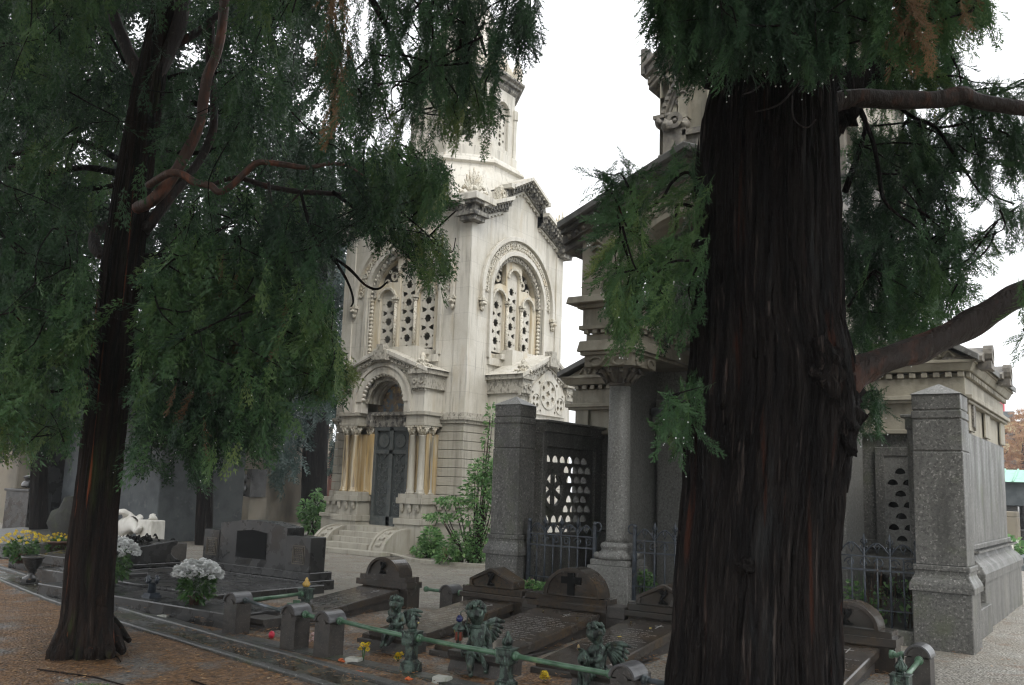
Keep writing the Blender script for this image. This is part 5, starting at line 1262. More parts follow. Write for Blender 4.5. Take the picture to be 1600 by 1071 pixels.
# 3: cherub in profile with a cloth
c3 = onY(932, 1052, 6.98); H3 = (onY(932, 969, 6.98).z - c3.z) / .98
t, T, Rm = cherub(c3.x, 7.0, c3.z - .01, H3, R_(-28), {'r': ((-.20, -.12, .34), (-.15, -.26, .40), (-.13, -.31, .44)), 'l': ((.20, -.10, .30), (.12, -.24, .28), (.05, -.29, .30)), 'legr': ((-.13, -.28, .05), (-.13, -.33, -.22), (-.14, -.43, -.26)), 'legl': ((.10, -.30, .04), (.12, -.36, -.20), (.10, -.45, -.25))}, 'bronze cherub in profile holding a cloth, rightmost of the three', ((1, 1.05), (-1, .5)), tilt=(-.01, -.05))
drape(t, T, H3, [((0, -.04, .08), (.22, .20, .12)), ((0, -.26, .04), (.17, .13, .13))], 8)
drape(t, T, H3, [((-.02, -.30, .30), (.11, .07, .13))], 9, 'cloth')
k = MB(); k.ell(T((-.17, -.34, .48)), (.03 * H3, .03 * H3, .06 * H3), 8); k.build('rose_bud', mat('faded_rose', (.35, .25, .12), .6), t)
st = seat('', c3.x + .08, 7.08, .60, '', c3.z + .03); st.build('seat', plotside, t, .006)
# wire and dried bouquet beside the third cherub
q = onY(975, 1040, 7.3); bq = MB(); rs = random.Random(11)
for i in range(30): bq.ell((q.x + rs.uniform(-.07, .07), 7.3 + rs.uniform(-.05, .05), q.z - .03 + rs.uniform(-.03, .04)), rs.uniform(.01, .02), 6, seed=i, amp=.8)
tag(bq.build('dried_bouquet', mat('faded_orange', (.42, .22, .15), .7)), 'faded orange bouquet lying on the slab behind the rightmost cherub', 'bouquet')

# ---------------------------------------------------------------- big dark tomb, its platforms
bt = thing('monumental_tomb', 'large black granite tomb with low gabled centre, dark plaque and two side wings', 'tomb', (-11.4, 9.9, 0))
yb = 9.70
m_ = MB(FY(yb)); m_.box(-12.76, -10.02, -.05, .14, -.46, .06); m_.box(-12.64, -10.04, .14, .255, -.42, .03)
m_.build('base', blackstone, bt, .01)
m_ = MB(FY(yb)); m_.prism([(-12.12, .255), (-10.60, .255), (-10.60, .865), (-11.10, .935), (-11.6, .935), (-12.12, .87)], -.34, 0)
m_.prism([(-11.74, .36), (-11.0, .36), (-11.0, .775), (-11.36, .815), (-11.74, .775)], 0, .004); m_.build('centre_block', blackstone, bt, .008)
m_ = MB(FY(yb)); m_.prism([(-11.71, .375), (-11.03, .375), (-11.03, .765), (-11.36, .80), (-11.71, .765)], .0045, .012); m_.build('plaque', dark, bt)
for a, b in ((-12.50, -12.125), (-10.595, -10.08)):
    m_ = MB(FY(yb)); m_.box(a, b, .255, .755, -.30, .012); m_.build('side_wing', blackstone, bt, .008)
    m_ = MB(FY(yb)); c = (a + b) / 2 + .02
    for k, r in enumerate((.13, .10)): m_.plate([(c - r, .36 + k * .03), (c + r, .36 + k * .03), (c + r, .63 - k * .03), (c - r, .63 - k * .03)], [[(c - r + .012, .372 + k * .03), (c + r - .012, .372 + k * .03), (c + r - .012, .618 - k * .03), (c - r + .012, .618 - k * .03)]], .012, .018 + .003 * k)
    for i in range(7):
        for j in range(4): m_.box(c - .075 + j * .04, c - .055 + j * .04 + .01 * (i % 2), .42 + i * .026, .432 + i * .026, .012, .019)
    m_.build('relief_panel', mat('bronze_relief', (.085, .07, .05), .4, [((.15, .12, .08), 30, .5, .62)]), bt)
pf = MB(); pf.box(-12.9, -9.75, 7.78, 9.7, -.12, .12); o = pf.build('tomb_platform', blackstone, None, .012); tag(o, 'wide dark stone platform in front of the large black tomb', 'platform')
pf = MB(); pf.box(-12.4, -8.40, 6.98, 7.74, -.12, .09); o = pf.build('tomb_platform', blackstone, None, .012); tag(o, 'long low dark slab under the white chrysanthemums', 'platform')
sh_ = MB(); sh_.box(-13.4, -12.0, 7.5, 8.4, -.05, .18, tap=.01); tag(sh_.build('kerb_block', blackstone, None, .01), 'small dark block partly behind the left trunk, near the urn', 'stone block')
# lantern on the platform
p = G(236, 934, .09); g = thing('grave_lantern', 'small dark metal grave lantern between the two white chrysanthemum pots', 'lantern', p)
b = MB(); b.box(p.x - .085, p.x + .085, p.y - .085, p.y + .085, .09, .12); b.box(p.x - .07, p.x + .07, p.y - .07, p.y + .07, .12, .15); b.lathe([(.05, .15), (.045, .26), (.055, .27)], (p.x, p.y, 0), 8)
for i in range(16): b.ell((p.x + .07 * math.cos(i * 1.6), p.y + .07 * math.sin(i * 1.6), .30 + .03 * math.sin(i * 2.3)), .026, 6, seed=i, amp=.7)
b.build('lantern_body', iron, g)
# chrysanthemums
def mum(px, py, z, r, h, nb, me, label, gp, potr=.09, seed=0, cl=leaf_shrub, dy=0):
    p = G(px, py, z); t = thing('potted_chrysanthemum', label, 'flower pot', p, gp)
    pot(t, p, potr, potr * 1.2, darkpot); leaves('foliage', 620, (p.x, p.y, z + h * .5), (r * .8, r * .7, h * .45), .06, leaf_mum, t, seed, .3, .3); blooms(t, me, dome((p.x, p.y, z + h * .78), r, h * .42, nb, seed, .0)); return t
leaf_mum = mat('mum_leaves', (.1, .2, .05), .5, tone=[(0, (.02, .05, .02)), (.5, (.05, .12, .03)), (1, (.11, .2, .05))], transl=.25)
mum(305, 945, .09, .27, .42, 70, BW, 'round pot of white chrysanthemums in full view beside the first stone railing post', 'white chrysanthemum pots', seed=1)
mum(172, 912, .12, .33, .50, 80, BW, 'white chrysanthemums half hidden by the left tree trunk', 'white chrysanthemum pots', seed=2)
mum(32, 880, .12, .32, .42, 54, BY, 'yellow chrysanthemums in a brown pot, the nearer and leftmost of the yellow ones', 'yellow chrysanthemum pots', .13, 3)
mum(92, 868, .2, .26, .30, 26, BY, 'wider planter of yellow chrysanthemums behind the leftmost pot, next to the left trunk', 'yellow chrysanthemum pots', .2, 4)
# urn
p = G(48, 906); b = MB(); b.lathe([(.12, 0), (.12, .03), (.05, .06), (.06, .12), (.12, .22), (.14, .30), (.16, .31), (.16, .34), (.12, .33)], p, 14); b.box(p.x - .15, p.x + .15, p.y - .15, p.y + .15, -.03, .02)
tag(b.build('stone_urn', blackstone), 'small dark urn standing on the ground in front of the yellow chrysanthemums', 'urn')
# low slabs at far left
b = MB(); b.box(-15.6, -13.0, 8.25, 8.9, -.05, .12); tag(b.build('grave_kerb', blackstone, None, .01), 'long dark grave kerb stone running behind the small urn', 'kerb stone')
b = MB(); b.add([(-20.4, 8.8, .0), (-16.4, 8.9, .0), (-16.4, 11.0, .0), (-20.4, 11.0, .0), (-20.4, 8.8, .22), (-16.4, 8.9, .28), (-16.4, 11.0, .42), (-20.4, 11.0, .34)], [(3, 2, 1, 0), (4, 5, 6, 7), (0, 1, 5, 4), (1, 2, 6, 5), (2, 3, 7, 6), (3, 0, 4, 7)])
tag(b.build('grave_slab', kerbm, None, .015), 'pale wet sloping grave slab at the left edge behind the yellow flowers', 'grave slab')
p = G(102, 866); b = MB(); b.ell((p.x, p.y, .45), (.42, .3, .62), 16, seed=3, amp=.35); tag(b.build('rough_headstone', mat('mossy_rock', (.014, .014, .011), .8, [((.028, .032, .015), 4, .5, .65)], [(20, .6, .03)])), 'rough dark boulder headstone half hidden behind the left trunk', 'headstone')
# scroll ended tomb
t = thing('scroll_tomb', 'dark grave cover with a curled scroll end and a black leafy garland on top', 'tomb', (-13.7, 9, 0))
b = MB(FX(-14.3)); b.box(8.0, 9.96, -.1, .03, 0, 1.12); b.box(8.05, 9.93, .03, .10, 0, 1.08); b.box(8.1, 9.91, .115, .17, 0, 1.05)
b.prism([(8.0, .17), (9.90, .17), (9.86, .20), (9.76, .24), (9.70, .30), (9.69, .36), (9.73, .42), (9.80, .46), (9.81, .49), (9.78, .515), (9.72, .515), (8.0, .30)], .0, 1.0); b.build('cover', blackstone, t, .008)
b = MB(); rs = random.Random(5)
for i in range(120):
    y = rs.uniform(8.6, 9.6); x = -13.75 + rs.gauss(0, .16) + .1 * math.sin(y * 8); z = .30 + (y - 8) * .126 + rs.uniform(0, .07); a = rs.random() * 6
    b.tube([(x, y, z), (x + .05 * math.cos(a), y + .05 * math.sin(a), z + rs.uniform(.0, .05)), (x + .10 * math.cos(a), y + .1 * math.sin(a), z)], [.006, .024, .004], 4)
b.build('garland', dark, t)
# white marble figure
t = thing('marble_figure', 'white marble figure bowed over a white block, just right of the left trunk', 'statue', (-15.6, 10.7, 0))
b = MB(); b.box(-17.0, -14.9, 10.3, 11.2, -.02, .34); b.build('base', plotside, t, .02)
bq = onY(214, 812, 10.45); br = onY(238, 812, 10.45); b = MB(); b.box(bq.x, br.x, 10.45, 10.75, .34, bq.z, tap=.01); b.build('block', white_st, t, .015)
rz = MB(); rz.ell(((bq.x + br.x) / 2 + .02, 10.6, bq.z + .04), (.07, .07, .06), 9, seed=2, amp=.8); rz.build('marble_rose', white_st, t)
f = lambda px, py, y=10.55: tuple(onY(px, py, y))
J = {'pel': (f(178, 838), .17), 'b1': (f(192, 828), .17), 'che': (f(205, 818), .15), 'nec': (f(216, 812), .06), 'hd': (f(222, 806, 10.65), .085), 'sh': (f(200, 806), .09), 'el': (f(192, 799, 10.4), .06), 'wr': (f(178, 803, 10.4), .045), 'hn': (f(170, 805, 10.4), .04),
     'hp': (f(180, 850), .15), 'kn': (f(203, 842, 10.5), .13), 'ft': (f(180, 848, 10.45), .08), 'sl': (f(210, 822, 10.5), .09), 'el2': (f(214, 832, 10.4), .06), 'wr2': (f(220, 822, 10.4), .05)}
skinned('body', J, [('pel', 'b1'), ('b1', 'che'), ('che', 'nec'), ('nec', 'hd'), ('che', 'sh'), ('sh', 'el'), ('el', 'wr'), ('wr', 'hn'), ('pel', 'hp'), ('hp', 'kn'), ('kn', 'ft'), ('che', 'sl'), ('sl', 'el2'), ('el2', 'wr2')], white_st, t, 2)
# small things on the ground
for k, (px, py, rz, lab) in enumerate([(64, 916, .1, 'pale square marker stone just below the dark urn'), (186, 948, .4, 'pale square marker stone next to the left trunk, below the half hidden white flowers'), (257, 968, .2, 'pale square marker stone below the long low dark slab, under the full white chrysanthemum pot'), (365, 992, .5, 'pale notched marker stone in front of the first stone railing post'), (553, 1036, .3, 'pale marker stone beside the yellow flower stem left of the bronze post'), (691, 1066, .2, 'pale square marker stone in the gutter between the two bronze posts')]):
    g0 = G(px, py); g1 = G(px, py, gz(g0.x, g0.y)); z = gz(g1.x, g1.y) + .02
    b = MB(Matrix.Translation((g1.x, g1.y, z)) @ Matrix.Rotation(rz, 4, 'Z')); b.box(-.075, .075, -.06, .06, -.03, .028, tap=.006)
    for q in (-.03, .02): b.box(q, q + .022, -.035, .035, .024, .030) if k == 3 else None
    tag(b.build('marker_stone', pale_block, None, .004), lab, 'marker stone', 'small pale marker stones along the kerb')
def gp(px, py, dz=0):
    g0 = G(px, py); g = G(px, py, gz(g0.x, g0.y)); g.z += dz; return g
p = gp(424, 998, .04); b = MB(); b.ell(p, (.034, .034, .04), 12); b.ring(p.x, p.z, .006, .02, -p.y + 0, -p.y + .0, 0, 2 * PI, 8, FY(0)) if 0 else None; b.ell((p.x + .012, p.y - .02, p.z), .02, 8)
tag(b.build('red_candle_jar', red_m), 'small bright red candle jar on the ground left of the second stone post', 'candle')
p = gp(490, 1003, .03); b = MB()
for i in range(12): b.ell((p.x + rnd.uniform(-.04, .04), p.y + rnd.uniform(-.03, .03), p.z + rnd.uniform(-.03, .05)), .018, 7, seed=i, amp=.6)
tag(b.build('artificial_flower', mat('pale_pink', (.55, .38, .36), .7)), 'crumpled pale pink flower between the second and third stone posts', 'flower')
for k, (px, py, lab, st) in enumerate([(567, 1036, 'tall stemmed yellow flower standing in the gutter, leftmost of the yellow ones', 1), (622, 1034, 'yellow flower head lying against the left bronze post', 0), (852, 1066, 'yellow flowers at the bottom edge right of the second bronze post', 0), (722, 1006, 'yellow flower tucked beside the middle cherub', 0)]):
    p = gp(px, py, .0) if k != 3 else onY(718, 999, 7.2)
    t = thing('yellow_flower', lab, 'flower', p, 'loose yellow flowers'); z0 = p.z
    hgt = .14 if st else .05
    s_ = MB()
    for q in range(4): s_.tube([(p.x, p.y, z0), (p.x + rnd.uniform(-.03, .03), p.y + rnd.uniform(-.03, .03), z0 + hgt)], .004, 4)
    s_.build('stem', leaf_shrub, t)
    blooms(t, BY, [(p.x + rnd.uniform(-.04, .04), p.y + rnd.uniform(-.03, .03), z0 + hgt + rnd.uniform(-.02, .03)) for _ in range(6)])
for k, (px, py, lab) in enumerate([(533, 1036, 'orange petal scrap left of the tall yellow flower'), (560, 1056, 'orange scrap in the gutter below the tall yellow flower'), (638, 1066, 'orange leaf at the bottom edge under the left bronze post')]):
    p = gp(px, py, .02); b = MB()
    for i in range(5): b.ell((p.x + rnd.uniform(-.03, .03), p.y + rnd.uniform(-.02, .02), p.z + rnd.uniform(0, .015)), (.022, .018, .01), 7, seed=i + k, amp=.8)
    tag(b.build('orange_petal', orange_m), lab, 'petal', 'orange petals in the gutter')
p = gp(550, 866, .03); b = MB(); b.ell((p.x, p.y, .04), (.14, .09, .04), 12, seed=1, amp=1.2); b.ell((p.x - .1, p.y, .04), (.08, .06, .03), 9, seed=4, amp=1.2); tag(b.build('crumpled_paper', mat('white_paper', (.75, .75, .75), .7)), 'crumpled white paper on the gravel before the chapel steps', 'litter')
p = gp(692, 882); b = MB(); b.ell((p.x, p.y, .09), (.12, .10, .24), 10, seed=6, amp=.6); tag(b.build('rough_stone', mat('rough_ochre_stone', (.17, .13, .07), .8, [((.08, .09, .04), 6, .5, .6)], [(20, .6, .02)])), 'upright rough stone at the edge of the planting bed beside the chapel', 'stone')
# shrubs beside the chapel
def shrub(px, py, z, parts_, label, cat='shrub', m=leaf_shrub, stems=()):
    p = G(px, py, z); t = thing('shrub', label, cat, p, 'shrubs by the chapel')
    V, T = [], []
    for i, (dx, dz, rx, rz, n, sz) in enumerate(parts_):
        n = int(n * 1.7); sz *= .62
        c = p + rh * dx; v_, t_ = leafball(n, (c.x, c.y, z + dz), (rx, rx, rz), sz, 30 + i, .35, .26); V += v_; T += t_
    npmesh('foliage', V, np.arange(len(V)), m, t, T, org=tuple(p))
    s_ = MB(); rs = random.Random(px)
    for dx, dz, rx, rz, n, sz in parts_:
        for q in range(3):
            c = p + rh * (dx + rs.uniform(-rx, rx) * .6); s_.tube([p + rh * rs.uniform(-.12, .12), p.lerp(c, .6) + Vector((0, 0, dz * .5)), c + Vector((0, 0, dz))], [.022, .015, .006], 5)
    s_.build('stem', bark_red, t)
shrub(672, 872, 0, [(0, .36, .22, .30, 330, .17), (-.12, .15, .28, .16, 170, .15), (.12, .2, .2, .2, 120, .16)], 'low bright glossy shrub against the chapel base, right of the steps')
shrub(742, 884, 0, [(.05, 1.45, .38, .38, 260, .17), (-.1, 1.0, .30, .26, 120, .16), (.2, .9, .25, .3, 90, .15), (.10, 1.9, .3, .3, 260, .14), (.28, 1.7, .22, .4, 200, .14), (.08, .5, .25, .3, 200, .13), (-.55, 1.25, .3, .08, 180, .13), (-.75, .92, .32, .07, 170, .12), (.2, 3.0, .10, .30, 60, .14), (.14, 2.5, .10, .2, 26, .14)], 'tall loose green shrub rising between the chapel and the left granite pillar')
shrub(724, 884, 0, [(-.08, .4, .28, .28, 300, .14), (.3, .22, .25, .16, 200, .14), (-.3, .16, .25, .14, 220, .14)], 'low mixed green shrub at the foot of the tall one in the planting bed')
shrub(487, 836, 0, [(0, .42, .34, .40, 260, .24), (.12, .85, .22, .3, 120, .22), (-.22, .7, .2, .3, 90, .22), (.05, 1.15, .1, .15, 30, .2)], 'bright green shrub between the black tomb and the chapel steps')
t = thing('garden_plant', 'small green plant in a brown pot by the grey pilaster behind the marble figure', 'plant', G(243, 826)); p = G(243, 826); pot(t, p, .22, .35, darkpot); leaves('foliage', 300, (p.x, p.y, .75), (.4, .4, .45), .22, leaf_shrub, t, 44)
# ---------------------------------------------------------------- misty background monuments
def bx(mb, pxl, pxr, pyt, D, dep, zb=-.1, base=None):
    """box whose front is the vertical plane Y = const through the base point"""
    a = W(pxl, 800, D); yf = a.y; x0 = onY(pxl, 800, yf).x; x1 = onY(pxr, 800, yf).x; z1 = onY((pxl + pxr) / 2, pyt, yf).z
    mb.box(x0, x1, yf, yf + dep, zb, z1); return x0, x1, yf, z1
def mono(name, label, cat, grp=None, loc=(0, 0, 0)): return thing(name, label, cat, loc, grp)
t = mono('stone_mausoleum', 'big plain blue grey stone tomb building behind the left trunk and marble figure', 'mausoleum', loc=tuple(G(180, 842)))
b = MB(); x0, x1, y, z = bx(b, 60, 246, 560, 25, 2.5); b.build('wall', greywall, t, .02)
b = MB(); bx(b, 238, 262, 560, 24.4, .6); bx(b, 45, 66, 560, 24.4, .6); b.box(x0 - .3, x1 + .3, y - .5, y, -.1, .12); b.build('pilaster', blackstone, t, .02)
b = MB()
for i in range(9): b.box(x0 + .02, x1 - .02, y - .012, y, .5 + i * .55, .515 + i * .55)
b.build('joint_line', greywall, t)
b = MB(); bx(b, 262, 276, 560, 24.6, .5); b.build('side_pilaster', greywall, t, .02)
t = mono('bust_monument', 'black bust of a man on a tall dark plinth at the left edge', 'statue', loc=tuple(G(24, 834)))
b = MB(); x0, x1, y, z = bx(b, 6, 42, 764, 24, .6); b.box(x0 - .04, x1 + .04, y - .04, y + .64, z - .06, z); b.build('plinth', blackstone, t, .01)
xc = (x0 + x1) / 2 - .02; yc = y + .3
hz = onY(26, 738, y + .3).z - z
J = {'c': ((xc, yc, z + .04), .22), 'sl': ((xc - .17, yc, z + hz * .30), .10), 'sr': ((xc + .17, yc, z + hz * .30), .10), 'ch': ((xc, yc, z + hz * .28), .19), 'n': ((xc, yc - .02, z + hz * .50), .085), 'h0': ((xc, yc - .03, z + hz * .66), .12), 'h1': ((xc, yc - .03, z + hz * .86), .13)}
J = {k: J[k] for k in ('ch', 'c', 'sl', 'sr', 'n', 'h0', 'h1')}
def bf(m2, o0):
    hc = Vector((xc, yc - .03, z + hz * .72))
    for v in m2.vertices:
        l = v.co + o0 - hc
        if l.y < -.03 and l.length < .3:
            for cu, cw, r, am in ((0, 0, .03, .05), (.045, .04, .025, -.025), (-.045, .04, .025, -.025), (0, -.07, .03, .015), (0, -.12, .035, .02)): v.co.y -= am * math.exp(-((l.x - cu) ** 2 + (l.z - cw) ** 2) / (r * r))
skinned('bust', J, [('ch', 'c'), ('ch', 'sl'), ('ch', 'sr'), ('ch', 'n'), ('n', 'h0'), ('h0', 'h1')], blackstone, t, 2, bf)
t = mono('stone_mausoleum', 'shadowy beige tomb front with a dark shop like recess, right of the plain grey one', 'mausoleum', loc=tuple(G(300, 820)))
b = MB(); x0, x1, y, z = bx(b, 276, 330, 560, 33, 3); b.box(x0, x1 + .8, y - .35, y, -.1, .5); b.build('wall', beige, t, .02)
b = MB(); bx(b, 284, 322, 690, 32.9, .1, .75); b.build('recess', mat('dim_glass', (.035, .045, .06), .3), t)
t = mono('stone_tomb', 'beige stone tomb with dark rolled capping, left of the blue grey glazed front', 'tomb', loc=tuple(G(350, 818)))
b = MB(); x0, x1, y, z = bx(b, 324, 386, 690, 34, 3.2); b.build('block', beige, t, .03)
b = MB(); xa, xb, y2, z2 = bx(b, 330, 388, 775, 33.4, .8); b.build('chest', beige, t, .02)
b = MB(); b.tube([(xa, y2 + .3, z2 + .22), (xb + .05, y2 + .3, z2 + .22)], .22, 12); b.tube([(xa, y2 + .3, z2 + .62), (xb, y2 + .3, z2 + .62)], .16, 12); b.box(xb - .1, xb + .12, y2 - .1, y2 + .6, z2, z2 + .95); b.build('rolled_capping', blackstone, t)
t = mono('glass_tomb_front', 'tall narrow blue grey glazed tomb front behind the black tomb', 'mausoleum', loc=tuple(G(405, 808)))
b = MB(); bx(b, 388, 412, 640, 37, 2.5); b.build('wall', greywall, t, .02)
b = MB(); x0, x1, y, z = bx(b, 391, 408, 650, 36.9, .08, .15); b.build('glass_panel', mat('blue_grey_glass', (.12, .16, .17), .25), t)
b = MB()
for zz_ in (1.1, 2.0, .2): b.box(x0 - .05, x1 + .05, y - .03, y, zz_, zz_ + .06)
b.build('glazing_bar', greywall, t)
t = mono('arcaded_tomb', 'far ochre stone tomb front with slim columns beside the dark cedar trunk', 'mausoleum', loc=tuple(G(435, 795)))
b = MB(); x0, x1, y, z = bx(b, 412, 436, 660, 42, 3); b.build('wall', beige, t, .02)
b = MB()
for px in (438, 441, 444): q = onY(px, 700, y); b.tube([(q.x, y, .3), (q.x, y, onY(440, 690, y).z)], .07, 8)
b.build('column', marble_low, t)
b = MB(); q0, q1 = onY(434, 700, y), onY(448, 700, y); b.box(q0.x, q1.x, y - .3, y + .5, q0.z - .1, q0.z + 1.1); b.build('lintel', beige, t, .02)
b = MB(); bx(b, 437, 458, 776, 43, 1.6); tag(b.build('far_tomb', beige, None, .02), 'small pale box tomb in the mist left of the cedar trunk', 'tomb')
p = G(434, 800); t = thing('flower_vase', 'vase of orange yellow flowers in front of the far ochre tomb front', 'flowers', p); pot(t, p, .12, .45, darkpot); npmesh('foliage', *(lambda r: (r[0], np.arange(len(r[0]))))(leafball(160, (p.x, p.y, .95), (.28, .28, .5), .12, 9)), petal_y, t, leafball(160, (p.x, p.y, .95), (.28, .28, .5), .12, 9)[1], org=tuple(p))
t = mono('boundary_wall', 'distant grey block wall in the mist behind the small pale tomb', 'wall', loc=tuple(G(455, 783)))
b = MB(); x0, x1, y, z = bx(b, 300, 505, 700, 52, .6); b.build('wall_body', greywall, t)
b = MB(); bx(b, 300, 505, 690, 51.8, .9, onY(450, 700, y).z); b.build('coping', beige, t)
b = MB(); bx(b, 508, 560, 706, 36, 2); tag(b.build('pink_wall', mat('pink_render', (.34, .17, .14), .8, [((.26, .14, .12), 2, .5, .7)]), None, .02), 'pink rendered wall glimpsed between the cedar trunk and the chapel', 'wall')
b = MB(); bx(b, 470, 500, 790, 50, 1.2); tag(b.build('far_tomb', beige, None, .02), 'small low tomb in the mist just behind the cedar trunk foot', 'tomb')
b = MB(); bx(b, -90, 20, 700, 30, 2); bx(b, -90, 20, 640, 32, 2); tag(b.build('stone_tomb', beige, None, .03), 'pale coursed stone tomb at the left edge behind the bust', 'tomb')
# right side: green roofed tomb, graves, flats, autumn tree
t = mono('canopied_tomb', 'dark stone canopy tomb with green copper roof at the right edge', 'tomb', loc=tuple(W(1590, 800, 30)))
a = W(1549, 750, 30); yf = a.y; X0 = onY(1549, 750, yf).x; X1 = X0 + 6; z_t = onY(1560, 753, yf).z; z_b = onY(1560, 790, yf).z
b = MB(); b.box(X0, X1, yf, yf + 2.6, z_b, z_t); b.build('frieze', mat('dark_blue_stone', (.045, .055, .06), .5, [((.08, .09, .095), 3, .5, .7)]), t, .02)
b = MB(); b.add([(X0 + .1, yf - .2, z_t), (X1, yf - .2, z_t), (X1, yf + 2.8, z_t), (X0 + .1, yf + 2.8, z_t), (X0 + .3, yf + 1.0, z_t + .42), (X1, yf + 1.0, z_t + .42)], [(0, 1, 5, 4), (3, 4, 5, 2), (0, 4, 3)])
for i in range(16): b.tube([(X0 + .25 + i * .38, yf - .2, z_t + .01), (X0 + .3 + i * .38, yf + 1.0, z_t + .43)], .035, 6)
b.build('copper_roof', copper, t)
for x, y in ((X0 + .25, yf + .1), (X1 - .4, yf + .1), (X0 + .25, yf + 1.9)):
    b = MB(); b.box(x, x + .45, y, y + .5, -.1, z_b); b.build('pier', blackstone, t, .02)
b = MB(); b.box(X0 - .2, X1, yf - .4, yf + 3, -.1, .25); b.box(X0 + 1.0, X1, yf + .9, yf + 1.0, .25, .9); b.build('base', beige, t, .02)
fg = [(1552, 1590, 808, 27, 'pale stepped headstone just below the canopy tomb'), (1556, 1580, 846, 25, 'white marble grave with flowers, beside the corner of the granite mausoleum'), (1583, 1640, 872, 23, 'low grey slab grave at the right edge of the photo'), (1575, 1610, 828, 28, 'dark upright stone at the right edge below the green roof')]
for k, (pl_, pr_, pt, D, lab) in enumerate(fg):
    t = mono('far_grave', lab, 'grave', 'far graves on the right', tuple(W((pl_ + pr_) / 2, pt, D)))
    b = MB(); x0, x1, y, z = bx(b, pl_, pr_, pt, D, .5 if k in (0, 3) else 1.6)
    b.box(x0 - .15, x1 + .15, y - .2, y + 1.9, -.1, .16); 
    if k == 0: b.box((x0 + x1) / 2 - .3, (x0 + x1) / 2 + .3, y, y + .5, z, z + .16)
    b.build('grave_stone', [beige, white_st, greywall, blackstone][k], t, .02)
for i, (px, py, D, m, lab) in enumerate([(1562, 880, 24, leaf_shrub, 'green grave plant with red flowers left of the low grey slab'), (1570, 855, 26, leaf_shrub, 'leafy plant between the white and the dark far graves')]):
    p = G(px, py); t = thing('garden_plant', lab, 'plant', p); o = leaves('foliage', 420, (p.x, p.y, .35), (.6, .5, .4), .2, m, t, 50 + i)
    blooms(t, BP, dome((p.x, p.y, .35), .4, .4, 8)); 
t = mono('apartment_building', 'distant orange and cream block of flats behind the autumn tree', 'building', loc=tuple(W(1550, 700, 95)))
a = W(1500, 700, 95); b = MB(); x0 = onY(1490, 700, a.y).x; b.box(x0, x0 + 5.2, a.y, a.y + 10, -.1, 10.2); b.build('wall', mat('orange_render', (.45, .2, .13), .8), t)
b = MB(); b.box(x0 + 4.2, x0 + 6.6, a.y - .4, a.y + 9, -.1, 9.6); b.build('cream_wall', mat('cream_render', (.5, .42, .25), .8), t)
for i in range(5):
    for j in range(3):
        b = MB(); b.box(x0 + 1 + j * 1.8, x0 + 2.1 + j * 1.8, a.y - .45, a.y - .02, 1.2 + i * 2.1, 2.3 + i * 2.1); b.build('window', greywall, t)
b = MB(); b.box(x0 + 3.9, x0 + 4.8, a.y, a.y + 1, 10.2, 11.8); b.build('roof_sign', red_m, t)
# ---------------------------------------------------------------- trees
def template(seed, L=.30, pairs=13, side=.11, w=.0045, sub=4, droop=.10, a0=.55, a1=.95):
    rs = np.random.RandomState(seed); Q = []
    def blade(a, b, wd, up):
        d = b - a; l = np.linalg.norm(d) + 1e-9; s = np.cross(d / l, up); n = np.linalg.norm(s)
        s = s / n if n > 1e-6 else np.array([1., 0, 0]); m = a + d * .45
        Q.append(np.array([a - s * wd * .4, m - s * wd, b, m + s * wd]))
    up = np.array([0, 0, 1.])
    pt = lambda t: np.array([L * t, .02 * math.sin(t * 3 + seed), -droop * t * t])
    for i in range(6): blade(pt(i / 6), pt((i + 1) / 6), w * 1.0, up)
    for i in range(pairs):
        t = .08 + .9 * i / pairs; prof = math.sin(min(1, (t + .12)) * PI * .86) ** .7
        for s in (-1, 1):
            if rs.rand() < .08: continue
            a = pt(t + rs.uniform(-.02, .02)); ln = side * prof * rs.uniform(.7, 1.15)
            ang = rs.uniform(a0, a1); e = rs.uniform(-.35, .35)
            d = np.array([math.cos(ang), s * math.sin(ang), e - .25]); d /= np.linalg.norm(d)
            b = a + d * ln + np.array([0, 0, -.25 * ln]); mid = (a + b) / 2 + np.array([0, 0, .08 * ln])
            n_ = np.array([rs.uniform(-.6, .6), rs.uniform(-.6, .6), 1.])
            blade(a, mid, w * 1.1, n_); blade(mid, b, w * 1.2, n_)
            for k in range(sub):
                u = .2 + .75 * k / max(1, sub)
                c = a + (b - a) * u + np.array([0, 0, .06 * ln * (1 - abs(2 * u - 1))])
                for s2 in (-1, 1):
                    dd = d * .8 + np.cross(d, up) * s2 * .6 + np.array([0, 0, rs.uniform(-.5, .2)]); dd /= np.linalg.norm(dd)
                    blade(c, c + dd * ln * .30 * rs.uniform(.7, 1.2), w * .95, n_)
    return np.array(Q)
TH = [template(s, .40, 14, .105, .0034, 3, .10, .25, .58) for s in range(5)]                                        # fine, for what hangs close
TM = [template(10 + s, .36, 9, .15, .0050, 2, .08, .28, .75) for s in range(5)]       # mid distance
TF = [template(20 + s, .9, 7, .34, .028, 1, .25) for s in range(4)]         # far trees
def inpoly(x, y, P):
    c = False; j = len(P) - 1
    for i in range(len(P)):
        if (P[i][1] > y) != (P[j][1] > y) and x < (P[j][0] - P[i][0]) * (y - P[i][1]) / (P[j][1] - P[i][1]) + P[i][0]: c = not c
        j = i
    return c
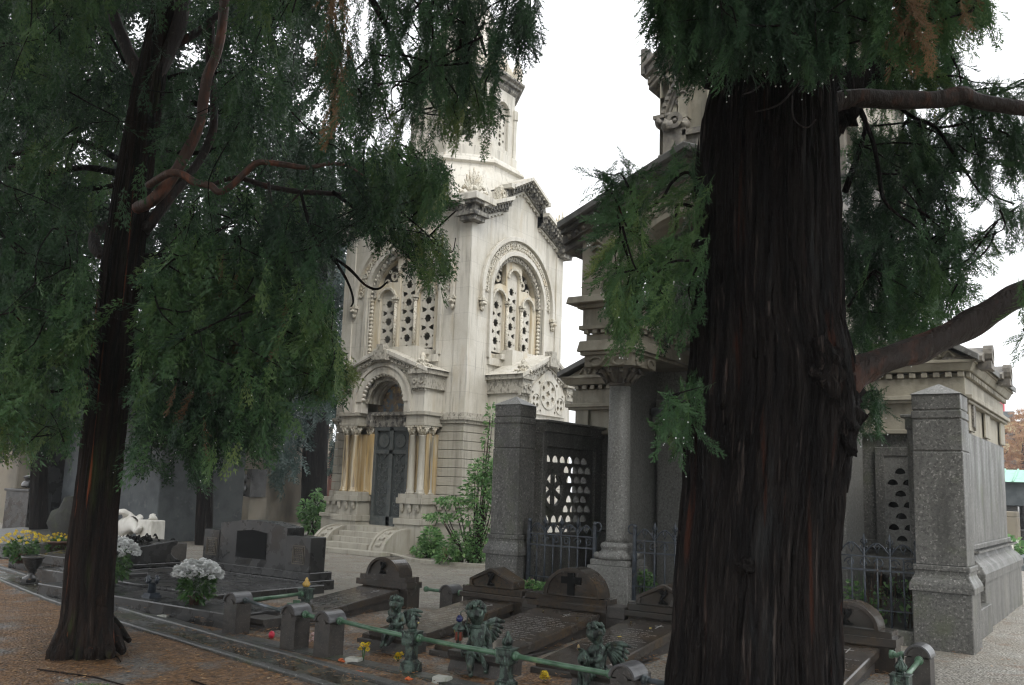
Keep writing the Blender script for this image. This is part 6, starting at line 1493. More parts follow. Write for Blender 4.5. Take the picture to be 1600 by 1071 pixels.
class Fol:
    def __init__(s, T, seed): s.T = T; s.V = []; s.t = []; s.rs = np.random.RandomState(seed); s.sites = []
    def put(s, p, d, sc, tone):
        d = np.array(d, float); d /= np.linalg.norm(d); r = s.rs.normal(size=3); y = np.cross(d, r); y /= np.linalg.norm(y); z = np.cross(d, y)
        # keep the flat side roughly horizontal
        R = np.array([d, y, z]); q = s.T[s.rs.randint(len(s.T))]
        s.V.append((q.reshape(-1, 3) * sc) @ R + np.array(p)); s.t.append(np.full(len(q) * 4, tone) + s.rs.uniform(-.06, .06, len(q) * 4))
    def region(s, P, D0, D1, n, hang=1.0, sc=1.0, tb=.45, gaps=(), clump=1.3, thr=-.12, skip=None, out=.5, tv=.35, gp=.93, bias=(0, 0, 0)):
        xs = [p[0] for p in P]; ys = [p[1] for p in P]; k = 0; tr = 0
        while k < n and tr < n * 30:
            tr += 1
            x = s.rs.uniform(min(xs), max(xs)); y = s.rs.uniform(min(ys), max(ys))
            if not inpoly(x, y, P): continue
            if any(((x - g[0]) / g[2]) ** 2 + ((y - g[1]) / g[3]) ** 2 < 1 for g in gaps) and s.rs.rand() < gp: continue
            D = s.rs.uniform(D0, D1); p = W(x, y, D)
            if noise.noise(p * clump) < thr and s.rs.rand() < .85: continue
            if skip and skip(x, y, D): continue
            az = s.rs.uniform(0, 2 * PI); o = out * s.rs.rand()
            d = (math.cos(az) * o, math.sin(az) * o, -hang * s.rs.uniform(.5, 1.2) + (s.rs.rand() < .15) * .8 * out)
            d = (d[0] + bias[0] * s.rs.rand(), d[1] + bias[1] * s.rs.rand(), d[2] + bias[2] * s.rs.rand()); L = .15 * sc
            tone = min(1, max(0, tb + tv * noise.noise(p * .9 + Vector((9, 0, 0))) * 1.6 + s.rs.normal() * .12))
            s.put(tuple(p - Vector(d).normalized() * L), d, sc * s.rs.uniform(.7, 1.2), tone); s.sites.append((p, D)); k += 1
    def build(s, name, m, par):
        V = np.concatenate(s.V); T = np.clip(np.concatenate(s.t), 0, 1)
        return npmesh(name, V, np.arange(len(V)), m, par, T, org=tuple(ORG[par.name]))
def limb(par, name, pts, m, D, n=9, wob=.25, seg=5):
    """pts: (px, py, width px, depth offset) -> smooth tapering limb"""
    P = [W(a[0], a[1], D + (a[3] if len(a) > 3 else 0)) for a in pts]; Rr = [a[2] / 2 * (D + (a[3] if len(a) > 3 else 0)) / FPX for a in pts]
    Q = []; RR = []
    for i in range(len(P) - 1):
        p0, p1, p2, p3 = P[max(i - 1, 0)], P[i], P[i + 1], P[min(i + 2, len(P) - 1)]
        for k in range(seg):
            t = k / seg; Q.append(.5 * ((2 * p1) + (p2 - p0) * t + (2 * p0 - 5 * p1 + 4 * p2 - p3) * t * t + (-p0 + 3 * p1 - 3 * p2 + p3) * t ** 3)); RR.append(Rr[i] * (1 - t) + Rr[i + 1] * t)
    Q.append(P[-1]); RR.append(Rr[-1]); b = MB(); b.tube(Q, RR, n, wob=wob); return b.build(name, m, par)
def trunk(par, pts, D, m, na=90, nv=150, ridge=.05, fr=5, flare=None, lean=None, seed=0, crack=.03):
    ys = np.linspace(0, 1, nv); V = []; F = []
    px = [p[0] for p in pts]; py = [p[1] for p in pts]; pw = [p[2] for p in pts]
    tt = np.linspace(0, 1, len(pts))
    for i, t in enumerate(ys):
        x, y, w = np.interp(t, tt, px), np.interp(t, tt, py), np.interp(t, tt, pw)
        c = W(x, y, D); R0 = w / 2 * D / FPX
        for j in range(na):
            a = 2 * PI * j / na; dx, dy = math.cos(a), math.sin(a)
            n1 = noise.noise(Vector((dx * fr, dy * fr, c.z * .45 + seed))); n2 = noise.noise(Vector((dx * fr * 3.1, dy * fr * 3.1, c.z * 1.1 + seed + 5))); n3 = noise.noise(Vector((dx * 2, dy * 2, c.z * .9 + seed + 9)))
            n4 = noise.noise(Vector((dx * 11 * R0 * 4, dy * 11 * R0 * 4, c.z * 2.2 + seed)))
            r = R0 * (1 + ridge * (1 - 2.2 * abs(n1)) + ridge * .7 * (.6 - 1.6 * abs(n2)) + ridge * .9 * n3 + ridge * .3 * n4)
            w_ = .35 * noise.noise(Vector((dx * 3, dy * 3, c.z * 1.3 + seed + 20)))
            for fa, fz, am in ((7.0, .55, 1.0), (14.0, 1.1, .6)):
                q_ = abs(noise.noise(Vector(((dx + w_ * .15) * fa, (dy + w_ * .15) * fa, c.z * fz + seed + fa))))
                r -= R0 * crack * am * max(0, 1 - q_ / .11)
            if flare and c.z < flare[0]:
                k = (1 - max(c.z, 0) / flare[0]) ** 2; r *= 1 + flare[1] * k * (.55 + .9 * max(0, math.sin(a * 4 + 1.0)) + .5 * n1)
            V.append((c.x + dx * r, c.y + dy * r, c.z))
    for i in range(nv - 1):
        for j in range(na):
            a = i * na + j; b = i * na + (j + 1) % na; F.append((a, b, b + na, a + na))
    return npmesh('trunk', V, F, m, par, org=tuple(ORG[par.name]), smooth=True)
def twigs(par, fol, n, m, seed, up=.35, ln=.5, r=.005, side=0):
    """thin bent twigs that link neighbouring sprays, so they stay inside the crown"""
    from mathutils.kdtree import KDTree
    rs = random.Random(seed); S = [q[0] for q in fol.sites]; kd = KDTree(len(S))
    for i, p in enumerate(S): kd.insert(p, i)
    kd.balance(); b = MB()
    for _ in range(n):
        p = rs.choice(S); path = [p]; d = Vector((rs.uniform(-1, 1), rs.uniform(-1, 1), rs.uniform(-.2, .8))).normalized()
        for k in range(4):
            c, i, _d = kd.find(path[-1] + d * ln * .33)
            q = path[-1].lerp(c, .8)
            if (q - path[-1]).length < ln * .08 or (q - path[-1]).length > ln * .6: break
            path.append(q + Vector((rs.uniform(-1, 1), rs.uniform(-1, 1), rs.uniform(-1, 1))) * ln * .04); d = (d + (q - path[-2]).normalized() * .5 + Vector((rs.uniform(-.4, .4), rs.uniform(-.4, .4), rs.uniform(-.3, .3)))).normalized()
        if len(path) < 3: continue
        Q = []
        for i in range(len(path) - 1):
            p0, p1, p2, p3 = path[max(i - 1, 0)], path[i], path[i + 1], path[min(i + 2, len(path) - 1)]
            for k in range(3):
                t = k / 3; Q.append(.5 * ((2 * p1) + (p2 - p0) * t + (2 * p0 - 5 * p1 + 4 * p2 - p3) * t * t + (-p0 + 3 * p1 - 3 * p2 + p3) * t ** 3))
        Q.append(path[-1]); K = len(Q)
        b.tube(Q, [r * (.5 + 1.6 * i / K) for i in range(K)], 5, caps=False)
    o = b.build('twigs', m, par); o['kind'] = 'stuff'; return o
# ---- left cedar
base = W(130, 1005, 8.9); base.z = gz(base.x, base.y)
limb_red = mat('bark_limb_red', (.085, .047, .036), .6, [((.19, .07, .04), (9, 9, 3), .5, .64), ((.05, .036, .03), (11, 11, 3), .52, .66), ((.2, .17, .14), 14, .62, .74, 'noise', .6)], [((24, 24, 6), 1, .02)])
lt = thing('cedar_tree', 'left foreground cedar with reddish brown trunk, wavy bare limbs and dark drooping foliage', 'tree', base)
LTP = [(128, 1030, 70), (133, 990, 68), (137, 950, 68), (140, 900, 67), (147, 820, 65), (156, 740, 62), (165, 660, 61), (173, 580, 59), (181, 500, 58), (189, 420, 60), (200, 340, 56), (209, 280, 53), (220, 210, 50), (232, 140, 47), (243, 80, 40), (253, 20, 34), (262, -60, 30)]
trunk(lt, LTP, 8.9, bark_left, na=130, nv=300, ridge=.06, fr=4, crack=.05, flare=(.42, .42))
for k, (ax, ay, bx_, by_, w) in enumerate([(150, 975, 192, 1014, 30), (158, 970, 202, 998, 22), (135, 985, 140, 1022, 28), (112, 978, 82, 1006, 28), (158, 985, 172, 1022, 24), (120, 988, 110, 1018, 22)]):
    a_, b_ = G(ax, ay), G(bx_, by_); P_ = [W(ax, ay - 32, 8.75), a_ + Vector((0, 0, .06)), a_.lerp(b_, .55) + Vector((rnd.uniform(-.03, .03), 0, .03)), b_ + Vector((0, 0, -.02))]
    r_ = w * 8.9 / FPX / 2; mb = MB(); mb.tube(P_, [r_ * .7, r_ * 1.15, r_ * .9, r_ * .35], 11, wob=.4); mb.build('root', bark_left, lt)
for pts, m, dd in [([(222, 120, 26), (205, 92, 22), (192, 62, 20), (178, 25, 19), (168, -30, 18)], bark_red, 0), ([(240, 130, 26), (262, 80, 26), (280, 40, 25), (290, -30, 22)], bark_red, 0),
                   ([(215, 325, 20, .4), (240, 312, 20), (262, 288, 20), (281, 258, 19), (300, 222, 18), (313, 190, 17), (318, 155, 18), (325, 118, 17), (338, 84, 16), (347, 40, 16), (352, -20, 15)], limb_red, -.7),
                   ([(262, 75, 18), (290, 62, 14), (322, 40, 12), (345, 20, 10)], bark_red, .2), ([(330, 30, 14, .3), (328, 90, 14, .3), (334, 150, 13, .3), (333, 200, 13, .3), (315, 245, 14, .3), (290, 280, 15, .2), (262, 312, 16, .1), (225, 362, 20, 0)], bark_red, 0),
                   ([(225, 362, 22, .1), (205, 350, 20, .42), (172, 350, 17, .42), (152, 362, 17, .3), (147, 380, 18, .1), (156, 396, 20, 0), (175, 400, 20, 0)], bark_red, 0),
                   ([(232, 290, 12, .4), (262, 272, 12), (283, 272, 12), (305, 285, 12), (328, 290, 12), (342, 300, 11), (360, 292, 11), (385, 268, 11), (405, 254, 10), (440, 257, 10), (480, 262, 8), (520, 256, 6), (548, 262, 4), (575, 280, 2)], limb_red, -1.1),
                   ([(330, 290, 7), (370, 278, 9), (420, 292, 9), (470, 300, 9), (530, 304, 8), (560, 312, 5)], bark_red, -.4), ([(420, 285, 5), (423, 310, 5), (435, 328, 5), (455, 315, 4), (480, 290, 3)], bark_red, -.8),
                   ([(470, 300, 5), (482, 345, 6), (500, 385, 6), (525, 410, 5), (545, 445, 4), (552, 470, 3), (548, 480, 2)], bark, -.9), ([(500, 388, 4), (545, 420, 5), (570, 445, 4), (590, 452, 4), (606, 440, 2)], bark, -.9),
                   ([(520, 300, 7), (560, 330, 6), (590, 352, 6), (625, 375, 6), (650, 382, 5), (668, 372, 4), (690, 350, 3), (712, 330, 2)], bark, -.8), ([(650, 380, 3), (680, 378, 3), (705, 395, 2), (712, 372, 1.5)], bark, -.8),
                   ([(560, 325, 4), (600, 330, 5), (640, 345, 4), (665, 350, 3)], bark, -.7), ([(195, 100, 5), (165, 48, 5), (130, 45, 4)], bark, .3), ([(262, 122, 8), (290, 115, 7), (320, 122, 6), (350, 112, 5), (372, 120, 3)], bark, .3),
                   ([(185, 250, 11), (140, 225, 10), (95, 220, 9), (40, 238, 8), (-20, 250, 6)], bark, .5), ([(180, 270, 12), (130, 262, 10), (80, 270, 9), (30, 262, 8), (-20, 272, 6)], bark, .3), ([(178, 290, 8), (120, 295, 8), (60, 270, 7), (0, 250, 5)], bark, -.3),
                   ([(170, 480, 10), (120, 480, 8), (60, 478, 7), (0, 490, 5)], bark, .3), ([(220, 452, 10), (262, 448, 8), (310, 452, 7), (370, 462, 6), (420, 460, 4)], bark, .2), ([(150, 590, 8), (120, 572, 8), (85, 568, 7), (60, 575, 6), (35, 590, 5)], bark, -.2),
                   ([(205, 575, 8), (240, 572, 7), (290, 600, 6), (330, 605, 5), (360, 600, 3)], bark, -.3), ([(150, 565, 6), (120, 545, 6), (80, 520, 5), (40, 490, 5), (-10, 470, 4)], bark, -.4), ([(145, 600, 6), (80, 612, 5), (50, 600, 4), (20, 585, 3)], bark, -.4),
                   ([(225, 400, 8), (275, 402, 7), (330, 425, 6), (380, 440, 5)], bark, -.2), ([(300, 160, 10), (340, 175, 8), (390, 160, 7), (430, 180, 5)], bark, .6), ([(240, 230, 8), (300, 240, 7), (360, 225, 6), (400, 195, 5)], bark, .5)]:
    limb(lt, 'branch', pts, m, 8.9 + dd)
GAPS = [(212, 36, 22, 30), (205, 85, 12, 18), (290, 82, 22, 26), (275, 118, 14, 12), (160, 55, 10, 9), (128, 225, 22, 22), (105, 260, 16, 14), (337, 165, 8, 16), (350, 330, 16, 10), (238, 384, 12, 12), (308, 420, 20, 12), (128, 448, 10, 10), (500, 65, 16, 26), (520, 90, 16, 18), (120, 290, 10, 6), (395, 350, 8, 10), (25, 500, 8, 5), (410, 500, 14, 8), (125, 560, 12, 10), (150, 170, 10, 8), (75, 330, 8, 10), (245, 300, 10, 14), (500, 430, 14, 24), (210, 650, 14, 30)]
def trunk_x(y): return np.interp(y, [p[1] for p in LTP][::-1], [p[0] for p in LTP][::-1])
def trunk_w(y): return np.interp(y, [p[1] for p in LTP][::-1], [p[2] for p in LTP][::-1])
CLEAR = [[(215, 325), (240, 312), (281, 258), (300, 222), (313, 190), (318, 155), (325, 118), (338, 84), (347, 40), (352, -20)], [(238, 287), (262, 272), (283, 272), (305, 285), (342, 300), (385, 268), (405, 254), (440, 257), (520, 256)],
         [(222, 120), (205, 92), (192, 62), (178, 25)], [(240, 130), (262, 80), (280, 40), (288, 10)], [(333, 200), (315, 245), (290, 280), (262, 312), (225, 362)], [(185, 250), (95, 220), (40, 238)], [(180, 270), (130, 262), (30, 262)], [(330, 290), (420, 292), (530, 304)], [(147, 355), (147, 400)], [(300, 600), (240, 572)], [(120, 572), (60, 575)]]
def nearclear(x, y):
    for L_ in CLEAR:
        for (x0, y0), (x1, y1) in zip(L_, L_[1:]):
            dx, dy = x1 - x0, y1 - y0; t = max(0, min(1, ((x - x0) * dx + (y - y0) * dy) / (dx * dx + dy * dy)))
            if math.hypot(x - x0 - t * dx, y - y0 - t * dy) < 22: return True
    return False
def skipL(x, y, D):
    if D < 9.3 and nearclear(x, y): return npr.rand() < .96
    if D < 9.3 and abs(x - trunk_x(y)) < trunk_w(y) * .5 + 14 and y > 30: return npr.rand() < .985
    return False
lf = Fol(TM, 1)
L1 = [(-60, -60), (470, -60), (462, 60), (470, 170), (540, 215), (630, 225), (690, 245), (705, 290), (680, 330), (600, 345), (560, 350), (515, 400), (515, 470), (528, 560), (545, 590), (515, 605), (470, 590), (440, 625), (415, 690), (395, 700), (370, 660), (335, 690), (318, 750), (296, 735), (282, 690), (240, 660), (212, 690), (190, 650), (90, 690), (40, 690), (-60, 700)]
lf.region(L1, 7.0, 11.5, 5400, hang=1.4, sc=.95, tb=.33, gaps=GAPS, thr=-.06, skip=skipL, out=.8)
lf.region([(0, 380), (500, 380), (540, 590), (420, 690), (300, 740), (0, 700)], 7.0, 8.6, 1400, sc=.9, tb=.46, gaps=GAPS, thr=.05, skip=skipL, out=.7)
lf.region([(560, 330), (600, 345), (640, 350), (690, 370), (712, 395), (700, 430), (672, 448), (655, 420), (630, 410), (606, 392), (575, 372)], 7.6, 8.5, 120, sc=.8, tb=.55, out=.8, thr=-.2)
lf.region([(560, 230), (640, 235), (700, 260), (705, 310), (670, 340), (600, 340), (550, 320)], 7.2, 8.5, 160, sc=.85, tb=.5, out=.9, thr=-.15)
lf.region([(480, 560), (550, 570), (556, 590), (520, 606), (480, 600)], 7.6, 8.2, 60, sc=.7, tb=.8, out=1.0, thr=-1)
lf.region([(95, 180), (130, 190), (120, 260), (60, 300), (20, 260)], 7.6, 8.2, 60, sc=.8, tb=.75, thr=-1)
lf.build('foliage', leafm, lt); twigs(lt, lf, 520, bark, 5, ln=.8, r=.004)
hf = Fol(TH, 2)
hf.region([(480, -60), (860, -60), (850, 10), (842, 55), (815, 85), (800, 50), (782, 90), (778, 60), (745, 90), (735, 140), (700, 120), (660, 150), (600, 130), (560, 190), (520, 180), (500, 110)], 4.6, 6.2, 450, hang=1.7, sc=.85, tb=.16, out=.45, thr=-.15, clump=2.2, gaps=[(648, 60, 14, 30), (600, 125, 14, 22), (625, 170, 10, 10), (560, 60, 5, 25), (740, 60, 5, 20), (790, 30, 5, 25)], tv=.15)  # low tone paints this fringe darker, as if backlit
hf.region([(560, 150), (620, 140), (660, 170), (700, 130), (770, 110), (785, 170), (760, 200), (715, 205), (690, 190), (655, 215), (600, 210), (560, 205)], 5.4, 6.8, 130, hang=1.4, sc=.75, tb=.5, out=.5, thr=-.15, clump=2.2, gaps=[(625, 170, 8, 10), (640, 208, 14, 10)])
hf.build('foliage', leafm, lt); twigs(lt, hf, 130, bark, 6, ln=.45, r=.004)
limb(lt, 'branch', [(420, -90, 40), (560, -60, 34), (700, -50, 26), (860, -60, 14)], bark, 5.4); limb(lt, 'branch', [(560, -40, 14), (620, 70, 8), (650, 120, 5), (680, 170, 3)], bark, 5.6); limb(lt, 'branch', [(700, -40, 12), (740, 30, 7), (760, 90, 4)], bark, 5.4)
# brown dead sprays
df_ = Fol(TH, 3); df_.region([(505, -40), (530, -40), (545, 120), (525, 200), (515, 140)], 5.0, 5.6, 26, hang=2, sc=.8, thr=-1, out=.2); df_.region([(200, 400), (420, 380), (460, 500), (300, 690), (220, 560)], 7.2, 8.4, 26, hang=1.4, sc=.8, thr=-1, out=.3, skip=skipL); df_.build('dead_foliage', leaf_dead, lt)
# ---- giant right cedar
base = W(1190, 1071, 5.5); base.z = gz(base.x, base.y)
rt = thing('giant_cedar_tree', 'huge dark furrowed conifer trunk in the right foreground with two thick limbs and hanging foliage', 'tree', base)
RTP = [(1170, 1560, 290), (1172, 1300, 275), (1176, 1150, 244), (1177, 1071, 240), (1180, 960, 233), (1186, 850, 230), (1194, 760, 230), (1200, 690, 242), (1207, 620, 248), (1206, 570, 240), (1198, 500, 220), (1197, 420, 214), (1199, 340, 212), (1200, 260, 210), (1203, 180, 204), (1209, 120, 186), (1214, 60, 168), (1216, 0, 150), (1218, -120, 140)]
trunk(rt, RTP, 5.5, bark, na=400, nv=460, ridge=.06, fr=5.5, seed=4, crack=.055)
for pts, m, dd in [([(1290, 625, 66, .1), (1318, 598, 58), (1345, 578, 48), (1392, 560, 43), (1440, 543, 42), (1480, 525, 42), (1530, 498, 42), (1575, 470, 42), (1620, 450, 42), (1700, 415, 40)], bark_red, -.15),
                   ([(1270, 175, 40), (1310, 158, 34), (1350, 153, 30), (1400, 156, 29), (1450, 156, 30), (1482, 152, 30), (1505, 150, 33), (1525, 158, 27), (1570, 166, 25), (1640, 176, 24)], bark_red, -.1),
                   ([(1260, 210, 90), (1330, 130, 62), (1400, 85, 50), (1470, 35, 42), (1560, -40, 36)], bark, .3),
                   ([(1320, 300, 10), (1345, 230, 8), (1352, 190, 6), (1342, 165, 5)], bark, .4), ([(1340, 165, 6), (1362, 215, 7), (1372, 260, 7), (1380, 310, 6), (1402, 335, 5), (1425, 350, 4), (1450, 375, 3)], bark, .2),
                   ([(1400, 165, 5), (1430, 185, 6), (1462, 200, 6), (1490, 240, 5), (1510, 270, 4), (1530, 300, 3), (1550, 318, 2)], bark, .3), ([(1462, 200, 5), (1500, 195, 4), (1540, 180, 4)], bark, .3),
                   ([(1325, 480, 5), (1360, 430, 5), (1400, 400, 4), (1440, 380, 3)], bark, .6), ([(1100, 300, 7), (1075, 270, 5), (1050, 285, 5), (1035, 310, 4), (1010, 330, 3)], bark, -.1), ([(1100, 330, 6), (1060, 320, 5), (1055, 360, 4), (1030, 400, 3), (1010, 450, 2)], bark, -.1),
                   ([(1100, 620, 6), (1070, 630, 4), (1040, 650, 3)], bark, -.1), ([(1160, 150, 5, -.6), (1195, 95, 3, -.6), (1200, 60, 2, -.6)], bark, 0), ([(1160, 148, 2, -.75), (1180, 140, 3, -.7), (1200, 115, 2, -.7), (1195, 60, 2, -.7)], bark_red, 0), ([(1180, 175, 2, -.7), (1215, 165, 3, -.7), (1240, 140, 3, -.7), (1258, 115, 2, -.7)], bark_red, 0), ([(1238, 150, 2, -.7), (1240, 185, 2, -.7), (1260, 200, 2, -.7), (1275, 187, 2, -.7)], bark_red, 0)]:
    limb(rt, 'branch', pts, m, 5.5 + dd, 12, .3)
# burl where the lower limb leaves the trunk, peeled bark plates
for x, y, D_, r3, sd in [(1318, 598, 5.40, (.10, .12, .18), 3), (1305, 650, 5.22, (.13, .14, .22), 6), (1280, 575, 5.10, (.12, .12, .16), 12), (1312, 170, 5.5, (.10, .12, .12), 8), (1128, 115, 5.3, (.10, .09, .08), 9), (1165, 885, 5.05, (.05, .05, .04), 15)]:
    b = MB(); b.ell(W(x, y, D_), r3, 22, seed=sd, amp=.9); b.build('bark_burl', bark, rt)
rs = random.Random(9)
for x0, y0, x1, y1, w in [(1322, 770, 1331, 698, 9), (1086, 300, 1092, 215, 7), (1080, 560, 1083, 500, 6), (1314, 860, 1317, 790, 6), (1062, 850, 1066, 770, 7), (1240, 700, 1256, 612, 16), (1222, 740, 1232, 668, 12), (1290, 760, 1302, 700, 12), (1200, 470, 1206, 380, 10), (1130, 640, 1136, 560, 8), (1180, 560, 1176, 470, 8), (1270, 470, 1276, 390, 10), (1262, 640, 1270, 600, 12)]:
    c_ = np.interp((y0 + y1) / 2, [p[1] for p in RTP][::-1], [p[0] for p in RTP][::-1]); hw_ = np.interp((y0 + y1) / 2, [p[1] for p in RTP][::-1], [p[2] for p in RTP][::-1]) / 2
    u = max(-1, min(1, ((x0 + x1) / 2 - c_) / hw_)); D_ = 5.5 - .46 * math.sqrt(max(0, 1 - u * u)) - .01
    b = MB(); b.tube([W(x0, y0, D_ + .03), W((x0 * 2 + x1) / 3, (y0 * 2 + y1) / 3, D_), W((x0 + 2 * x1) / 3, (y0 + 2 * y1) / 3, D_ - .015), W(x1, y1, D_ - .03)], [w * .0012, w * .0019, w * .0016, w * .0003], 6, wob=.5); b.build('peeling_bark', bark, rt)
rf = Fol(TH, 5)
R1 = dict(hang=1.1, out=.8, clump=2.4, gp=.97)
rf.region([(1100, 240), (1050, 250), (1010, 275), (955, 292), (948, 330), (938, 390), (948, 430), (970, 460), (1010, 480), (1050, 500), (1100, 510)], 4.9, 5.9, 210, sc=.8, tb=.42, thr=-.10, bias=tuple(-rh * .9), gaps=[(1000, 300, 14, 16), (1040, 360, 12, 20), (975, 400, 8, 16), (1070, 440, 10, 18)], **R1)
rf.region([(955, 460), (1000, 465), (1000, 520), (968, 515)], 4.9, 5.5, 34, sc=.7, tb=.55, thr=-1, hang=1.4, out=.4)
rf.region([(925, 283), (960, 262), (1000, 262), (990, 295), (935, 300)], 5.0, 5.3, 26, sc=.6, tb=.35, thr=-1, hang=.2, out=1.0)
rf.region([(1100, 590), (1060, 600), (1040, 620), (1038, 650), (1020, 668), (1035, 685), (1100, 680)], 4.9, 5.6, 60, sc=.6, tb=.55, thr=-.5, **R1)
rf.region([(1020, -60), (1120, -60), (1115, 60), (1100, 95), (1065, 100), (1045, 60), (1025, 30)], 4.2, 5.0, 260, sc=.8, tb=.42, thr=-.5, hang=1.5, out=.5, clump=2)
rf.region([(1100, -60), (1520, -60), (1545, 0), (1530, 40), (1480, 30), (1420, 70), (1330, 60), (1290, 100), (1240, 75), (1180, 60), (1130, 90)], 4.0, 4.9, 820, sc=.75, tb=.30, thr=-.2, hang=1.5, out=.5, clump=2.4, gp=.9, gaps=[(1470, 75, 20, 14)])
rf.region([(1420, 60), (1480, 60), (1500, 90), (1490, 125), (1440, 130), (1400, 140), (1330, 140)], 5.6, 6.4, 180, sc=.75, tb=.45, thr=-.5, **R1)
rf.region([(1322, 190), (1400, 180), (1470, 185), (1495, 230), (1480, 300), (1500, 350), (1520, 385), (1495, 420), (1505, 450), (1475, 490), (1420, 505), (1390, 540), (1335, 560), (1322, 400)], 5.7, 7.2, 850, sc=.85, tb=.36, thr=-.10, gaps=[(1395, 200, 28, 14), (1330, 190, 14, 30), (1420, 410, 12, 20), (1350, 360, 12, 12), (1460, 330, 12, 16), (1325, 240, 12, 22)], **R1)
rf.region([(1470, 120), (1540, 130), (1600, 175), (1640, 180), (1640, 265), (1575, 270), (1545, 262), (1540, 290), (1495, 240)], 5.6, 6.6, 300, sc=.7, tb=.38, thr=-.1, gaps=[(1555, 245, 20, 18), (1545, 190, 18, 10), (1500, 205, 14, 8)], **R1)
rf.region([(1545, 290), (1600, 310), (1640, 330), (1640, 375), (1560, 350)], 5.6, 6.2, 60, sc=.6, tb=.4, thr=-.3, **R1)
rf.region([(1588, 430), (1660, 430), (1660, 545), (1597, 540)], 4.9, 5.3, 50, sc=.6, tb=.4, thr=-.6, **R1)
rf.region([(1540, 130), (1640, 120), (1640, 160), (1560, 150)], 5.4, 5.8, 46, sc=.55, tb=.45, thr=-.6, hang=.3, out=1)
rf.region([(1490, 370), (1545, 360), (1560, 400), (1500, 420)], 5.8, 6.4, 40, sc=.6, tb=.45, thr=-.6, hang=.3, out=1)
rf.region([(1325, 600), (1372, 610), (1378, 640), (1362, 668), (1325, 660)], 5.6, 6.0, 70, sc=.6, tb=.45, thr=-.6, **R1)
rf.build('foliage', leafm, rt); twigs(rt, rf, 340, bark, 9, ln=.5, r=.004)
d2 = Fol(TH, 7); d2.region([(1395, -60), (1450, -60), (1462, 20), (1448, 60), (1438, 105), (1412, 100), (1408, 40)], 3.9, 4.3, 34, hang=3, sc=.75, thr=-1, out=.25); d2.region([(1500, -40), (1530, -40), (1525, 30), (1505, 30)], 4.0, 4.4, 6, hang=3, sc=.6, thr=-1, out=.2); d2.build('dead_foliage', leaf_dead, rt)
# hanging rain drops on the tips
drop = mat('rain_drop', (.85, .88, .9), .04, spec=1.0)
def drops(par, fol, n, seed, r):
    rs = np.random.RandomState(seed); V = []; Q = []
    allv = [v for v in fol.V]
    for i in range(n):
        v = allv[rs.randint(len(allv))]; p = v[v[:, 2].argmin()] + np.array([0, 0, -r]); s = r * rs.uniform(.6, 1.2); k = len(V)
        V += [p + np.array(o) * s for o in ((1, 0, 0), (0, 1, 0), (-1, 0, 0), (0, -1, 0), (0, 0, 1.3), (0, 0, -1.2))]
        Q += [(k, k + 1, k + 4), (k + 1, k + 2, k + 4), (k + 2, k + 3, k + 4), (k + 3, k, k + 4), (k + 1, k, k + 5), (k + 2, k + 1, k + 5), (k + 3, k + 2, k + 5), (k, k + 3, k + 5)]
    o = npmesh('rain_drops', V, Q, drop, par, org=tuple(ORG[par.name]), tri=True, smooth=True); o['kind'] = 'stuff'
drops(rt, rf, 1100, 1, .0048); drops(lt, lf, 1300, 2, .005); drops(lt, hf, 260, 3, .004)
# ---- crown foliage added out of frame, unseen, to shade the ground and trunks
def canopy(par, c, R, z0, z1, n, seed, m):
    f = Fol(TF, seed); k = 0
    while k < n:
        a = f.rs.uniform(0, 2 * PI); r = R * math.sqrt(f.rs.rand()); z = f.rs.uniform(z0, z1); p = Vector((c[0] + r * math.cos(a), c[1] + r * math.sin(a), z))
        if r > R * (1.15 - (z - z0) / (z1 - z0) * .6): continue
        u, v, d = proj(p - Vector((0, 0, .7)))
        if d > .1 and -500 < u < 2100 and v > -260 * min(1, 6 / max(d, 1)) - 40: continue
        if (p - CAM).length < 1.6: continue
        f.put(tuple(p), (math.cos(a) * .8, math.sin(a) * .8, -.6), .9, .4); k += 1
    f.build('upper_foliage', m, par)
canopy(lt, (-8.4, 5.2), 5.5, 4.2, 13, 2600, 71, leafm)
canopy(rt, (rt.location.x, rt.location.y - .6), 4.9, 3.6, 13, 2700, 72, leafm)
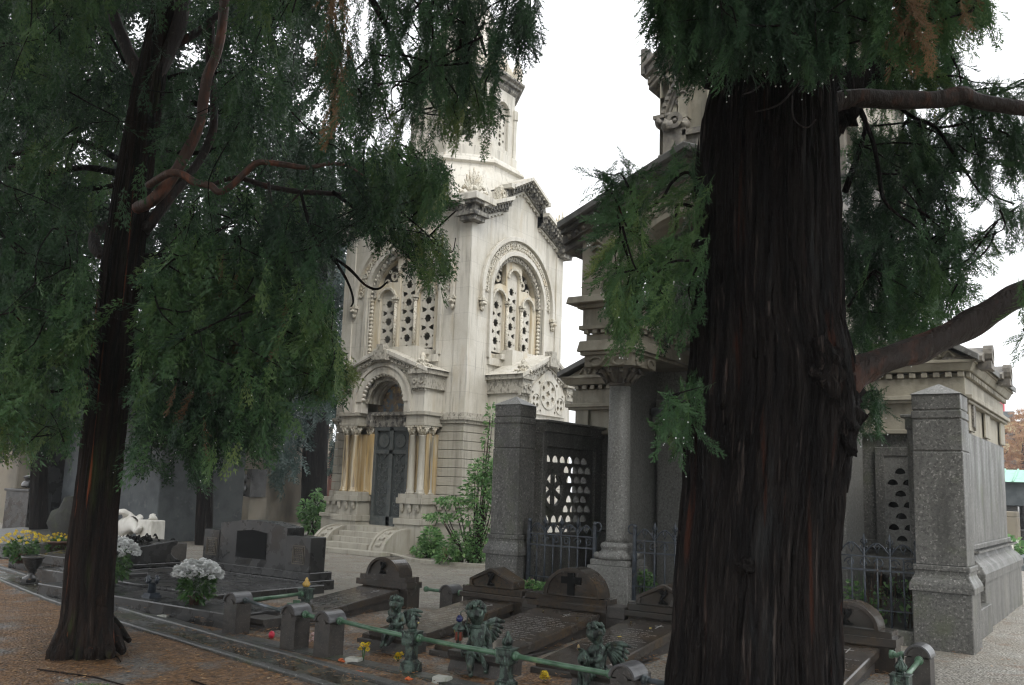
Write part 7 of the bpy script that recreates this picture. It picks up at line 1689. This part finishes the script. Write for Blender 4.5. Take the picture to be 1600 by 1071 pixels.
# ---- trees further back
def bgtree_(*a, **k):
    t = bgtree(*a, **k); canopy(t, (t.location.x, t.location.y), 7.5, 10, 19, 1500, a[6] + 100, leaf_far); return t  # adds unseen crown foliage overhead to shade the tombs below
def bgtree(px, D, trunk_pts, regs, label, m, seed, bk=bark, wname='cedar_tree', T=TF, tw=40):
    b0 = W(px, 800, D); b0.z = 0; t = thing(wname, label, 'tree', b0)
    trunk(t, trunk_pts, D, bk, na=40, nv=60, ridge=.06, fr=3)
    f = Fol(T, seed)
    for P, d0, d1, n, kw in regs: f.region(P, D + d0, D + d1, n, **kw)
    f.build('foliage', m, t)
    if tw: twigs(t, f, tw, bk, seed, ln=1.6, r=.014)
    return t
bgtree(492, 34, [(488, 812, 40), (490, 780, 37), (493, 700, 37), (498, 600, 38), (505, 480, 32), (512, 340, 22), (518, 240, 12), (522, 130, 6), (525, 20, 2)],
       [([(420, 540), (470, 520), (520, 560), (520, 640), (490, 660), (478, 700), (462, 740), (448, 720), (440, 760), (425, 720), (405, 700)], -3.5, 0, 300, dict(hang=1.6, sc=.9, tb=.6, thr=-.1, clump=.7, out=.5)),
        ([(495, 330), (545, 330), (543, 480), (530, 620), (510, 640), (490, 600)], -1, 3, 420, dict(hang=1.2, sc=1.0, tb=.25, thr=-.25, clump=.5, out=.6)),
        ([(430, 200), (560, 220), (560, 340), (440, 360)], -2, 3, 260, dict(hang=1.2, sc=1.1, tb=.3, thr=-.1, clump=.5, out=.7)),
        ([(515, 620), (528, 620), (527, 730), (518, 740)], -1, 0, 40, dict(hang=2, sc=.6, tb=.3, thr=-1, out=.2))], 'big dark cedar in the mist with bluish drooping sprays, just left of the chapel', leaf_blue, 21)
bgtree_(330, 22, [(318, 860, 26), (322, 700, 22), (330, 500, 18), (340, 250, 13), (350, 0, 8)],
       [([(180, -60), (500, -60), (500, 150), (520, 330), (500, 560), (440, 600), (300, 640), (210, 580), (210, 200)], -2.5, 3.5, 1900, dict(hang=1.0, sc=1.0, tb=.4, thr=-.08, clump=.7, out=1.0, gaps=[(g[0], g[1], g[2] * 1.1, g[3] * 1.1) for g in GAPS])) ], 'dark evergreen behind the left cedar, between its trunk and the chapel', leaf_far, 22)
bgtree_(70, 20, [(60, 860, 26), (62, 700, 24), (66, 500, 18), (72, 250, 13), (80, 0, 8)],
       [([(-60, -60), (230, -60), (200, 200), (190, 560), (150, 640), (-60, 640)], -2.5, 3.5, 1600, dict(hang=1.0, sc=1.0, tb=.32, thr=-.08, clump=.7, out=1.0, gaps=[(g[0], g[1], g[2] * 1.1, g[3] * 1.1) for g in GAPS])) ], 'dark evergreen at the left edge behind the foreground cedar', leaf_far, 23)
bgtree(430, 58, [(425, 800, 10), (428, 600, 9), (430, 420, 6)],
       [([(250, 380), (540, 360), (540, 640), (400, 690), (260, 640)], -3, 4, 520, dict(hang=.6, sc=2.2, tb=.5, thr=-.05, clump=.25, out=1.2))], 'pale misty tree farthest back behind the tombs', leaf_far, 24, tw=0)
at = bgtree(1600, 62, [(1598, 775, 14), (1600, 740, 12), (1602, 700, 9), (1606, 660, 5)],
       [([(1545, 715), (1548, 690), (1565, 668), (1585, 645), (1620, 635), (1700, 650), (1720, 760), (1600, 768), (1555, 760)], -2.5, 3.5, 1500, dict(hang=.1, sc=.8, tb=.6, thr=-.25, clump=.5, out=1.2))], 'autumn tree with orange brown leaves at the right edge', leaf_autumn, 25, wname='autumn_tree', tw=60)
# ---------------------------------------------------------------- air, sky and light
b = MB(); b.box(-270, 205, -64, 335, -1.2, 26)
hz = b.build('haze', None); tag(hz, kind='stuff')
hm = bpy.data.materials.new('misty_air'); hm.use_nodes = True; nt = hm.node_tree; nt.nodes.clear(); o_ = nt.nodes.new('ShaderNodeOutputMaterial'); pv = nt.nodes.new('ShaderNodeVolumePrincipled')
pv.inputs['Color'].default_value = (.86, .90, .93, 1); pv.inputs['Density'].default_value = HAZE; pv.inputs['Anisotropy'].default_value = .2; nt.links.new(pv.outputs[0], o_.inputs['Volume']); hz.data.materials.append(hm)
w = bpy.data.worlds.new('World'); SC.world = w; w.use_nodes = True; N = w.node_tree.nodes; L = w.node_tree.links
bg = N['Background']; sk = N.new('ShaderNodeTexSky'); sk.sky_type = 'NISHITA'; sk.sun_disc = False; sk.sun_elevation = R_(48); SUN_AZ = R_(-60)
sk.sun_rotation = SUN_AZ; sk.altitude = 100; sk.air_density = 1; sk.dust_density = 5; sk.ozone_density = 1
hs = N.new('ShaderNodeHueSaturation'); hs.inputs['Saturation'].default_value = .12; L.new(sk.outputs[0], hs.inputs['Color'])
mx = N.new('ShaderNodeMix'); mx.data_type = 'RGBA'; mx.inputs[0].default_value = .72; L.new(hs.outputs[0], mx.inputs[6]); mx.inputs[7].default_value = (9.2, 9.45, 9.7, 1)
L.new(mx.outputs[2], bg.inputs[0]); bg.inputs[1].default_value = .12
sl = bpy.data.lights.new('sun', 'SUN'); sl.energy = .9; sl.angle = R_(25); sl.color = (1, .96, .9); so = bpy.data.objects.new('sun', sl); COL.objects.link(so)
# sun from the right and behind the camera, high: lights the chapel's right front most
az = R_(120); el = R_(48)   # direction towards the sun in the world grid: mostly +X
d = Vector((math.cos(R_(-38)) * math.cos(el), math.sin(R_(-38)) * math.cos(el), math.sin(el)))
so.rotation_euler = (-d).to_track_quat('-Z', 'Y').to_euler(); sk.sun_rotation = math.atan2(d.x, d.y)
SC.view_settings.view_transform = 'Standard'; SC.view_settings.look = 'None'; SC.view_settings.gamma = 1; SC.view_settings.exposure = EXPO
SC.cycles.max_bounces = 6; SC.cycles.diffuse_bounces = 3; SC.cycles.glossy_bounces = 2; SC.cycles.transmission_bounces = 3; SC.cycles.volume_bounces = 0; SC.cycles.transparent_max_bounces = 4
SC.cycles.use_denoising = True; SC.cycles.filter_width = 1.25; SC.cycles.caustics_reflective = False; SC.cycles.caustics_refractive = False
SC.cycles.volume_step_rate = 5; SC.cycles.sample_clamp_indirect = 6
